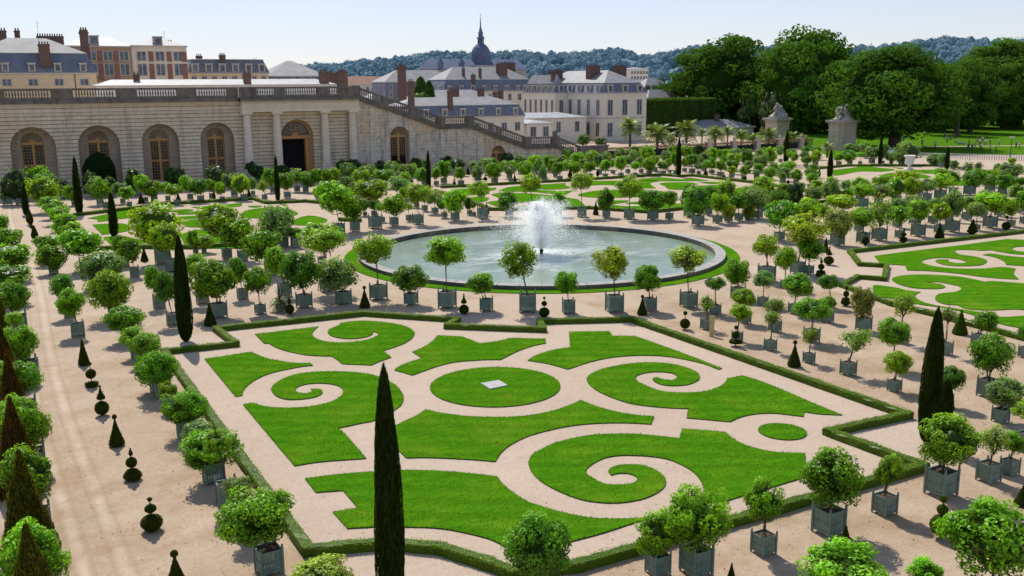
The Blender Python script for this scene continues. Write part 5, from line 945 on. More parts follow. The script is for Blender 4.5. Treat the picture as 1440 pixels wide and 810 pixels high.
def frond_palm(seed, n=62, L=1.0):
    g = np.random.RandomState(seed); mb = MB()
    for i in range(n):
        a = g.rand() * 6.283; e = g.uniform(-.35, 1.25)
        d = np.array((math.cos(a), math.sin(a), 0)); prev = np.zeros(3); side = np.array((-math.sin(a), math.cos(a), 0))
        ln = L * g.uniform(.8, 1.1); k = 9; tn = .35 + .3 * (e > .5) + .2 * g.rand()
        pts = []
        for j in range(k + 1):
            t = j / k
            pts.append(d * ln * t * math.cos(e * (1 - .2 * t)) + np.array((0, 0, ln * (t * math.sin(e) - .55 * t * t * (1.15 - .4 * e)))))
        for j in range(1, k):
            p = pts[j]; up = pts[j + 1] - pts[j - 1]; up /= np.linalg.norm(up)
            w = ln * .24 * math.sin(PI * min(1, .15 + j / k * .85))
            for s_ in (-1, 1):
                q = p + side * s_ * w + up * w * .55 - np.array((0, 0, w * .35))
                mb.add([p - up * .045 * ln, p + up * .045 * ln, q], [(0, 1, 2)], 0, tn)
    return mb
PALM = [frond_palm(i).mesh('crown', M['palm']) for i in range(3)]

KC = dict(o=(.150, .340, .010), d=(.095, .245, .014), y=(.205, .375, .010), t=(.25, .43, .020), T=(.175, .40, .012), ts=(.27, .43, .045), ty=(.32, .47, .02),
          s=(.21, .36, .05), g=(.150, .275, .075), l=(.050, .120, .026), b=(.25, .36, .02), r=(.19, .24, .05), p=(.18, .25, .085))
LOOK = dict(o='round bright green', d='dark green round', y='yellowish green', t='tall loose-crowned', T='vivid light green', ts='tall thin-leaved', ty='tall yellow-leaved',
            s='sparse open-crowned', g='grey-green', l='dark dense', b='bushy yellow-green', r='reddish flowering', p='small grey')
CATN = dict(o='orange tree', d='orange tree', y='orange tree', t='pomegranate tree', T='citrus tree', ts='pomegranate tree', ty='pomegranate tree', s='citrus tree', g='oleander', l='bay tree', b='potted shrub', r='oleander', p='potted palm')
ZONE = dict(front='before the fountain pool', mid='left of the pool', path='lining the left avenue', hedge='beside the left hedge', edge='behind the cone yews', wall='against the shaded wall',
            lawn='behind the left lawns', corner='between pool and portico', behind='behind the fountain pool', walkway='below the stair wall', fence='before the iron fence',
            east='on the far right', rim='right of the pool', right='on the right terrace', near='by the lower hedge', vase='near the white vase')
SEL = {}
for r in TREES: SEL.setdefault(r[0], []).append(r)
nt_ = 0
for zone, rows in SEL.items():
    rows = list(rows)
    ranks = []
    if zone in ('hedge', 'edge', 'path'):
        ranks = [sorted(rows, key=lambda r: -r[-1])]
    elif zone in ('front', 'wall', 'near'): ranks = [sorted(rows, key=lambda r: r[-2])]
    else:
        rows.sort(key=lambda r: -r[-1]); k = max(1, math.ceil(len(rows) / 9)); q = math.ceil(len(rows) / k)
        ranks = [sorted(rows[i * q:(i + 1) * q], key=lambda r: r[-2]) for i in range(k)]
    for ri, rk in enumerate(ranks):
        for oi, (zn, kind, x, y, w, cz, rx, rz, off, px, py) in enumerate(rk):
            name = CATN[kind]
            if zone in ('hedge', 'edge', 'path'): where = '%s from the viewer, %s' % (ORD[oi], ZONE[zone])
            elif len(ranks) == 1: where = '%s from left, %s' % (ORD[oi], ZONE[zone])
            else: where = '%s from left, %s rank %s' % (ORD[oi], ORD[ri], ZONE[zone])
            lab = '%s %s, %s' % (LOOK[kind], name if name.startswith('potted') else 'boxed ' + name, where)
            root = empty(name.replace(' ', '_'), (x, y, 0), lab, name, 'boxed trees ' + ZONE[zone])
            dist = math.hypot(x, y); near = dist < 78
            c = KC[kind]; v = rnd.uniform(.82, 1.25) * (1.15 if dist > 95 else 1.0); hue = rnd.uniform(-.12, .10)  # far crowns lifted in colour to stand for backlit tops
            c = (c[0] * v * (1 + hue), c[1] * v, c[2] * v)
            hh = w * 1.17
            base = 'o' if kind in 'ody' or kind in ('T', 'b') else 't' if kind in ('t', 'ts', 'ty') else 's' if kind == 's' else 'l' if kind == 'l' else 'g'
            lod = 1 if near or base == 's' or (base in 'gt' and dist < 130) else 0
            if dist < 47 and base in 'osg': lod = 2
            if base == 'l': lod = 0
            if base == 'g' and not lod: base = 'o'
            if base == 't' and lod == 2: lod = 1
            ks = 1.08 if near else 1.22 if dist < 100 else 1.38
            opts = [CROWN[k] for k in CROWN if k[0] == base and k[1] == lod]
            rz_ = rnd.uniform(0, 6.28)
            ox, oy = off * .878, off * -.478
            if kind == 'p':
                inst('crown', PALM[0], root, (ox, oy, hh * 1.05), (rx * 1.5, rx * 1.5, rx * 1.4), rz_, c)
            else:
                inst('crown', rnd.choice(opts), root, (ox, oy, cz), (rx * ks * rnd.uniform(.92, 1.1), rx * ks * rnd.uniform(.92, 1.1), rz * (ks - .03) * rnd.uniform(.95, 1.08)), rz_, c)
            th = cz - .85 * hh; tr = .028 + .012 * rx
            lean = inst('trunk', TRUNK[nt_ % 3], root, (0, 0, .85 * hh), (tr, tr, max(.1, th)), rz_)
            if abs(off) > .05: lean.rotation_euler = (math.atan2(-oy, th) * .9, math.atan2(ox, th) * .9, 0)
            if base in 'ts' or near: inst('limb', LIMB[nt_ % 3], root, (ox, oy, cz), (rx * .95, rx * .95, rz * .95), rz_)
            br = rnd.uniform(-.06, .06)
            if zone in ('front', 'behind'): br += math.atan2(y - PC[1], x - PC[0])
            if near:
                b = inst('planter_box', BODY, root, (0, 0, 0), (w, w, hh), br)
                inst('soil', SOIL, root, (0, 0, 0), (w, w, hh), br)
                for sx in (-.455, .455):
                    for sy in (-.455, .455): inst('corner_post', POST, b, (sx, sy, 0))
            else:
                inst('planter_box', FARBOX, root, (0, 0, 0), (w, w, hh), br)
            if zone == 'mid' and kind == 'y' and abs(px - 454) < 4:
                for a in (-.2, 2.2, 4.3):
                    mb = MB(); mb.cyl((math.cos(a) * .95, math.sin(a) * .95, 0), (.05, 0, cz + .25), .045, .04, 6)
                    mb.build('stake', M['stake'], root)
            nt_ += 1

# ------------------------------------------------------------------ topiary
def prof_fuzz(mb, prof, n, leaf, mi=0, up=0.0, tone=(.5, .35), jr=.03):
    P = []; N = []
    seg = []
    for (r0, z0), (r1, z1) in zip(prof, prof[1:]):
        seg.append(max(1e-6, PI * (r0 + r1) * math.hypot(r1 - r0, z1 - z0)))
    seg = np.array(seg); cnt = np.maximum(1, (seg / seg.sum() * n).astype(int))
    T = []
    for ((r0, z0), (r1, z1)), c in zip(zip(prof, prof[1:]), cnt):
        t = rs.rand(c); a = rs.rand(c) * 6.283
        r = r0 + (r1 - r0) * t; z = z0 + (z1 - z0) * t
        r = r * (1 + jr * (rs.rand(c) - .35) + .5 * jr * np.sin(a * 5 + z * 9))
        nr, nz = (z1 - z0), -(r1 - r0); l = math.hypot(nr, nz) + 1e-9
        P.append(np.stack([r * np.cos(a), r * np.sin(a), z], 1))
        N.append(np.stack([np.cos(a) * nr / l, np.sin(a) * nr / l, np.full(c, nz / l)], 1))
    P = np.concatenate(P); N = np.concatenate(N)
    tn = tone[0] + tone[1] * (rs.rand(len(P)) - .5) + .12 * np.sin(P[:, 2] * 9 + P[:, 0] * 7)
    mb.leaves(P, N, leaf, .5, mi, tn, .7, np.tile([0, 0, up], (len(P), 1)) + N * .6 if up else None)

def ballp(r, z, m=8): return [(max(.004, r * math.sin(PI * j / m)), z - r * math.cos(PI * j / m)) for j in range(m + 1)]
def conep(r, z0, z1): return [(r * .8, z0), (r, z0 + .03), (r * .97, z0 + .08), (r * .5, z0 + (z1 - z0) * .52), (.015, z1)]
# profiles in unit height, radius in units of the total height
TP = dict(
    cone=[conep(.25, .03, 1.0)], cone_green=[conep(.3, .02, 1.0)],
    cone_ball=[conep(.27, .03, .86), ballp(.075, .925)],
    ball_cone=[ballp(.225, .25), conep(.125, .545, .92), ballp(.026, .965)],
    three_balls=[ballp(.225, .235), ballp(.115, .635), ballp(.045, .90)],
    three_balls_green=[ballp(.23, .30), ballp(.11, .66), ballp(.07, .90)],
    two_balls=[ballp(.26, .31), ballp(.10, .86)],
    dome_ball_spindle=[[(.2, .04), (.27, .12), (.25, .2), (.15, .32), (.03, .36)], ballp(.16, .55), [(.01, .74), (.06, .82), (.02, .94), (.01, 1)]],
    disc_ball=[[(.1, .02), (.24, .05), (.24, .15), (.1, .18)], ballp(.19, .50), ballp(.06, .9)],
    disc_tier=[[(.1, .12), (.29, .16), (.29, .27), (.05, .3)], ballp(.165, .52), ballp(.085, .86)],
    tier=[[(.1, .04), (.26, .12), (.2, .36), (.04, .42)], ballp(.15, .58), [(.01, .74), (.07, .82), (.01, 1)]],
    spindle=[[(.06, .02), (.19, .25), (.2, .4), (.12, .7), (.02, 1)]],
    ball_spindle=[ballp(.27, .32), [(.02, .6), (.11, .72), (.09, .84), (.02, .9)], ballp(.035, .95)],
    spindle_ball=[[(.03, .16), (.15, .3), (.21, .45), (.12, .68), (.02, .74)], ballp(.07, .88)],
    ball_small=[ballp(.34, .38), ballp(.1, .86)],
    conifer=[[(.08, .04), (.32, .2), (.22, .35), (.25, .42), (.14, .62), (.16, .66), (.01, 1)]])
TDESC = dict(cone='clipped yew cone', cone_green='leafy green conical bush', cone_ball='yew cone topped by a small ball', ball_cone='yew ball topped by a cone', three_balls='yew topiary of three stacked balls',
             three_balls_green='dark green topiary of three balls', two_balls='yew topiary of two stacked balls', dome_ball_spindle='yew dome under a ball and finial', disc_ball='yew ball above a flat disc',
             disc_tier='tiered yew with a wide flat skirt', tier='tiered yew with pointed top', spindle='slim spindle-shaped yew', ball_spindle='yew ball with a spindle on top', spindle_ball='yew spindle under a little ball',
             ball_small='squat yew ball', conifer='small dark star-shaped conifer')
TMESH = {}
for kd, parts in TP.items():
    mb = MB()
    mb.cyl((0, 0, 0), (0, 0, .9 if len(parts) > 1 else .2), .022, .015, 6, 1)
    for p in parts:
        mb.lathe([(r * .95, z) for r, z in p], (0, 0, 0), 16, 0, .12, 1.0, .05)
        prof_fuzz(mb, p, 2400 // len(parts) + 200, .032, 0, 0, (.5, .7), .02)
    TMESH[kd] = mb.mesh('topiary', [M['fir'], M['bark']])
def tzone(px, py):
    if py > 470 and px < 280: return 'in the left avenue'
    if py > 440 and px < 480: return 'by the left hedge corner'
    if 430 < py < 475 and px < 760: return 'before the pool, left half'
    if 430 < py < 475: return 'before the pool, right half'
    if py > 560: return 'at the lower right'
    if px < 100: return 'far up the left avenue'
    if px > 1000 and py > 380: return 'right of the great parterre'
    if px > 1140: return 'before the right parterre'
    if px < 460: return 'behind the left lawns'
    if px < 760: return 'left behind the pool'
    if px < 1000: return 'behind the pool lawns'
    return 'near the far cypresses'
cnt = {}
for kd, x, y, h, w, px, py in sorted(TOPS, key=lambda r: r[5]):
    z = tzone(px, py); k = (kd, z); cnt.setdefault(k, []).append((x, y, h, w))
for (kd, z), li in cnt.items():
    for i, (x, y, h, w) in enumerate(li):
        pre = '' if len(li) == 1 else ' %s from left' % ORD[i] + ','
        lab = '%s,%s %s' % (TDESC[kd], pre, z)
        rmax = max(r for p in TP[kd] for r, q in p)
        c = (.07, .13, .012) if 'green' in kd else (.055, .076, .009)
        s_ = w / 2 / rmax
        o = inst('topiary_yew', TMESH[kd], None, (x, y, 0), (s_, s_, h), rnd.uniform(0, 6), c)
        tag(o, lab, 'topiary', 'clipped yews')

# cypresses and foreground yew cones
def column(seed, n, leaf, prof, up=1.0, tone=(.45, .7)):
    global rs
    keep = rs; rs = np.random.RandomState(seed)
    mb = MB()
    mb.lathe([(r * .88, z) for r, z in prof], (0, 0, 0), 20, 0, -.2, 1, .3)
    prof_fuzz(mb, prof, n, leaf, 0, up, tone, .16)
    mb.cyl((0, 0, -.005), (0, 0, .06), .1, .1, 6, 1)
    rs = keep
    return mb.mesh('foliage', [M['fir'], M['bark']])
CP = [(.15, .015), (.33, .05), (.46, .13), (.5, .24), (.49, .4), (.44, .58), (.35, .74), (.25, .87), (.13, .96), (.02, 1)]
CPN = column(5, 15000, .042, CP, 1.0, (.5, 1.0)); CPF = column(6, 3000, .05, CP, 1.0, (.5, .9))
CLAB = ['tall dark cypress rising in front of the great parterre', 'slim dark cypress in the notch of the left hedge', 'dark cypress in the right corner notch of the hedge', 'short dark cypress stump half hidden behind a taller one',
        'cypress on the far right before the pale lawn', 'cypress standing before the iron fence piers', 'cypress at the far tip of the lawns behind the pool', 'cypress at the left end of the lawns behind the pool',
        'very slim cypress before the portico', 'thick cypress below the second arched window', 'cypress inside the left far lawns', 'cypress beside the white vase, on its left', 'cypress beside the white vase, on its right', 'narrow cypress at the far end of the left avenue']
for i, (x, y, h, w, px, py) in enumerate(CYP):
    root = empty('cypress', (x, y, 0), CLAB[i], 'cypress', 'cypresses')
    cy = inst('foliage', CPN if math.hypot(x, y) < 80 else CPF, root, (0, 0, 0), (w * .82, w * .82, h * (.8 if i == 3 else 1)), rnd.uniform(0, 6), (.028, .048, .009))
YC = [(.36, 0), (.47, .03), (.5, .08), (.33, .42), (.16, .75), (.02, 1)]
YM = column(9, 7000, .045, YC, .6, (.5, .9))
for i, (x, y, h, w, px, py) in enumerate(YEW):
    o = inst('yew_cone', YM, None, (x, y, 0), (w * 1.02, w * 1.02, h), rnd.uniform(0, 6), (.085, .055, .012) if i in (2, 3, 4) else (.085, .09, .012))
    tag(o, 'big %s yew cone on the left edge, %s from the viewer' % ('brown-tipped' if i in (2, 3, 4) else 'dark green', ORD[i]), 'topiary', 'yew cones on the left edge')
o = MB(); o.lathe([(.48, 0), (.5, .2), (.48, .6), (.36, .84), (.18, .96), (.02, 1)], (0, 0, 0), 20, 0, .1); prof_fuzz(o, [(.5, 0), (.5, .6), (.36, .84), (.02, 1)], 3000, .06)
o = inst('yew_dome', o.mesh('yew_dome', M['fir']), None, (15.6, 160.5, 0), (4.6, 4.6, 6.1), 0, (.022, .05, .016))
tag(o, 'huge dark dome-shaped yew against the wall below the second window', 'topiary')

# ------------------------------------------------------------------ ground, lawns, hedges, pool
PC = (46.33, 79.53)
def ring_sheet(r0, radii, n=128):
    mb = MB(); v = []; f = []
    R = [r0] + radii
    for r in R:
        for i in range(n):
            a = 2 * PI * i / n
            v.append((PC[0] + r * math.cos(a), PC[1] + r * math.sin(a), 0))
    for j in range(len(R) - 1):
        for i in range(n):
            k = (i + 1) % n
            f.append((j * n + i, j * n + n + i, j * n + n + k, j * n + k))
    return mb.add(v, f)
tag(ring_sheet(16.5, [20, 30, 50, 90, 200, 600, 2500, 9000]).build('ground', M['gravel']), kind='structure')

def lawn(pts, z=.05, mat='grass', parent=None):
    n = len(pts)
    a = sum(pts[i][0] * pts[(i + 1) % n][1] - pts[(i + 1) % n][0] * pts[i][1] for i in range(n))
    if a < 0: pts = pts[::-1]
    mb = MB()
    tri = tessellate_polygon([[Vector((p[0], p[1], 0)) for p in pts]])
    v = [(p[0], p[1], z) for p in pts]
    f = []
    for t in tri:
        A, B, C = [v[i] for i in t]
        cr = (B[0] - A[0]) * (C[1] - A[1]) - (B[1] - A[1]) * (C[0] - A[0])
        f.append(t if cr > 0 else t[::-1])
    mb.add(v, f)
    v2 = v + [(p[0], p[1], -.01) for p in pts]
    mb.add(v2, [(i + n, (i + 1) % n + n, (i + 1) % n, i) for i in range(n)], 1)
    o = mb.build('lawn', [M[mat], M['lawnedge']])
    tag(o, kind='structure')
    return pts, tri
blades = []
def scatter(pts, tri, dens):
    P = []
    pa = np.array(pts)
    for a, b, c in tri:
        A, B, C = pa[a], pa[b], pa[c]
        ar = abs(np.cross(B - A, C - A)) / 2
        k = rs.poisson(ar * dens)
        if not k: continue
        u = rs.rand(k, 2); m = u.sum(1) > 1; u[m] = 1 - u[m]
        P.append(A + u[:, :1] * (B - A) + u[:, 1:] * (C - A))
    # a fringe that hangs over the cut edge
    n = len(pa)
    for i in range(n):
        d = pa[(i + 1) % n] - pa[i]; L = np.hypot(*d)
        k = int(L * 22)
        if k: P.append(pa[i] + rs.rand(k, 1) * d + rs.normal(size=(k, 2)) * .022)
    return np.concatenate(P)
for li, dens in ((L_NEAR, 85),):
    for pts in li:
        q, t = lawn(pts); blades.append(scatter(q, t, dens))
for cx, cy, r in L_CIRC:
    q, t = lawn([(cx + r * math.cos(2 * PI * i / 72), cy + r * math.sin(2 * PI * i / 72)) for i in range(72)]); blades.append(scatter(q, t, 85))
for li in (L_RIGHT, L_FAR, L_LEFT, L_SIXTH):
    for pts in li: lawn(pts)
B_ = np.concatenate(blades)
mb = MB()
k = len(B_); P = np.c_[B_, np.full(k, .05)]
h = .03 + .03 * rs.rand(k); a = rs.rand(k) * 6.28; wd = .012 + .008 * rs.rand(k)
lean = rs.normal(size=(k, 2)) * .022
V = np.stack([P - np.c_[np.cos(a) * wd, np.sin(a) * wd, np.zeros(k)], P + np.c_[np.cos(a) * wd, np.sin(a) * wd, np.zeros(k)], P + np.c_[lean, h]], 1).reshape(-1, 3)
tn = np.clip(.5 + .25 * np.sin(P[:, 0] * 1.3 + np.sin(P[:, 1])) * .6 + .5 * (rs.rand(k) - .5), 0, 1)
mb.v = V.tolist(); mb.n = len(V); mb.f = np.arange(len(V)).reshape(-1, 3).tolist(); mb.mi = [0] * k; mb.t = np.repeat(tn, 3).tolist()
tag(mb.build('grass', M['blade']), 'short mown green grass on the great parterre lawns', 'grass', kind='stuff')

o = MB(); n_ = len(SLAB); o.add([(x, y, .055) for x, y in SLAB] + [(x, y, .10) for x, y in SLAB], [(4, 7, 6, 5), (0, 1, 5, 4), (1, 2, 6, 5), (2, 3, 7, 6), (3, 0, 4, 7)])
for f_ in range(len(o.f)): o.f[f_] = o.f[f_][::-1]
tag(o.build('stone_slab', M['slab']), 'grey square stone slab in the middle of the round lawn', 'slab')

def hedge(pts, closed, w, h, dens, label, leaf=.06):
    mb = MB(); P = [np.array(p, float) for p in pts]; n = len(P)
    segs = [(P[i], P[(i + 1) % n]) for i in range(n if closed else n - 1)]
    for a, b in segs:
        d = b - a; L = np.hypot(*d)
        if L < .05: continue
        d /= L; nr = np.array((-d[1], d[0])); a2 = a - d * w * .45; b2 = b + d * w * .45; L2 = L + w * .9
        k = max(1, int(L2 / .35)); v = []; f = []
        for i in range(k + 1):
            p = a2 + d * L2 * i / k; j = lambda: (rs.rand() - .5) * .08
            for u, z in ((-.5, 0), (-.5, .8), (-.42, .97), (.42, .97), (.5, .8), (.5, 0)):
                q = p + nr * (u * w * .94 + j()); v.append((q[0], q[1], z * h * .96 + (j() * .5 if z else 0)))
            if i:
                for q in range(5): f.append((i * 6 - 6 + q, i * 6 - 6 + q + 1, i * 6 + q + 1, i * 6 + q))
        f.append((0, 1, 2, 3, 4, 5)); f.append(tuple(k * 6 + q for q in (5, 4, 3, 2, 1, 0)))
        mb.add(v, f, 0, .1)
        c = int(L2 * dens); t = rs.rand(c) * L2; s_ = rs.rand(c)
        per = 2 * h + w; s_ = s_ * per
        u = np.where(s_ < h, -.5 * w, np.where(s_ < h + w, s_ - h - .5 * w, .5 * w)); z = np.where(s_ < h, s_, np.where(s_ < h + w, h, per - s_))
        q = a2 + np.outer(t, d) + np.outer(u, nr)
        N = np.where((s_ < h)[:, None], np.r_[-nr, 0], np.where((s_ < h + w)[:, None], np.array((0, 0, 1.)), np.r_[nr, 0]))
        z = z + rs.normal(size=c) * .018 + .02 * np.sin(t * 2.3 + a[0]) + .015 * np.sin(t * 7.1)
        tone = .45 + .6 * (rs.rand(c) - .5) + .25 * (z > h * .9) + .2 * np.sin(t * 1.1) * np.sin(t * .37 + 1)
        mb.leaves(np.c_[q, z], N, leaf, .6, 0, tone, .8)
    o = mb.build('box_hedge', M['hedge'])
    tag(o, label, 'hedge')
def fillet(pts): return pts
hedge(H_NEAR, True, .43, .36, 330, 'low clipped box hedge closing round the great parterre', .055)
hedge(H_RIGHT, False, .42, .36, 110, 'low box hedge with a stepped notch edging the right parterre', .09)
hedge(H_FAR, False, .55, .42, 60, 'low box hedge along the far side of the lawns behind the pool', .12)
hedge(H_FAR2, False, .55, .42, 60, 'low box hedge along the pool side of the lawns behind it', .12)
hedge(H_LEFT, False, .55, .42, 60, 'low box hedge wrapping the far side of the left lawns', .12)
hedge(H_LEFT2, False, .5, .42, 80, 'short low box hedge on the near side of the left lawns', .1)
hedge(H_SIXTH, False, .55, .42, 60, 'low box hedge round the most distant lawns by the white vase', .12)

def annulus(name, r0, r1, z0, z1, mats, n=160, parent=None, zin=None):
    """flat top ring with an outer and an inner wall"""
    mb = MB(); v = []
    for r, z in ((r1, z0), (r1, z1), (r0, z1), (r0, zin if zin is not None else z0)):
        for i in range(n):
            a = 2 * PI * i / n
            v.append((PC[0] + r * math.cos(a), PC[1] + r * math.sin(a), z))
    f = []; mi = []
    for j in range(3):
        for i in range(n):
            k = (i + 1) % n
            f.append((j * n + i, j * n + k, j * n + n + k, j * n + n + i)); mi.append(0 if j == 1 else 1)
    mb.add(v, f); mb.mi = mi
    return mb.build(name, mats, parent)
tag(annulus('lawn', 17.46, 18.67, -.01, .05, [M['grass'], M['lawnedge']]), kind='structure')
pool = empty('fountain_pool', (0, 0, 0), 'large round stone-rimmed pool in the middle of the garden', 'pool')
annulus('rim', 16.45, 17.4, 0.0, .36, [M['rim'], M['rimd']], parent=pool, zin=-.6)
mb = MB(); v = [(PC[0], PC[1], -.1)] + [(PC[0] + 16.47 * math.cos(2 * PI * i / 128), PC[1] + 16.47 * math.sin(2 * PI * i / 128), -.1) for i in range(128)]
mb.add(v, [(0, i + 1, (i + 1) % 128 + 1) for i in range(128)])
tag(mb.build('water', M['water']), kind='structure')
jet = empty('fountain_jet', (PC[0] - .1, PC[1] - .3, 0), 'white jet of water bursting up from the middle of the pool', 'fountain')
mb = MB(); mb.lathe([(.16, -.3), (.15, .15), (.19, .2), (.19, .3), (.11, .38), (.09, .6)], (0, 0, 0), 12); mb.build('nozzle', M['iron'], jet)
# a tapering body of mist round a few dozen near-vertical spouts of different heights
N_ = 125000
z = .5 + 4.5 * rs.rand(N_) ** .9
rm = np.interp(z, [.4, .8, 1.3, 2.0, 2.7, 3.3, 3.9, 4.4, 5.0], [.25, .6, 1.3, 2.2, 2.6, 2.3, 1.6, .95, .45])
ang = rs.rand(N_) * 6.283
rr = np.abs(rs.normal(size=N_)) * .80 * rm * (1 + .35 * np.sin(ang * 3 + .6) * (z > 2.4) + .18 * np.sin(ang * 8 + 2))
clump = np.sin(rr * 5 + ang * 4 + z * 2.2) + np.sin(z * 4.1 - ang * 3) + .8 * np.sin(ang * 11 + rr * 3)
keepm = ((clump > -.9) | (rs.rand(N_) < .4)) & (rs.rand(N_) < np.interp(z, [.4, 1, 3, 4, 5.1], [.9, 1, 1, .75, .4]))
PX = [np.stack([rr * np.cos(ang) - .12 * z, rr * np.sin(ang), z], 1)[keepm]]
for i in range(34):
    a = rs.rand() * 6.283; el = math.radians(rs.uniform(66, 89.5)); v0 = rs.uniform(7.4, 9.6); n = 1000
    tt = rs.rand(n) ** .7 * rs.uniform(.85, 1.05)
    hx = v0 * math.cos(el) * tt; zz_ = .6 + v0 * math.sin(el) * tt - 4.9 * tt * tt
    q = np.stack([hx * math.cos(a) - .12 * tt, hx * math.sin(a), zz_], 1) + rs.normal(size=(n, 3)) * (.04 + .22 * tt)[:, None]
    PX.append(q[q[:, 2] > -.05])
P = np.concatenate(PX)
mb = MB(); mb.leaves(P, sphere_pts(len(P)), .044, .9, 0, None, 1.0)
mb.build('spray', M['spray'], jet)
mb = MB(); q = 2600
a = rs.rand(q) * 6.283; r = .3 + 2.7 * rs.rand(q) ** .7
mb.leaves(np.stack([r * np.cos(a), r * np.sin(a), -.08 + .12 * rs.rand(q)], 1), sphere_pts(q), .06, .9, 0, None, 1.0)
mb.build('splash', M['spray'], jet)

# dry leaves blown over the walks
n = 5200; X = np.stack([rs.uniform(-3, 46, n), rs.uniform(17, 75, n)], 1)
inside = (X[:, 0] > 8.2) & (X[:, 0] < 38.4) & (X[:, 1] > 25) & (X[:, 1] < 65)
X = X[~inside | (rs.rand(n) < .12)]
mb = MB(); k = len(X); mb.leaves(np.c_[X, np.full(k, .028)], np.tile((0, 0, 1.), (k, 1)), .07, .6, 0, None, .35)
LL = mb.build('fallen_leaves', M['leaf']); LL.color = (.20, .125, .05, 1)
tag(LL, 'scattered dry brown leaves lying on the gravel walks', 'leaves', kind='stuff')
# ------------------------------------------------------------------ orangery wing
def arch_pts(cx, r, z0, ztop, n=14):
    zs = ztop - r
    return [(cx - r, z0)] + [(cx - r * math.cos(PI * i / n), zs + r * math.sin(PI * i / n)) for i in range(n + 1)] + [(cx + r, z0)]
YW = 166.0
def reveal(mb, outl, y0, y1, mi=0):
    v = [(x, y0, z) for x, z in outl] + [(x, y1, z) for x, z in outl]; n = len(outl)
    mb.add(v, [(i, i + 1, n + i + 1, n + i) for i in range(n - 1)], mi)
    mb.add([(outl[0][0], y0, outl[0][1]), (outl[-1][0], y0, outl[-1][1]), (outl[-1][0], y1, outl[-1][1]), (outl[0][0], y1, outl[0][1])], [(0, 1, 2, 3)], mi)
def arched_window(parent, cx, r, z0, ztop, y, zt, open_=None, label=None):
    """ochre frame with fanlight, mullion and panes; open_ = height under which the leaf stands open and dark"""
    zs = ztop - r; mb = MB(); o1 = arch_pts(cx, r, z0, ztop); b = .17 * r / 1.6
    inn = [(cx + (x - cx) * (1 - b / r), max(z0 + .1, zs + (z - zs) * (1 - b / r) if z > zs else z)) for x, z in o1]
    mb.poly_xz(o1, [inn[::-1]], y)
    reveal(mb, inn, y, y + .12)
    mb.box(cx - r + .02, cx + r - .02, y - .06, y + .1, zt, zt + .42)
    mb.box(cx - .12, cx + .12, y - .04, y + .1, z0, zt - .002)
    for f in (.5,) if not open_ else (): mb.box(cx - r + .02, cx + r - .02, y - .03, y + .09, z0 + (zt - z0) * f - .12, z0 + (zt - z0) * f + .12)
    for s_ in (-1, 1): mb.box(cx + s_ * (r * .5) - r * .5 * .98, cx + s_ * r * .5 - r * .5 * .98 + .2, y - .02, y + .08, z0, zt - .003)
    zf = zt + .421
    for i in range(1, 8):
        a = PI * i / 8; rr = r - b
        mb.cyl((cx + .3 * math.cos(a), y + .03, zf + .3 * math.sin(a)), (cx + rr * math.cos(a), y + .03, zf + (ztop - b - zf) * math.sin(a)), .035, .035, 4)
    for q in (.4, .62, .82):
        pts = [(cx - (r - b) * q * math.cos(PI * i / 12), y + .03, zf + (ztop - b - zf) * q * math.sin(PI * i / 12)) for i in range(13)]
        for p_, q_ in zip(pts, pts[1:]): mb.cyl(p_, q_, .03, .03, 4, cap=False)
    mb.poly_xz([(cx - .36 * math.cos(PI * i / 8), zf + .36 * math.sin(PI * i / 8)) for i in range(9)], [], y - .01)
    w = mb.build('arched_window', M['wood'], parent)
    if label: w['label'] = label
    g = MB(); zsplit = open_ if open_ else z0 + .1
    up = [(x, z) for x, z in inn if z > zt + .3]
    g.poly_xz([(cx - (r - b), zt + .3)] + up + [(cx + (r - b), zt + .3)], [], y + .08, 1)
    g.poly_xz([(cx - r + b, zsplit), (cx + r - b, zsplit), (cx + r - b, zt), (cx - r + b, zt)], [], y + .08, 0)
    if open_: g.poly_xz([(cx - r + b, z0), (cx + r - b, z0), (cx + r - b, zsplit), (cx - r + b, zsplit)], [], y + .08, 2)  # near-black sheet stands for the unlit inside
    g.build('glazing', [M['pane'], M['glass'], M['void']], w)
def arch_stones(parent, cx, r, ztop, y, mat, n=11, proud=.05, ln=1.7):
    mb = MB(); zs = ztop - r
    for i in range(n):
        a0 = PI * (i + .04) / n; a1 = PI * (i + .96) / n
        L = r + ln * (1 - .35 * abs(math.sin(2 * (a0 + a1) / 2)))
        q = [(cx + k * math.cos(a), zs + k * math.sin(a)) for k, a in ((r + .02, a1), (r + .02, a0), (L, a0), (L, a1))]
        v = [(x, y - proud, z) for x, z in q] + [(x, y + .02, z) for x, z in q]
        mb.add(v, [(0, 3, 2, 1), (0, 1, 5, 4), (1, 2, 6, 5), (2, 3, 7, 6), (3, 0, 4, 7)])
    mb.build('arch_stones', mat, parent)
BP = [(.075, 0), (.075, .1), (.05, .14), (.11, .38), (.10, .48), (.05, .78), (.07, .84), (.07, .95)]
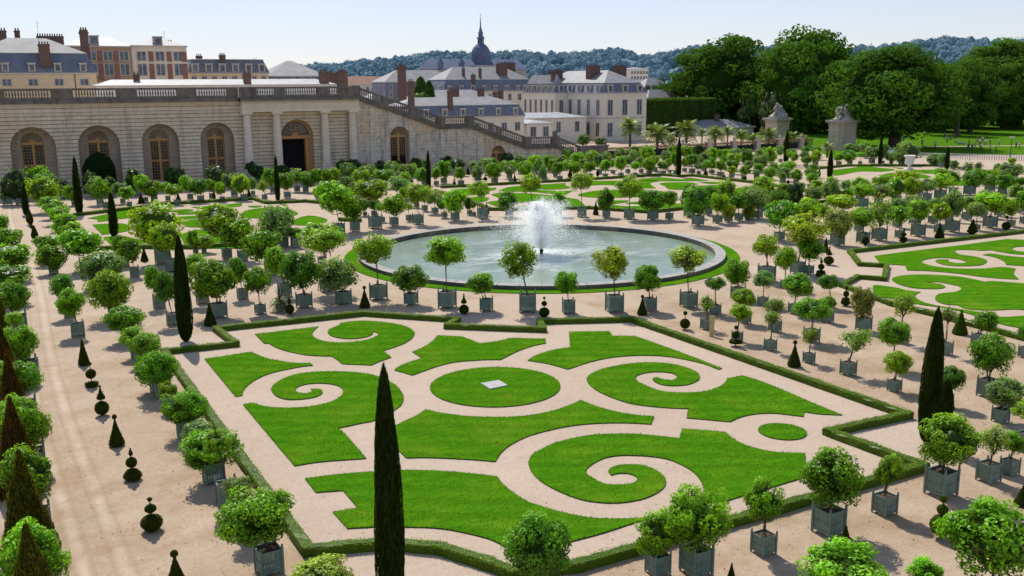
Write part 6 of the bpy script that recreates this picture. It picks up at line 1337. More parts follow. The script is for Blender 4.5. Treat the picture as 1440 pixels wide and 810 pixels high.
def balustrade(mb, p0, p1, y, solids=None, zb=0.0, h=2.0, n_gap=None, d=.34):
    """plinth, balusters, rail and pedestals between two points of the xz plane; sheared along a slope"""
    (xa, za), (xb, zb_) = p0, p1
    L = xb - xa; sl = (zb_ - za) / L
    def zz(x): return za + (x - xa) * sl
    def slab(x0, x1, y0, y1, a, b):
        v = []
        for dz in (a, b):
            for yy in (y0, y1):
                for x in (x0, x1): v.append((x, yy, zz(x) + dz))
        mb.add(v, [(0, 2, 3, 1), (4, 5, 7, 6), (0, 1, 5, 4), (2, 6, 7, 3), (0, 4, 6, 2), (1, 3, 7, 5)])
    slab(xa, xb, y - .45, y + .9, -.35, 0.0)            # cornice slab
    slab(xa, xb, y - .62, y + .92, 0.003, .22)
    slab(xa, xb, y - d, y + d, .223, .62)
    slab(xa, xb, y - d - .06, y + d + .06, 1.63, 1.95)
    if solids is None:
        k = max(1, round(L / 5.2)); solids = [(xa + L * i / k - .55, xa + L * i / k + .55) for i in range(k + 1)]
    ss = []
    for a, b in solids:
        a, b = max(a, xa), min(b, xb)
        if b > a: slab(a, b, y - d - .03, y + d + .03, .623, 1.627); ss.append((a, b))
    x = xa + .25
    while x < xb - .2:
        if not any(a - .12 < x < b + .12 for a, b in ss):
            mb.lathe([(r * 1.25, z * 1.06) for r, z in BP], (x, y, zz(x) + .622), 7)
        x += .40
ow = empty('orangery_wing', (0, 0, 0), 'long rusticated stone orangery wing with arched windows and columned portico', 'building')
centres = [(-2.2, 3.1), (7.15, 3.13), (16.5, 3.05), (25.7, 2.85), (34.7, 2.72)]
mb = MB(); holes = []
for cx, r in centres: holes.append(arch_pts(cx, r, .7, 9.9))
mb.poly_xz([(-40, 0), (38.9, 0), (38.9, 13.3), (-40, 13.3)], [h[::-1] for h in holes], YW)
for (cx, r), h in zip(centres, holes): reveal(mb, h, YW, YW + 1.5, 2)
inn = [(cx, r * .53) for cx, r in centres]
bk = MB()
for (cx, r), h, (c2, r2) in zip(centres, holes, inn):
    o2 = arch_pts(c2, r2, .72, 9.1)
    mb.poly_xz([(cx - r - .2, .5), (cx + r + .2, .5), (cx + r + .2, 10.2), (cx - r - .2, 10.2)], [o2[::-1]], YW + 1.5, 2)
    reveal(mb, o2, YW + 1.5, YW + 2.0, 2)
# portico back wall, returns, body and terrace
dc, dr = 48.2, 2.85
dh = arch_pts(dc, dr, .4, 10.1)
mb.poly_xz([(38.9, 0), (58.9, 0), (58.9, 13.3), (38.9, 13.3)], [dh[::-1]], YW + .001)
reveal(mb, dh, YW + .001, YW + 1.6)
mb.box(-40, 106, YW + 2.4, YW + 2.6, 0, 3.2, 1); mb.box(-40, 58.8, YW + 2.61, YW + 2.8, 0, 13.2, 1)
mb.box(-40, 58.9, YW + .05, YW + 22, 13.0, 13.29, 1)
mb.build('wall', [M['wall'], M['pale'], M['recess']], ow)
for (cx, r) in centres: arch_stones(ow, cx, r, 9.9, YW, M['wall'])
arch_stones(ow, dc, dr, 10.1, YW, M['wall'], 11, .05, 1.2)
for (c2, r2) in inn: arched_window(ow, c2, r2, .72, 9.1, YW + 1.95, 7.1)
# open doorway under a fanlight
mb = MB(); zt = 7.1
o1 = arch_pts(dc, dr, .4, 10.1); i1 = [(dc + (x - dc) * .86, z if z < 7.3 else 7.25 + (z - 7.25) * .86) for x, z in o1]
mb.poly_xz(o1, [i1[::-1]], YW + 1.3); reveal(mb, i1, YW + 1.3, YW + 1.5)
mb.box(dc - dr, dc + dr, YW + 1.2, YW + 1.6, 6.75, 7.3)
for i in range(1, 8):
    a = PI * i / 8; mb.cyl((dc + .5 * math.cos(a), YW + 1.42, 7.3 + .5 * math.sin(a)), (dc + 2.45 * math.cos(a), YW + 1.42, 7.3 + 2.45 * math.sin(a)), .05, .05, 4)
for q in (.42, .62, .82):
    pts = [(dc - 2.45 * q * math.cos(PI * i / 14), YW + 1.42, 7.3 + 2.45 * q * math.sin(PI * i / 14)) for i in range(15)]
    for p_, q_ in zip(pts, pts[1:]): mb.cyl(p_, q_, .045, .045, 4, cap=False)
mb.poly_xz([(dc - .55 * math.cos(PI * i / 8), 7.29 + .55 * math.sin(PI * i / 8)) for i in range(9)], [], YW + 1.28)
mb.box(dc + 1.75, dc + 2.4, YW + 1.3, YW + 2.2, .4, 6.74)
dw = mb.build('doorway', M['wood'], ow); dw['label'] = 'tall dark open doorway under an ochre fanlight'
mb = MB(); mb.poly_xz([(dc - 2.45, .4), (dc + 2.45, .4), (dc + 2.45, 6.75), (dc - 2.45, 6.75)], [], YW + 2.3)  # near-black sheet painted for the shade inside the doorway
mb.build('opening_shade', M['void'], dw)
mb = MB(); mb.poly_xz([(dc - 2.45 * math.cos(PI * i / 14), 7.3 + 2.45 * math.sin(PI * i / 14)) for i in range(15)], [], YW + 1.55)
mb.build('glazing', M['glass'], dw)
COLX = [39.5, 44.5, 52.9, 57.9]
for x in COLX:
    mb = MB()
    mb.lathe([(.92, 0), (.92, .25), (.80, .32), (.86, .5), (.74, .62), (.72, .7), (.71, 3.2), (.685, 5.5), (.62, 8.4), (.66, 8.45), (.66, 8.55), (.60, 8.6), (.61, 8.85), (.82, 9.05)], (x, YW - 1.0, 2.1), 20)
    mb.box(x - .86, x + .86, YW - 1.86, YW - .14, 11.15, 11.5)
    mb.box(x - 1.0, x + 1.0, YW - 2.0, YW - .02, 0, 2.1)
    mb.build('column', M['pale'], ow, smooth=False)
mb = MB()
mb.box(38.6, 59.1, YW - 1.75, YW - .001, 11.5, 12.15); mb.box(38.55, 59.15, YW - 1.82, YW + .03, 12.153, 12.3); mb.box(38.7, 59.0, YW - 1.7, YW - .002, 12.303, 13.3)
mb.build('entablature', M['pale'], ow)
mb = MB(); mb.box(-40, 38.55, YW - .10, YW - .002, 12.0, 12.18); mb.box(-40, 38.55, YW - .22, YW - .003, 12.9, 13.3); mb.box(-40, 38.9, YW - .16, YW - .002, 0, .66)
mb.build('string_course', M['pale'], ow)
mb = MB()
mids = [(a[0] + b[0]) / 2 for a, b in zip(centres, centres[1:])]
sol = [(m - 1.55, m + 1.55) for m in mids] + [(-8.4, -5.3), (36.6, 38.4)]
balustrade(mb, (-40, 13.65), (38.4, 13.65), YW - .35, sol)
balustrade(mb, (38.4, 13.66), (58.9, 13.66), YW - 1.55, [(38.4, 41.2), (44.2, 46.0), (51.6, 53.6), (56.9, 58.9)])
mb.box(38.4, 58.9, YW - 2.4, YW + .5, 13.302, 13.65)
mb.box(-40, 38.39, YW - .95, YW + .5, 13.302, 13.65)
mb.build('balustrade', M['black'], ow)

sw = empty('stair_wall', (0, 0, 0), 'plain stained stone wall stepping down beside the great stairs, with two arched doors', 'wall')
TOPL = [(58.92, 13.3), (74.9, 7.75), (81.1, 7.75), (93.2, 3.4), (99.8, 3.4), (106.4, .9)]
mb = MB()
h1 = arch_pts(66.95, 1.95, .35, 8.4); h2 = arch_pts(87.1, 1.5, .3, 4.25)
mb.poly_xz([(58.92, 0), (106.4, 0)] + TOPL[::-1], [h1[::-1], h2[::-1]], YW - .4)
reveal(mb, h1, YW - .4, YW + .7); reveal(mb, h2, YW - .4, YW + .7)
for h, cx, r in ((h1, 66.95, 1.95), (h2, 87.1, 1.5)): mb.box(cx - r - .3, cx + r + .3, YW + .95, YW + 1.1, 0, 9 if r > 1.6 else 5)
v = []; f = []
for x, z in TOPL: v += [(x, YW - .4, z), (x, YW + 16, z)]
for i in range(len(TOPL) - 1): f.append((2 * i, 2 * i + 2, 2 * i + 3, 2 * i + 1))
mb.add(v, f)
mb.poly_xz([(58.92, 0), (106.4, 0)] + TOPL[::-1], [], YW + 16)
mb.box(58.5, 58.919, YW - .4, YW + 2, 0, 13.3)
mb.build('wall', M['smooth'], sw)
arch_stones(sw, 66.95, 1.95, 8.4, YW - .4, M['smooth'], 9, .03, .7); arch_stones(sw, 87.1, 1.5, 4.25, YW - .4, M['smooth'], 9, .03, .6)
arched_window(sw, 66.95, 1.62, .35, 8.2, YW + .6, 6.45, 3.2)
arched_window(sw, 87.1, 1.3, .3, 4.1, YW + .6, 2.7, .5)
mb = MB()
for x, z0, z1 in ((61.2, 0, 12.3), (64.0, 8.8, 11.2), (75.0, 0, 7.3), (82.4, 0, 7.0), (93.3, 0, 3.0)): mb.box(x, x + .05, YW - .415, YW - .39, z0, z1)
mb.build('joint_lines', M['black'], sw)
mb = MB()
for a, b in zip(TOPL, TOPL[1:]): balustrade(mb, (a[0] + .02, a[1] + .32), (b[0], b[1] + .32), YW - .5, None if abs(b[0] - a[0]) > 7 else [(a[0], a[0] + 1), (b[0] - 1, b[0])])
for x, z in TOPL[:-1]:
    mb.box(x - .62, x + .62, YW - 1.05, YW + .1, z + .1, z + 2.42)
mb.lathe(ballp(.55, .5), (99.6, YW - .5, 5.8), 10)
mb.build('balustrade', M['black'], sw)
lw = MB(); lw.box(106.5, 113.6, 167.5, 168.4, 0, 3.1); lw.box(106.3, 113.8, 167.3, 168.6, 3.103, 3.4); lw.lathe(ballp(.4, .4), (113.2, 168, 3.4), 10)
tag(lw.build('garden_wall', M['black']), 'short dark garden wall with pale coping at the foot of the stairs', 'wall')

# ------------------------------------------------------------------ town
def house(name, label, x0, x1, y0, y1, ze, zr, wall, roof, nf=0, nl=0, rows=(), wsz=(1.1, 1.6), mans=None, roofm=None, dorm=(0, 0), chim=(), ridge='hip', zb=0, cat='building', over=.25, wmat=None, inset=None, dzw=(1.2, 1.5), group=None, flat_front=True):
    R_ = empty(name, (0, 0, 0), label, cat, group)
    mb = MB(); mb.box(x0, x1, y0, y1, zb, ze); mb.build('wall', wall, R_)
    mb = MB(); mb.box(x0 - over, x1 + over, y0 - over, y1 + over, ze + .002, ze + .3); mb.build('cornice', M['trim'], R_)
    zc = ze + .3; a0, a1, b0, b1 = x0 - over, x1 + over, y0 - over, y1 + over
    rf = None
    if mans:
        zm, ins = mans; mb = MB()
        mb.add([(a0, b0, zc), (a1, b0, zc), (a1, b1, zc), (a0, b1, zc), (a0 + ins, b0 + ins, zm), (a1 - ins, b0 + ins, zm), (a1 - ins, b1 - ins, zm), (a0 + ins, b1 - ins, zm)],
               [(0, 1, 5, 4), (1, 2, 6, 5), (2, 3, 7, 6), (3, 0, 4, 7)])
        lo = mb.build('mansard_roof', roofm or roof, R_)
        mb = MB(); mb.box(a0 + ins - .12, a1 - ins + .12, b0 + ins - .12, b1 - ins + .12, zm + .001, zm + .15); mb.build('roof_edge', M['zinc'], R_)
        nfd, nld = dorm
        for side, n in (('f', nfd), ('l', nld)):
            for i in range(n):
                w, hh = dzw
                if side == 'f':
                    x = x0 + (x1 - x0) * (i + .5) / n; yb = b0 + ins + .1; yf = b0 + .1
                    m2 = MB(); m2.box(x - w / 2, x + w / 2, yf, yb + .5, zc + .15, zc + .15 + hh); m2.box(x - w / 2 - .15, x + w / 2 + .15, yf - .15, yb + .6, zc + .153 + hh, zc + .33 + hh)
                    d_ = m2.build('dormer', M['trim'], R_); m2 = MB(); m2.box(x - w * .32, x + w * .32, yf - .03, yf + .05, zc + .35, zc + hh); m2.build('pane', M['glass'], d_)
                else:
                    y = y0 + (y1 - y0) * (i + .5) / n; xb = a0 + ins + .1; xf = a0 + .1
                    m2 = MB(); m2.box(xf, xb + .5, y - w / 2, y + w / 2, zc + .15, zc + .15 + hh); m2.box(xf - .15, xb + .6, y - w / 2 - .15, y + w / 2 + .15, zc + .153 + hh, zc + .33 + hh)
                    d_ = m2.build('dormer', M['trim'], R_); m2 = MB(); m2.box(xf - .03, xf + .05, y - w * .32, y + w * .32, zc + .35, zc + hh); m2.build('pane', M['glass'], d_)
        a0 += ins; a1 -= ins; b0 += ins; b1 -= ins; zc = zm + .15
    mb = MB(); k = inset if inset is not None else min(a1 - a0, b1 - b0) / 2 * .98
    if (a1 - a0) >= (b1 - b0):
        ym = (b0 + b1) / 2; r0, r1 = (a0 + k, ym), (a1 - k, ym)
        v = [(a0, b0, zc), (a1, b0, zc), (a1, b1, zc), (a0, b1, zc), (r0[0], ym, zr), (r1[0], ym, zr)]; f = [(0, 1, 5, 4), (2, 3, 4, 5), (1, 2, 5), (3, 0, 4)]
    else:
        xm = (a0 + a1) / 2
        v = [(a0, b0, zc), (a1, b0, zc), (a1, b1, zc), (a0, b1, zc), (xm, b0 + k, zr), (xm, b1 - k, zr)]; f = [(0, 1, 4), (1, 2, 5, 4), (2, 3, 5), (3, 0, 4, 5)]
    mb.add(v, f)
    rf = mb.build('roof', roof, R_)
    for cx, cy, cw, cd, cz in chim:
        m2 = MB(); m2.box(cx - cw / 2, cx + cw / 2, cy - cd / 2, cy + cd / 2, zc - 2.5, cz); m2.box(cx - cw / 2 - .1, cx + cw / 2 + .1, cy - cd / 2 - .1, cy + cd / 2 + .1, cz - .35, cz - .12)
        n = max(2, int(cw / .45))
        for i in range(n): m2.cyl((cx - cw / 2 + cw * (i + .5) / n, cy, cz), (cx - cw / 2 + cw * (i + .5) / n, cy, cz + .5), .14, .12, 6)
        m2.build('chimney', M['brickd'], rf)
    w, _ = wsz
    for z0, z1 in rows:
        for i in range(nf):
            x = x0 + (x1 - x0) * (i + .5) / nf; m2 = MB(); m2.box(x - w / 2 - .14, x + w / 2 + .14, y0 - .05, y0 + .02, z0 - .15, z1 + .15); wn = m2.build('window', M['trim'], R_)
            m2 = MB()
            for s_ in (-1, 1): m2.box(x + s_ * w * .25 - w * .2, x + s_ * w * .25 + w * .2, y0 - .08, y0 - .045, z0, z1)
            m2.build('pane', wmat or M['glass'], wn)
        for i in range(nl):
            y = y0 + (y1 - y0) * (i + .5) / nl; m2 = MB(); m2.box(x0 - .05, x0 + .02, y - w / 2 - .14, y + w / 2 + .14, z0 - .15, z1 + .15); wn = m2.build('window', M['trim'], R_)
            m2 = MB()
            for s_ in (-1, 1): m2.box(x0 - .08, x0 - .045, y + s_ * w * .25 - w * .2, y + s_ * w * .25 + w * .2, z0, z1)
            m2.build('pane', wmat or M['glass'], wn)
    return R_, rf
def antenna(rf, x, y, z0, h):
    mb = MB(); mb.cyl((x, y, z0), (x, y, z0 + h), .035, .02, 5)
    for k in (.95, .85, .7): mb.cyl((x - .5 * k, y, z0 + h * k), (x + .5 * k, y, z0 + h * k), .015, .015, 4)
    mb.build('antenna', M['iron'], rf)
R1, rf = house('mansard_house', 'ochre mansard house with slate dormers and red chimney above the balustrade', -1, 21.0, 205, 217, 18.1, 24.9, M['ochre'], M['slatel'], 5, 0, ((16.1, 17.2),), (1.5, 1.1), (21.9, 1.5), M['slateb'], (5, 0), ((12.4, 205.2, 1.9, 1.2, 23.6),), inset=6.5)
antenna(rf, 12.0, 211, 24.5, 3.6)
mb = MB(); mb.cyl((17.2, 204.9, 15), (17.2, 204.9, 18.3), .06, .06, 6); mb.build('drainpipe', M['iron'], R1)
house('rear_house', 'low slate-roofed house with crowded brick chimney stacks at far left', -4, 18, 224, 234, 22.0, 25.5, M['brickd'], M['slatel'], chim=((3.3, 224.5, 2.4, 1, 26.8), (6.2, 224.5, 1.6, 1, 26.9), (15, 226, 5, 1, 26.0), (9, 226, 1, 1, 27)))
s_ = MB(); s_.box(20.0, 21.5, 218, 219.6, 12, 27.0); s_.box(19.85, 21.65, 217.85, 219.75, 26.2, 26.5)
for i in range(3): s_.cyl((20.3 + .45 * i, 218.8, 27), (20.3 + .45 * i, 218.8, 27.5), .16, .14, 6)
tag(s_.build('chimney_stack', M['brickd']), 'tall free-standing brown brick chimney stack beside the mansard house', 'chimney')
RB_, rf = house('brick_house', 'orange brick house with brown panels and white roof, left half of the tall pair', 18.5, 31.8, 235, 247, 24.2, 26.6, M['orange'], M['zinc'], 4, 0, ((18.2, 20.6), (21.4, 23.3)), (1.9, 2), inset=4)
RC_, rf2 = house('stone_house', 'pale stone house with red brick panels and white roof, right half of the tall pair', 31.82, 43.6, 235, 247, 24.4, 26.6, M['pale'], M['zinc'], 3, 0, ((18.2, 20.6), (21.4, 23.3)), (1.9, 2), inset=4, chim=((41, 243, 2, 1, 25.8),))
for R_, xs in ((RB_, (21.8, 25.1, 28.4)), (RC_, (35.8, 39.7, 43.0))):
    mb = MB()
    for x in xs:
        for za, zb_ in ((17.2, 20.7), (21.2, 23.4)): mb = MB(); mb.box(x - .55, x + .55, 234.9, 235.01, za, zb_); mb.build('brick_panel', M['brick'], R_)
for x, rf_ in ((24.3, rf), (37.6, rf2)):
    mb = MB(); mb.box(x - .9, x + .9, 234.9, 237, 24.6, 26.5); mb.box(x - 1.05, x + 1.05, 234.7, 237.1, 26.503, 26.7); d_ = mb.build('dormer', M['zinc'], rf_)
    mb = MB(); mb.box(x - .6, x + .6, 234.85, 234.92, 24.9, 26.3); mb.build('pane', M['glass'], d_)
antenna(rf2, 40.0, 241, 26.3, 1.8)
house('zinc_roofed_range', 'long low range with bright white zinc roof just behind the balustrade', 19, 62, 186, 193, 15.7, 17.0, M['white'], M['zinc'], chim=((45.2, 186.6, 1.3, .9, 18.1), (60.0, 186.6, 1.7, 1, 18.3), (64.0, 187.4, 1.9, 1, 18.4), (26, 189, 1, .8, 17.9)), inset=3)
house('ochre_house', 'yellow house with six dormers in a slate roof', 46.5, 66, 250, 261, 18.6, 22.4, M['ochre'], M['slatel'], 8, 0, ((16.6, 18),), (1.2, 1), (22.0, 1.2), M['slate'], (6, 0), ((55, 251, 1.4, 1, 23.2), (64, 255, 1.2, 1, 22), (50, 254, 1.4, 1, 23.0)), dzw=(1.7, 1.9))
house('pyramid_roofed_house', 'house with a broad pale pyramid roof between chimneys', 68.2, 83.6, 258, 273, 17.9, 22.2, M['slateb'], M['slatel'], 6, 0, ((16.4, 17.5),), (1.2, 1), inset=7.2, chim=((84.6, 256, 2.2, 1.2, 18.9), (66.8, 256, 1.6, 1, 18.2)))
house('tiled_row', 'long row with a rusty clay-tile roof, left of the spire', 138, 172, 420, 432, 15.4, 19.3, M['fog'], M['tile'], 9, 0, ((12.5, 14.5),), (1.2, 1.5))
house('slate_hall', 'big slate-roofed hall below the wooded hill', 132.5, 163, 340, 354, 16.4, 20.9, M['slateb'], M['slatel'], 8, 3, ((13.6, 15.4), (11, 12.6)), (1.3, 1.4), chim=((133, 300, 1, 1, 12),)[:0])
s_ = MB(); s_.box(88.6, 90.2, 218, 219.5, 2, 20.3); s_.box(88.4, 90.4, 217.8, 219.7, 19.4, 19.7)
for i in range(3): s_.cyl((89 + .4 * i, 218.8, 20.3), (89 + .4 * i, 218.8, 20.7), .15, .13, 6)
tag(s_.build('chimney_stack', M['brickd']), 'tall lone brick chimney stack rising left of the small conifers', 'chimney')
house('mansard_block', 'grey mansard block with big stone chimneys right below the spire', 131, 164, 286, 302, 13.2, 21.2, M['cream'], M['slatel'], 9, 4, ((10.5, 12.4),), (1.2, 1.6), (17.0, 1.3), M['slateb'], (8, 3), ((154, 290, 3.2, 2, 22.2), (160.5, 297, 4, 2, 22.6), (142, 287, 1.2, 1, 18.6), (145, 288, .8, .8, 20.5), (139.5, 289, .8, .8, 20.6)), inset=6)
house('small_pavilion', 'small low-roofed pavilion among chimneys below the mansard block', 104, 128, 245, 255, 11.5, 14.2, M['slateb'], M['slatel'], 5, 0, ((9.6, 11),), (1.2, 1.2), chim=((116, 246, 2.2, 1, 14.3), (124, 246, 1.7, 1, 14.3), (128.5, 246, 1.1, 1, 13.5), (130.3, 246, 1.2, 1, 13.8), (108, 247, 1, 1, 14.8)))
house('long_mansard_range', 'long cream range with blue slate mansard and dormers behind the stair wall', 80.5, 112, 200, 210, 8.3, 12.9, M['cream'], M['slatel'], 9, 0, ((5.2, 7.0),), (1.3, 1.7), (11.0, 1.1), M['slateb'], (7, 2), ((93.5, 200.8, 1, .9, 14.4), (84.2, 201, 1.2, 1, 16.5)), inset=5)
house('annex', 'small white annex with low flat roof and two tall windows', 115, 122, 204, 214, 6.2, 7.2, M['white'], M['zinc'], 2, 2, ((3.2, 5.6),), (1.5, 2.2), inset=3)
house('annex', 'low grey annex between the white annex and the great mansion', 122.5, 146, 226, 240, 6.5, 8.0, M['cream'], M['zinc'], 4, 0, ((3.0, 5.6),), (1.3, 2.2), inset=5)
MM, rf = house('mansion', 'large cream mansion with tall windows and blue slate mansard roof', 150, 164.6, 224, 262, 12.9, 19.3, M['cream'], M['slatel'], 3, 8, ((1.4, 5.0), (7.2, 11.2)), (1.6, 3.2), (15.7, 1.5), M['slateb'], (3, 8), ((154.6, 236, 3.2, 2.6, 20.6), (161.5, 233, 3.6, 2, 20.3), (153, 252, 1.6, 2, 19.8)), inset=7, dzw=(1.7, 1.8))
mb = MB(); mb.box(149.88, 164.7, 223.88, 224.02, 6.2, 6.5); mb.box(149.86, 150.0, 223.9, 242, 6.2, 6.5); mb.build('string_course', M['trim'], MM)
house('mansion_wing', 'projecting rear wing of the cream mansion with its own hipped slate roof', 145.8, 149.9, 242.2, 261, 12.9, 18.2, M['cream'], M['slatel'], 1, 6, ((7.4, 11.0), (2, 5)), (1.2, 3.4), (15.6, 1.2), M['slateb'], (1, 6), ((147.5, 246, 1.1, 1.1, 18.6), (149, 250, 1.6, 1.2, 19.2)), dzw=(1.7, 1.8))
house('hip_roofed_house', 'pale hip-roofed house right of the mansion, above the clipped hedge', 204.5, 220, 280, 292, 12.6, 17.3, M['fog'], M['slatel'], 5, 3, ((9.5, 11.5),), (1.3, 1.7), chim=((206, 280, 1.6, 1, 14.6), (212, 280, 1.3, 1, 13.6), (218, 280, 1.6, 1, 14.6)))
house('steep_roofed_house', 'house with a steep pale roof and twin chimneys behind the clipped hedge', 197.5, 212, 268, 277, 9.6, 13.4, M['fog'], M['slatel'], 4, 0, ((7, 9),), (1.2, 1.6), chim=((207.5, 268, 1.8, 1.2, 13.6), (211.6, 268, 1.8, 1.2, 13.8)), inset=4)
house('garden_pavilion', 'low pavilion with grey hipped slate roof behind the palms', 190, 212.5, 233, 243, 1.9, 4.5, M['cream'], M['slatel'], 0, 0, (), chim=((201, 237, 1.2, 1.1, 6.0),), inset=7, over=.6)
# cathedral
ct = empty('cathedral', (0, 0, 0), 'distant cathedral with blue dome, lantern and needle spire', 'church')
mb = MB(); mb.box(275, 349, 620, 640, 0, 25.5); mb.box(306, 330, 612, 648, 0, 28); mb.build('wall', M['cathw'], ct)
mb = MB(); mb.add([(274, 619, 25.6), (350, 619, 25.6), (350, 641, 25.6), (274, 641, 25.6), (277, 630, 32.5), (347, 630, 32.5)], [(0, 1, 5, 4), (2, 3, 4, 5), (1, 2, 5), (3, 0, 4)]); mb.build('roof', M['cathr'], ct)
mb = MB(); mb.lathe([(7.6, 28), (7.6, 33.5), (6.7, 33.6), (6.9, 36), (6.5, 38.2), (5.4, 40.4), (3.7, 42.2), (2.4, 43.2)], (318, 630, 0), 20); dm = mb.build('dome', M['cathr'], ct)
mb = MB()
for i in range(8): a = PI * i / 4; mb.cyl((318 + 2.1 * math.cos(a), 630 + 2.1 * math.sin(a), 43), (318 + 2.0 * math.cos(a), 630 + 2.0 * math.sin(a), 46.5), .35, .35, 5)
mb.lathe([(1.5, 43), (1.5, 46.5)], (318, 630, 0), 10); mb.lathe([(2.9, 46.5), (2.8, 47), (1.9, 48.2), (1.6, 48.4), (1.7, 51), (1.2, 51.6), (.9, 53), (1.0, 53.3), (.5, 54.2), (.35, 58), (.12, 60)], (318, 630, 0), 12); ln = mb.build('lantern', M['cathr'], dm)
mb = MB(); mb.cyl((318, 630, 60), (318, 630, 64), .16, .08, 5); mb.cyl((317.2, 630, 62.6), (318.8, 630, 62.6), .1, .1, 4); mb.lathe(ballp(.45, 0), (318, 630, 60), 8); mb.build('spire', M['rust'], dm)
for x in (281, 297):
    mb = MB(); mb.lathe([(2, 25), (2, 29), (2.6, 29.2), (1.2, 31.5), (.5, 32.6), (.3, 35), (.05, 36)], (x, 618, 0), 8); mb.build('turret', M['cathr'], ct)
# far town houses on the slope, each one separate
wallc = [M['fog'], M['cream'], M['white']]; roofc = [M['fogroof'], M['slatel'], M['zinc'], M['fogroof'], M['tile']]
spots = []
for i in range(26): spots.append((rnd.uniform(.235, .43), rnd.uniform(380, 640), 's'))
for i in range(20): spots.append((rnd.uniform(.585, .70), rnd.uniform(360, 620), 's'))
spots.sort()
nn = 0
for a, d, _ in spots:
    x, y = d * math.sin(a), d * math.cos(a)
    if 255 < x < 355 and 590 < y < 660: continue
    w, dp = rnd.uniform(9, 17), rnd.uniform(8, 12); zt = 16 - d * .004 + rnd.uniform(-3.5, 3.2) * (1 if a < .5 else 1.2)
    house('town_house', 'small distant town house with a %s roof, %s from left on the far slope' % (('grey', 'pale', 'white', 'grey', 'clay')[nn % 5], ORD[nn] if nn < len(ORD) else 'last'), x, x + w, y, y + dp, zt - rnd.uniform(2, 3.5), zt, wallc[nn % 3], roofc[nn % 5], 4, 0, ((zt - 6.2, zt - 4.6),), (1.2, 1.5), group='houses of the distant town')
    nn += 1
house('apartment_block', 'white flat-topped apartment block far behind the mansion', 319.5, 331.5, 450, 462, 23.0, 23.9, M['white'], M['fogroof'], 6, 0, ((20.4, 21.8), (17.5, 19)), (1.2, 1.4))

# ------------------------------------------------------------------ hills and woods
def ridge(a):
    xs = [r[0] for r in RIDGE]; ys = [r[1] for r in RIDGE]
    return float(np.interp(a, xs, ys))
mb = MB(); A_ = np.linspace(-.35, 1.35, 120); D_ = [720, 900, 1150, 1450, 1750, 1950, 2300]
def hz(a, d):
    t = min(1, max(0, (d - 720) / 1030)); top = (16 + 1750 * ridge(a)) - 20
    q = t * t * (3 - 2 * t)
    return -1 + (top + 1) * q if d <= 1750 else top * (1 - (d - 1750) / 1500)
v = [(d * math.sin(a), d * math.cos(a), hz(a, d) + 5 * math.sin(a * 60 + d * .01)*min(1,(d-720)/400)) for d in D_ for a in A_]
n_ = len(A_)
mb.add(v, [(j * n_ + i, j * n_ + i + 1, j * n_ + n_ + i + 1, j * n_ + n_ + i) for j in range(len(D_) - 1) for i in range(n_ - 1)])
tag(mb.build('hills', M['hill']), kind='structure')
mb = MB(); NB = 4200
aa = rs.uniform(.12, 1.25, NB); dd = 800 + 960 * rs.rand(NB) ** .75
top_ = rs.rand(NB) < .30; dd[top_] = rs.uniform(1690, 1770, top_.sum())
P = []; S_ = []; T_ = []; Nn = []
for a, d, tp in zip(aa, dd, top_):
    r = rs.uniform(4.5, 9) * (.75 if d < 1100 else 1); z = hz(a, d) + r * rs.uniform(.45, 1.0 if tp else .7)
    if tp and rs.rand() < .06: r *= .8; z += r * .6
    c = np.array((d * math.sin(a), d * math.cos(a), z)); tn = .5 + .5 * (rs.rand() - .5)
    blob(mb, c, r * .8, .18, 8, 6, tn - .05, rs.uniform(.85, 1.2), int(rs.randint(1e6)))
    g = sphere_pts(30)
    q = g * np.array((r, r, r * rs.uniform(.85, 1.25))) * (.72 + .32 * rs.rand(30, 1))
    P.append(c + q); Nn.append(g); S_.append(np.full(30, r * .34))
    T_.append(tn + .1 * (rs.rand(30) - .5) + .03 * g[:, 2])
mb.leaves(np.concatenate(P), np.concatenate(Nn), np.concatenate(S_), .8, 0, np.concatenate(T_), .4)
o = mb.build('woods', M['farleaf']); o.color = (.25, .375, .44, 1)  # pale blue-green carries the distance haze in the leaf colour
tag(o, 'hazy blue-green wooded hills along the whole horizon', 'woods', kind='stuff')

# ------------------------------------------------------------------ park trees
def big_crown(seed, clumps=120, per=130, leaf=.062):
    global rs
    keep = rs; rs = np.random.RandomState(seed)
    mb = MB(); blob(mb, (0, 0, 0), .62, .2, 18, 12, -.3, 1.05, seed)
    for i in range(clumps):
        d = sphere_pts(1)[0]
        # fuller than a ball: the crown keeps its breadth low down and has a broken top
        k3 = (abs(d[0]) ** 2.8 + abs(d[1]) ** 2.8 + abs(d[2]) ** 2.8) ** (1 / 2.8)
        w = d / k3
        r = .80 * (.72 + .36 * rs.rand()); c = w * r; k = .19 * (.6 + .9 * rs.rand())
        c[:2] *= 1 - .16 * max(0, c[2]) - .12 * max(0, -c[2])
        p = sphere_pts(per) * (k * (.6 + .4 * rs.rand(per) ** .5))[:, None] * np.array((1.2, 1.2, .75))
        q = c + p; out = np.linalg.norm(q, axis=1)
        tone = .42 + .36 * (rs.rand() - .5) + .2 * (rs.rand(per) - .5) + .4 * (out - .85) + 1.5 * p[:, 2]  # highlights put into leaf tone: clump tops lighter, inner leaves darker
        mb.leaves(q, p / k + d * .5, leaf, .7, 0, tone, .5)
    rs = keep
    return mb.mesh('crown', M['leaf_big'])
BC = [big_crown(300 + i) for i in range(4)]
LC = [crown(320 + i, 30, 40, .2, .6).mesh('crown', M['leaf']) for i in range(2)]
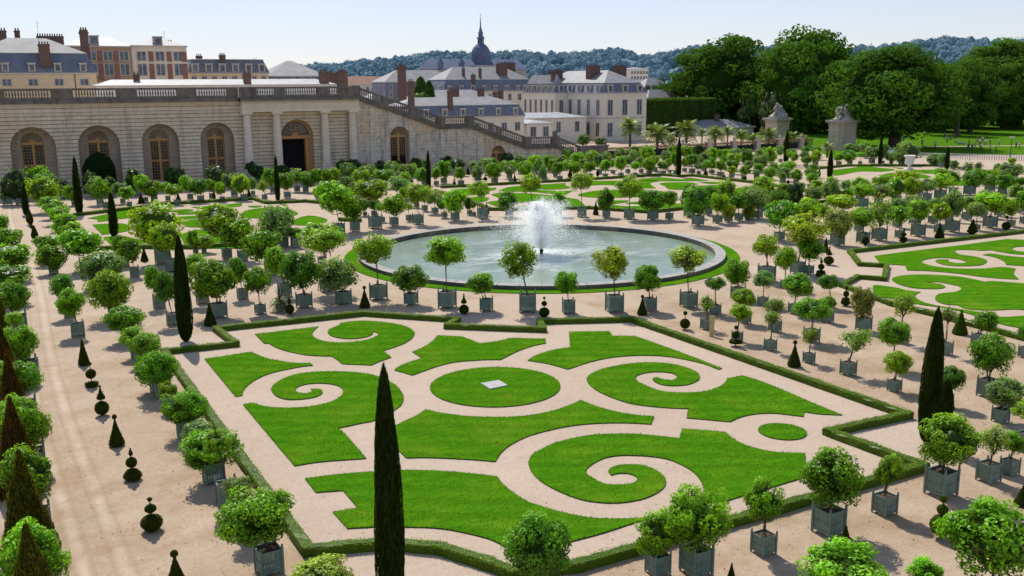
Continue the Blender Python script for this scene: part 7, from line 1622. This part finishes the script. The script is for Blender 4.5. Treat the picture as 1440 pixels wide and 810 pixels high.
def big_trunk(h, r, rx):
    mb = MB(); mb.cyl((0, 0, -.1), (0, 0, .8), r * 1.5, r, 10); mb.cyl((0, 0, .8), (0, 0, h), r, r * .6, 10)
    for i in range(6):
        a = i * 1.05 + r; mb.cyl((0, 0, h * (.5 + .08 * i)), (rx * .6 * math.cos(a), rx * .6 * math.sin(a), h * (.9 + .1 * i)), r * .4, r * .1, 6)
    return mb
TL = dict(chestnut='huge dense dark green tree right of the clipped hedge, spreading wide', plane='tallest broad dark green tree behind the two stone pedestals', oak='massive dark tree with thick trunk right of the pedestals', pale='', conifer='')
limel = ['first park tree of the lawn row, slender trunk', 'park tree with upright trunk above the crowd on the lawn', 'park tree at the right of the lawn row', 'tall pale-topped tree rearing behind the lawn row', 'slim park tree next to the massive dark tree', 'park tree at the right picture edge']
li_ = pi_ = bi_ = ci_ = ui_ = 0
backl = ['dark tree filling the gap behind the wide dense tree', 'dark tree behind the massive tree', 'low dark tree at the back of the lawn', 'dark tree squeezed behind the tallest tree', 'dark tree closing the far end of the lawn', 'dark round tree behind the clipped hedge', 'dark tree between the massive tree and the lawn row', 'dark tree filling the back of the lawn row']
bushl = ['loose green bush against the mansion wall', 'vivid green bush in the stair garden', 'pale green bush in the stair garden', 'small round bush by the lamp on the lawn edge', 'broad bush below the small conifers']
for i, (k, x, y, cz, rx, rz, off, px) in enumerate(BIGT):
    if k == 'lime': lab = limel[li_]; li_ += 1; c = (.095, .20, .025)
    elif k == 'pale': lab = ['variegated grey-leaved tree before the dark trees', 'pale green slender tree left of the far pedestal'][pi_]; pi_ += 1; c = (.13, .19, .08)
    elif k == 'back': lab = backl[bi_]; bi_ += 1; c = (.06, .135, .022)
    elif k == 'conifer': lab = ['taller small conifer among the roofs', 'shorter small conifer among the roofs'][ci_]; ci_ += 1; c = (.06, .15, .03)
    elif k == 'bush': lab = bushl[ui_]; ui_ += 1; c = (.07, .17, .02)
    else: lab = TL[k]; c = dict(chestnut=(.070, .165, .02), plane=(.080, .19, .022), oak=(.072, .175, .02))[k]
    nm = {'bush': 'bush', 'conifer': 'conifer_tree'}.get(k, 'park_tree')
    root = empty(nm, (x, y, 0), lab, 'bush' if k == 'bush' else 'tree', None if k == 'bush' else 'trees of the park and town')
    small = k in ('bush', 'conifer', 'pale')
    ox, oy = off * .878, off * -.478
    if k == 'conifer': inst('crown', CPF, root, (0, 0, cz - rz), (rx * 2, rx * 2, rz * 2), i, c)
    else: inst('crown', LC[i % 2] if small else BC[i % 4], root, (ox, oy, cz - (0 if small else rz * .05)), (rx * 1.2, rx * 1.2, rz * 1.14), i * 1.3, c)
    r = .12 if small else (1.5 if k == 'oak' else .75)
    big_trunk(max(.6, cz - rz * .3), r, rx if not small else .5).build('trunk', M['bark'], root)
# clipped tall hedge behind the palms
mb = MB(); mb.box(176, 203, 240.2, 246, 0, 10.5, 0, .1)
for (x0, x1, y0, y1, z0, z1, N_, n) in ((176, 203, 240, 240, 0, 10.8, (0, -1, 0), 9000), (176, 203, 240, 246, 10.6, 10.9, (0, 0, 1), 3000), (176, 176, 240, 246, 0, 10.8, (-1, 0, 0), 2000)):
    p = np.stack([rs.uniform(x0, x1 + .01, n), rs.uniform(y0, y1 + .01, n), rs.uniform(z0, z1, n)], 1) + rs.normal(size=(n, 3)) * .18
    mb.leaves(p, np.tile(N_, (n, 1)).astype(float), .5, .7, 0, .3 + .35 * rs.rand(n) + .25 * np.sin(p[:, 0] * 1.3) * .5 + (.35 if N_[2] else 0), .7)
o = mb.build('clipped_hedge', M['leaf_big']); o.color = (.075, .15, .03, 1)
tag(o, 'tall dark clipped tree hedge with flat top right of the mansion', 'hedge')

# ------------------------------------------------------------------ park lawn, pedestals, fence, palms, lamps, vase, car, people
def sheet(name, pts, mat, z=.006):
    mb = MB(); mb.add([(x, y, z) for x, y in pts], [tuple(range(len(pts)))]); tag(mb.build(name, mat), kind='structure')
sheet('lawn', [(160, 151.5), (210, 128), (245, 108), (340, 60), (700, 200), (700, 500), (260, 300), (190, 215), (178, 175)], M['park'])
sheet('path', [(180, 172), (205, 160.5), (246, 143), (330, 100), (330, 102), (246, 145.3), (205, 163), (181, 175)], M['gravel'], .011)
def figure(mb, pts, r):
    for (a, ra), (b, rb) in zip(pts, pts[1:]): mb.cyl(a, b, ra, rb, 7)
def pedestal(x0, x1, y0, y1, ztop, zst, label, flip):
    R_ = empty('gate_pedestal', (0, 0, 0), label, 'pedestal', 'stone gate pedestals with statues')
    mb = MB(); mb.box(x0, x1, y0, y1, 0, ztop - .7); mb.box(x0 - .3, x1 + .3, y0 - .3, y1 + .3, 0, .8)
    mb.box(x0 - .12, x1 + .12, y0 - .12, y1 + .12, ztop - 1.3, ztop - 1.1)
    mb.build('shaft', M['pier'], R_)
    mb = MB(); mb.box(x0 - .35, x1 + .35, y0 - .35, y1 + .35, ztop - .698, ztop - .4); mb.box(x0 - .65, x1 + .65, y0 - .65, y1 + .65, ztop - .397, ztop); mb.build('cornice', M['statue'], R_)
    cx, cy = (x0 + x1) / 2, (y0 + y1) / 2; H_ = zst - ztop
    mb = MB()
    # rock mound under two entwined figures and a sweep of drapery
    g = random.Random(len(label)); s_ = -1 if flip else 1; z = ztop; k_ = H_ / 3.6
    mb.lathe([(2.4, 0), (2.3, .3), (1.9, .7), (1.4, 1.1), (.9, 1.6), (.3, 2.0)], (cx, cy, ztop), 14, 0, .5, 1.0, .3)
    for k in range(30):
        a = g.uniform(0, 6.28); r = g.uniform(.3, 1.6); mb.ball((cx + r * math.cos(a), cy + r * math.sin(a), z + max(.1, 1.5 - r * .8) + g.uniform(-.1, .2)), g.uniform(.2, .42), 7, 5)
    k2 = 1.45
    def fig(pts): figure(mb, [((cx + p[0] * s_ * k2, cy + p[1] * k2, z + p[2] * k_), p[3] * 1.35) for p in pts], 1)
    def head(x, y, zz, r): mb.ball((cx + x * s_ * k2, cy + y * k2, z + zz * k_), r * 1.3, 9, 7)
    fig([(-.1, 0, 1.3, .5), (.1, -.1, 2.0, .58), (.25, -.1, 2.6, .5), (.35, -.1, 2.95, .2)]); head(.4, -.15, 3.3, .34)
    fig([(.3, -.1, 2.65, .26), (1.0, -.3, 2.5, .22), (1.35, -.2, 1.9, .16)]); fig([(-.05, -.1, 1.5, .4), (.9, -.5, 1.5, .32), (1.35, -.5, .7, .22)])
    fig([(-.8, 0, .9, .5), (-.85, 0, 1.6, .52), (-.7, 0, 2.1, .4), (-.65, 0, 2.35, .18)]); head(-.62, -.1, 2.62, .32)
    fig([(-.75, 0, 2.1, .24), (-1.3, -.2, 1.7, .19), (-1.5, -.2, 1.0, .15)]); fig([(-.85, -.2, 1.0, .4), (-1.35, -.6, .9, .3), (-1.6, -.6, .3, .22)])
    fig([(.15, .3, 2.7, .34), (-.4, .4, 3.0, .3), (-.95, .4, 2.5, .34), (-1.1, .3, 1.3, .4)])
    mb.build('statue', M['statue'], R_, smooth=True)
pedestal(177.0, 181.4, 164.0, 168.4, 6.9, 10.5, 'nearer, wider stone gate pedestal with weathered statue group', False)
pedestal(184.9, 189.3, 193.9, 198.3, 6.4, 10.3, 'farther stone gate pedestal with statue group, among the palms', True)
PR = sorted(PIERS)
for i, (x, y, h, px) in enumerate(PR):
    x = [136.5, 143.8, 151.2, 158.3, 165.2, 172.0][i]; y = 172.0
    mb = MB(); mb.box(x - .55, x + .55, y - .55, y + .55, 0, 2.5); mb.box(x - .7, x + .7, y - .7, y + .7, 2.503, 2.75); mb.box(x - .65, x + .65, y - .65, y + .65, 0, .5)
    mb.lathe([(.3, 0), (.2, .1), (.42, .35), (.4, .55), (.22, .8), (.05, .95)], (x, y, 2.75), 9)
    tag(mb.build('fence_pier', M['pier']), 'stone fence pier with urn finial, %s from left along the iron fence' % ORD[i], 'pier', 'stone piers of the iron fence')
R_ = empty('iron_fence', (0, 0, 0), 'rusty iron railing strung between the stone piers below the palms', 'fence')
mb = MB(); x = 114.5
while x < 175.8:
    mb.box(x - .02, x + .02, 172 - .02, 172.02, .1, 2.15); x += .16
mb.box(114.5, 175.8, 171.96, 172.04, .3, .36); mb.build('bars', M['iron'], R_)
mb = MB(); mb.box(114.5, 175.8, 171.95, 172.05, 2.05, 2.35); x = 114.5
while x < 175.8:
    mb.cyl((x, 172, 2.27), (x, 172, 2.62), .045, .01, 4); x += .16
mb.build('spikes', M['rust'], R_)
mb = MB(); mb.box(114.5, 175.8, 171.8, 172.2, 0, .3); mb.build('plinth', M['pier'], R_)
for i, (x, y, z, r, px) in enumerate(sorted(PALMS, key=lambda q: q[-1])):
    root = empty('palm_tree', (x, y, 0), '%s palm, %s from left behind the iron fence' % ('large feathery' if r > 2 else 'smaller feathery', ORD[i]), 'palm', 'palms behind the iron fence')
    zt = max(1.6, z - .2)
    inst('crown', PALM[i % 3], root, (0, 0, zt), (r * 1.65,) * 3, i, (.20, .27, .065))
    mb = MB(); tr = .34 if r > 2 else .18
    mb.lathe([(tr * 1.25, 0), (tr, .4), (tr * .9, zt * .6), (tr * 1.1, zt * .9), (tr * .7, zt)], (0, 0, 0), 9, 0, .5, 1, .15); mb.build('trunk', M['bark'], root)
mb = MB(); mb.box(115, 175.5, 173.6, 174.6, 0, 1.45, 0, -.2); n = 9000  # dark leafy band added to stand for palm boxes in shade
p = np.stack([rs.uniform(114.8, 175.7, n), rs.uniform(173.5, 174.7, n), 1.6 * rs.rand(n) ** .6], 1)
mb.leaves(p, np.tile((0, -.6, .5), (n, 1)), .22, .7, 0, .3 + .4 * rs.rand(n), .8)
o = mb.build('fence_shade_band', M['leaf_big']); o.color = (.05, .075, .03, 1)
tag(o, 'added dark leafy band for the shaded palm boxes behind the iron fence', 'hedge')
def lamp(x, y, h, label, globe=False):
    R_ = empty('street_lamp', (x, y, 0), label, 'lamp')
    mb = MB(); mb.lathe([(.22, 0), (.2, .5), (.1, .7), (.075, h * .5), (.06, h)], (0, 0, 0), 8); mb.build('post', M['iron'], R_)
    mb = MB()
    if globe:
        for s_ in (-1, 1): mb.cyl((0, 0, h - .15), (.45 * s_, 0, h - .05), .03, .03, 5); mb.ball((.45 * s_, 0, h + .12), .2, 9, 7)
        mb.build('globe', M['grey'], R_)
    else:
        mb.lathe([(.1, h), (.26, h + .15), (.32, h + .75), (.36, h + .8), (.1, h + 1.1), (.02, h + 1.3)], (0, 0, 0), 6); mb.build('lantern', M['iron'], R_)
lamp(141.5, 180.5, 3.4, 'dark lantern post standing between two palms left of the fence')
lamp(184.6, 126.5, 4.4, 'tall lamp post with pale globes on the right of the park lawn', True)
lamp(189.5, 170.5, 3.2, 'low lamp post with pale globes right of the nearer pedestal', True)
# vase
vx, vy = 148.3, 121.3
R_ = empty('stone_vase', (vx, vy, 0), 'big white marble vase on a pedestal in the far lawns', 'vase')
mb = MB(); mb.box(-.55, .55, -.55, .55, 0, .3); mb.lathe([(.42, .3), (.3, .5), (.22, .7), (.3, .82), (.62, 1.1), (.78, 1.5), (.74, 2.0), (.78, 2.2), (1.02, 2.5), (1.05, 2.62), (.9, 2.66), (.7, 2.3)], (0, 0, 0), 24); mb.build('bowl', M['marble'], R_, smooth=True)
# white car
R_ = empty('parked_car', (176.5, 150.8, 0), 'white car parked at the edge of the park lawn under the trees', 'car', None, math.radians(-28))
mb = MB()
prof = [(-2.0, .35), (-2.05, .75), (-1.5, .88), (-1.15, .93), (-.75, 1.38), (.75, 1.42), (1.45, 1.0), (2.0, .9), (2.08, .4)]
for sy in (-.8, .8): pass
v = [(x, -.82 if z < 1 else -.66, z) for x, z in prof] + [(x, .82 if z < 1 else .66, z) for x, z in prof]; n_ = len(prof)
mb.add(v, [(i, i + 1, n_ + i + 1, n_ + i) for i in range(n_ - 1)] + [tuple(range(n_ - 1, -1, -1)), tuple(range(n_, 2 * n_)), (n_ - 1, 0, n_, 2 * n_ - 1)]); mb.build('body', M['car'], R_)
mb = MB()
for s_ in (-1, 1): mb.add([(-.95, .775 * s_, .98), (1.15, .775 * s_, 1.0), (.68, .69 * s_, 1.33), (-.7, .69 * s_, 1.31)], [(0, 1, 2, 3)])
mb.add([(-1.16, -.6, .98), (-1.16, .6, .98), (-.81, .55, 1.34), (-.81, -.55, 1.34)], [(0, 1, 2, 3)]); mb.build('windows', M['glass'], R_)
for x in (-1.25, 1.3):
    for s_ in (-.74, .74): mb = MB(); mb.cyl((x, s_ - .1, .32), (x, s_ + .1, .32), .32, .32, 14); mb.build('wheel', M['tyre'], R_)
# pale barrier
R_ = empty('barrier', (0, 0, 0), 'pale metal barrier along the far edge of the terrace before the park lawn', 'barrier')
a, b = np.array((168.0, 147.5)), np.array((186.0, 121.5)); mb = MB(); L = np.hypot(*(b - a)); d = (b - a) / L
for i in range(int(L / .45)):
    p = a + d * i * .45; mb.box(p[0] - .05, p[0] + .05, p[1] - .05, p[1] + .05, 0, 1.0)
for z in (.55, 1.0): mb.cyl((a[0], a[1], z), (b[0], b[1], z), .06, .06, 5)
mb.build('rails', M['grey'], R_)
# yellow plank leaning on a planter
mb = MB(); mb.box(-.14, .14, -.03, .03, 0, 1.35); mb.box(-.17, .17, .031, .06, .9, 1.3); o = mb.build('plank', M['plank'], None, (39.95, 46.85, 0)); o.rotation_euler = (-.12, .05, -.5)
tag(o, 'yellow wooden plank leaning beside a planter right of the pool', 'plank')
# people: one continuous body each
def person_mesh(pose):
    mb = MB()
    sk = {'st': [(-.09, .09), 0, .0], 'wk': [(-.1, .1), .28, .15], 'si': [(-.1, .1), 0, 0]}[pose]
    bm_v = []; bm_e = []; rad = []; ton = []
    def V_(p, r, t): bm_v.append(p); rad.append(r); ton.append(t); return len(bm_v) - 1
    hip = .92 if pose != 'si' else .22
    pelvis = V_((0, 0, hip), .155, .3)
    w = V_((0, 0, hip + .2), .15, .5); ch = V_((0, .01, hip + .42), .185, .5); nk = V_((0, 0, hip + .58), .07, .7); hd = V_((0, -.02, hip + .70), .10, .7); tp = V_((0, 0, hip + .80), .095, 1.0)
    bm_e.extend([(pelvis, w), (w, ch), (ch, nk), (nk, hd), (hd, tp)])
    for s_ in (-1, 1):
        st = sk[1] * s_
        if pose == 'si': a = V_((.1 * s_, -.05, hip), .10, .3); k = V_((.14 * s_, -.42, hip + .22), .075, .3); f = V_((.12 * s_, -.6, .07), .05, .1); t = V_((.12 * s_, -.75, .05), .045, .1)
        else: a = V_((.1 * s_, 0, .84), .10, .3); k = V_((.11 * s_, -st * .5, .48), .075, .3); f = V_((.11 * s_, -st * .6 + (.1 if st < 0 else 0), .08), .05, .1); t = V_((.12 * s_, -st * .6 - .15, .045), .045, .1)
        bm_e.extend([(pelvis, a), (a, k), (k, f), (f, t)])
        sh = V_((.19 * s_, .01, hip + .46), .07, .5); el = V_((.26 * s_, .02, hip + .2), .05, .7); ha = V_((.25 * s_, -.12, hip - .02), .04, .7); fi = V_((.24 * s_, -.16, hip - .1), .03, .7)
        bm_e.extend([(ch, sh), (sh, el), (el, ha), (ha, fi)])
    me = bpy.data.meshes.new('person'); me.from_pydata(bm_v, bm_e, [])
    ob = bpy.data.objects.new('person_tmp', me); COL.objects.link(ob)
    md = ob.modifiers.new('skin', 'SKIN')
    for i, r in enumerate(rad): me.skin_vertices[0].data[i].radius = (r, r)
    me.skin_vertices[0].data[0].use_root = True
    ss = ob.modifiers.new('sub', 'SUBSURF'); ss.levels = 1
    dg = bpy.context.evaluated_depsgraph_get(); ev = ob.evaluated_get(dg)
    m2 = bpy.data.meshes.new_from_object(ev)
    bpy.data.objects.remove(ob)
    co = np.array([v_.co[:] for v_ in m2.vertices]); src = np.array(bm_v)
    near_ = np.argmin(((co[:, None] - src[None]) ** 2).sum(2), 1)
    at = m2.attributes.get('tone') or m2.attributes.new('tone', 'FLOAT', 'POINT')
    at.data.foreach_set('value', [ton[i] for i in near_])
    m2.materials.clear(); m2.materials.append(M['body'])
    return m2
PM = {k: person_mesh(k) for k in ('st', 'wk', 'si')}
PCOL = dict(w=(.75, .75, .75), k=(.05, .05, .07), b=(.18, .33, .75), r=(.5, .2, .2)); PN = dict(w='white', k='dark', b='blue', r='reddish')
cn = {}
for i, (x, y, c, px) in enumerate(sorted(PEOPLE, key=lambda q: q[3])):
    cn[c] = cn.get(c, 0) + 1; pose = 'si' if px in (765, 790, 808, 835, 705) else ('wk' if i % 3 else 'st')
    o = inst('person', PM[pose], None, (x, y, 0.006), (1.05,) * 3, rnd.uniform(0, 6.28), PCOL[c])
    tag(o, '%s person in %s top on the park lawn, %s in %s from left' % ({'si': 'sitting', 'wk': 'walking', 'st': 'standing'}[pose], PN[c], ORD[cn[c] - 1], PN[c]), 'person', 'people on the park lawn')

# ------------------------------------------------------------------ light, sky, camera
EL, AZ = math.radians(49.5), math.radians(5)      # azimuth from +Y towards +X
sd = Vector((math.sin(AZ) * math.cos(EL), math.cos(AZ) * math.cos(EL), math.sin(EL)))
su = bpy.data.lights.new('sun', 'SUN'); su.energy = 4.8; su.angle = math.radians(.5); su.color = (1, .94, .84)
so = bpy.data.objects.new('sun', su); COL.objects.link(so)
so.rotation_euler = (-sd).to_track_quat('-Z', 'Y').to_euler()
wd = bpy.data.worlds.new('World'); sc.world = wd; wd.use_nodes = True
nt = wd.node_tree; nt.nodes.clear()
sk = nt.nodes.new('ShaderNodeTexSky'); sk.sky_type = 'NISHITA'; sk.sun_disc = False
sk.sun_elevation = EL; sk.sun_rotation = AZ; sk.altitude = 100; sk.air_density = 1.0; sk.dust_density = .15; sk.ozone_density = 2.0
bg = nt.nodes.new('ShaderNodeBackground'); bg.inputs[1].default_value = .15
ou = nt.nodes.new('ShaderNodeOutputWorld')
gm = nt.nodes.new('ShaderNodeGamma'); gm.inputs[1].default_value = .55
tn = nt.nodes.new('ShaderNodeMix'); tn.data_type = 'RGBA'; tn.blend_type = 'MULTIPLY'; tn.inputs[0].default_value = 1; tn.inputs[7].default_value = (1.72, 1.73, 1.98, 1)
nt.links.new(sk.outputs[0], gm.inputs[0]); nt.links.new(gm.outputs[0], tn.inputs[6]); nt.links.new(tn.outputs[2], bg.inputs[0]); nt.links.new(bg.outputs[0], ou.inputs[0])
cam = bpy.data.cameras.new('camera'); cam.sensor_width = 36; cam.lens = 1363.99 / 1440 * 36; cam.clip_end = 20000; cam.clip_start = .5
co = bpy.data.objects.new('camera', cam); COL.objects.link(co)
r_ = Vector((0.878284, -0.478097, -0.006352)); u_ = Vector((0.104415, 0.178815, 0.978326)); f_ = Vector((0.466599, 0.859912, -0.206971))
m = Matrix((r_, u_, -f_)).transposed().to_4x4(); m.translation = Vector((0, 0, 16.0))
co.matrix_world = m
sc.camera = co
sc.view_settings.view_transform = 'Standard'; sc.view_settings.look = 'None'; sc.view_settings.exposure = 0; sc.view_settings.gamma = 1
sc.render.engine = 'CYCLES'
sc.cycles.max_bounces = 8; sc.cycles.diffuse_bounces = 5; sc.cycles.glossy_bounces = 2; sc.cycles.transmission_bounces = 5; sc.cycles.transparent_max_bounces = 4
sc.cycles.use_denoising = True
sc.cycles.caustics_reflective = False; sc.cycles.caustics_refractive = False
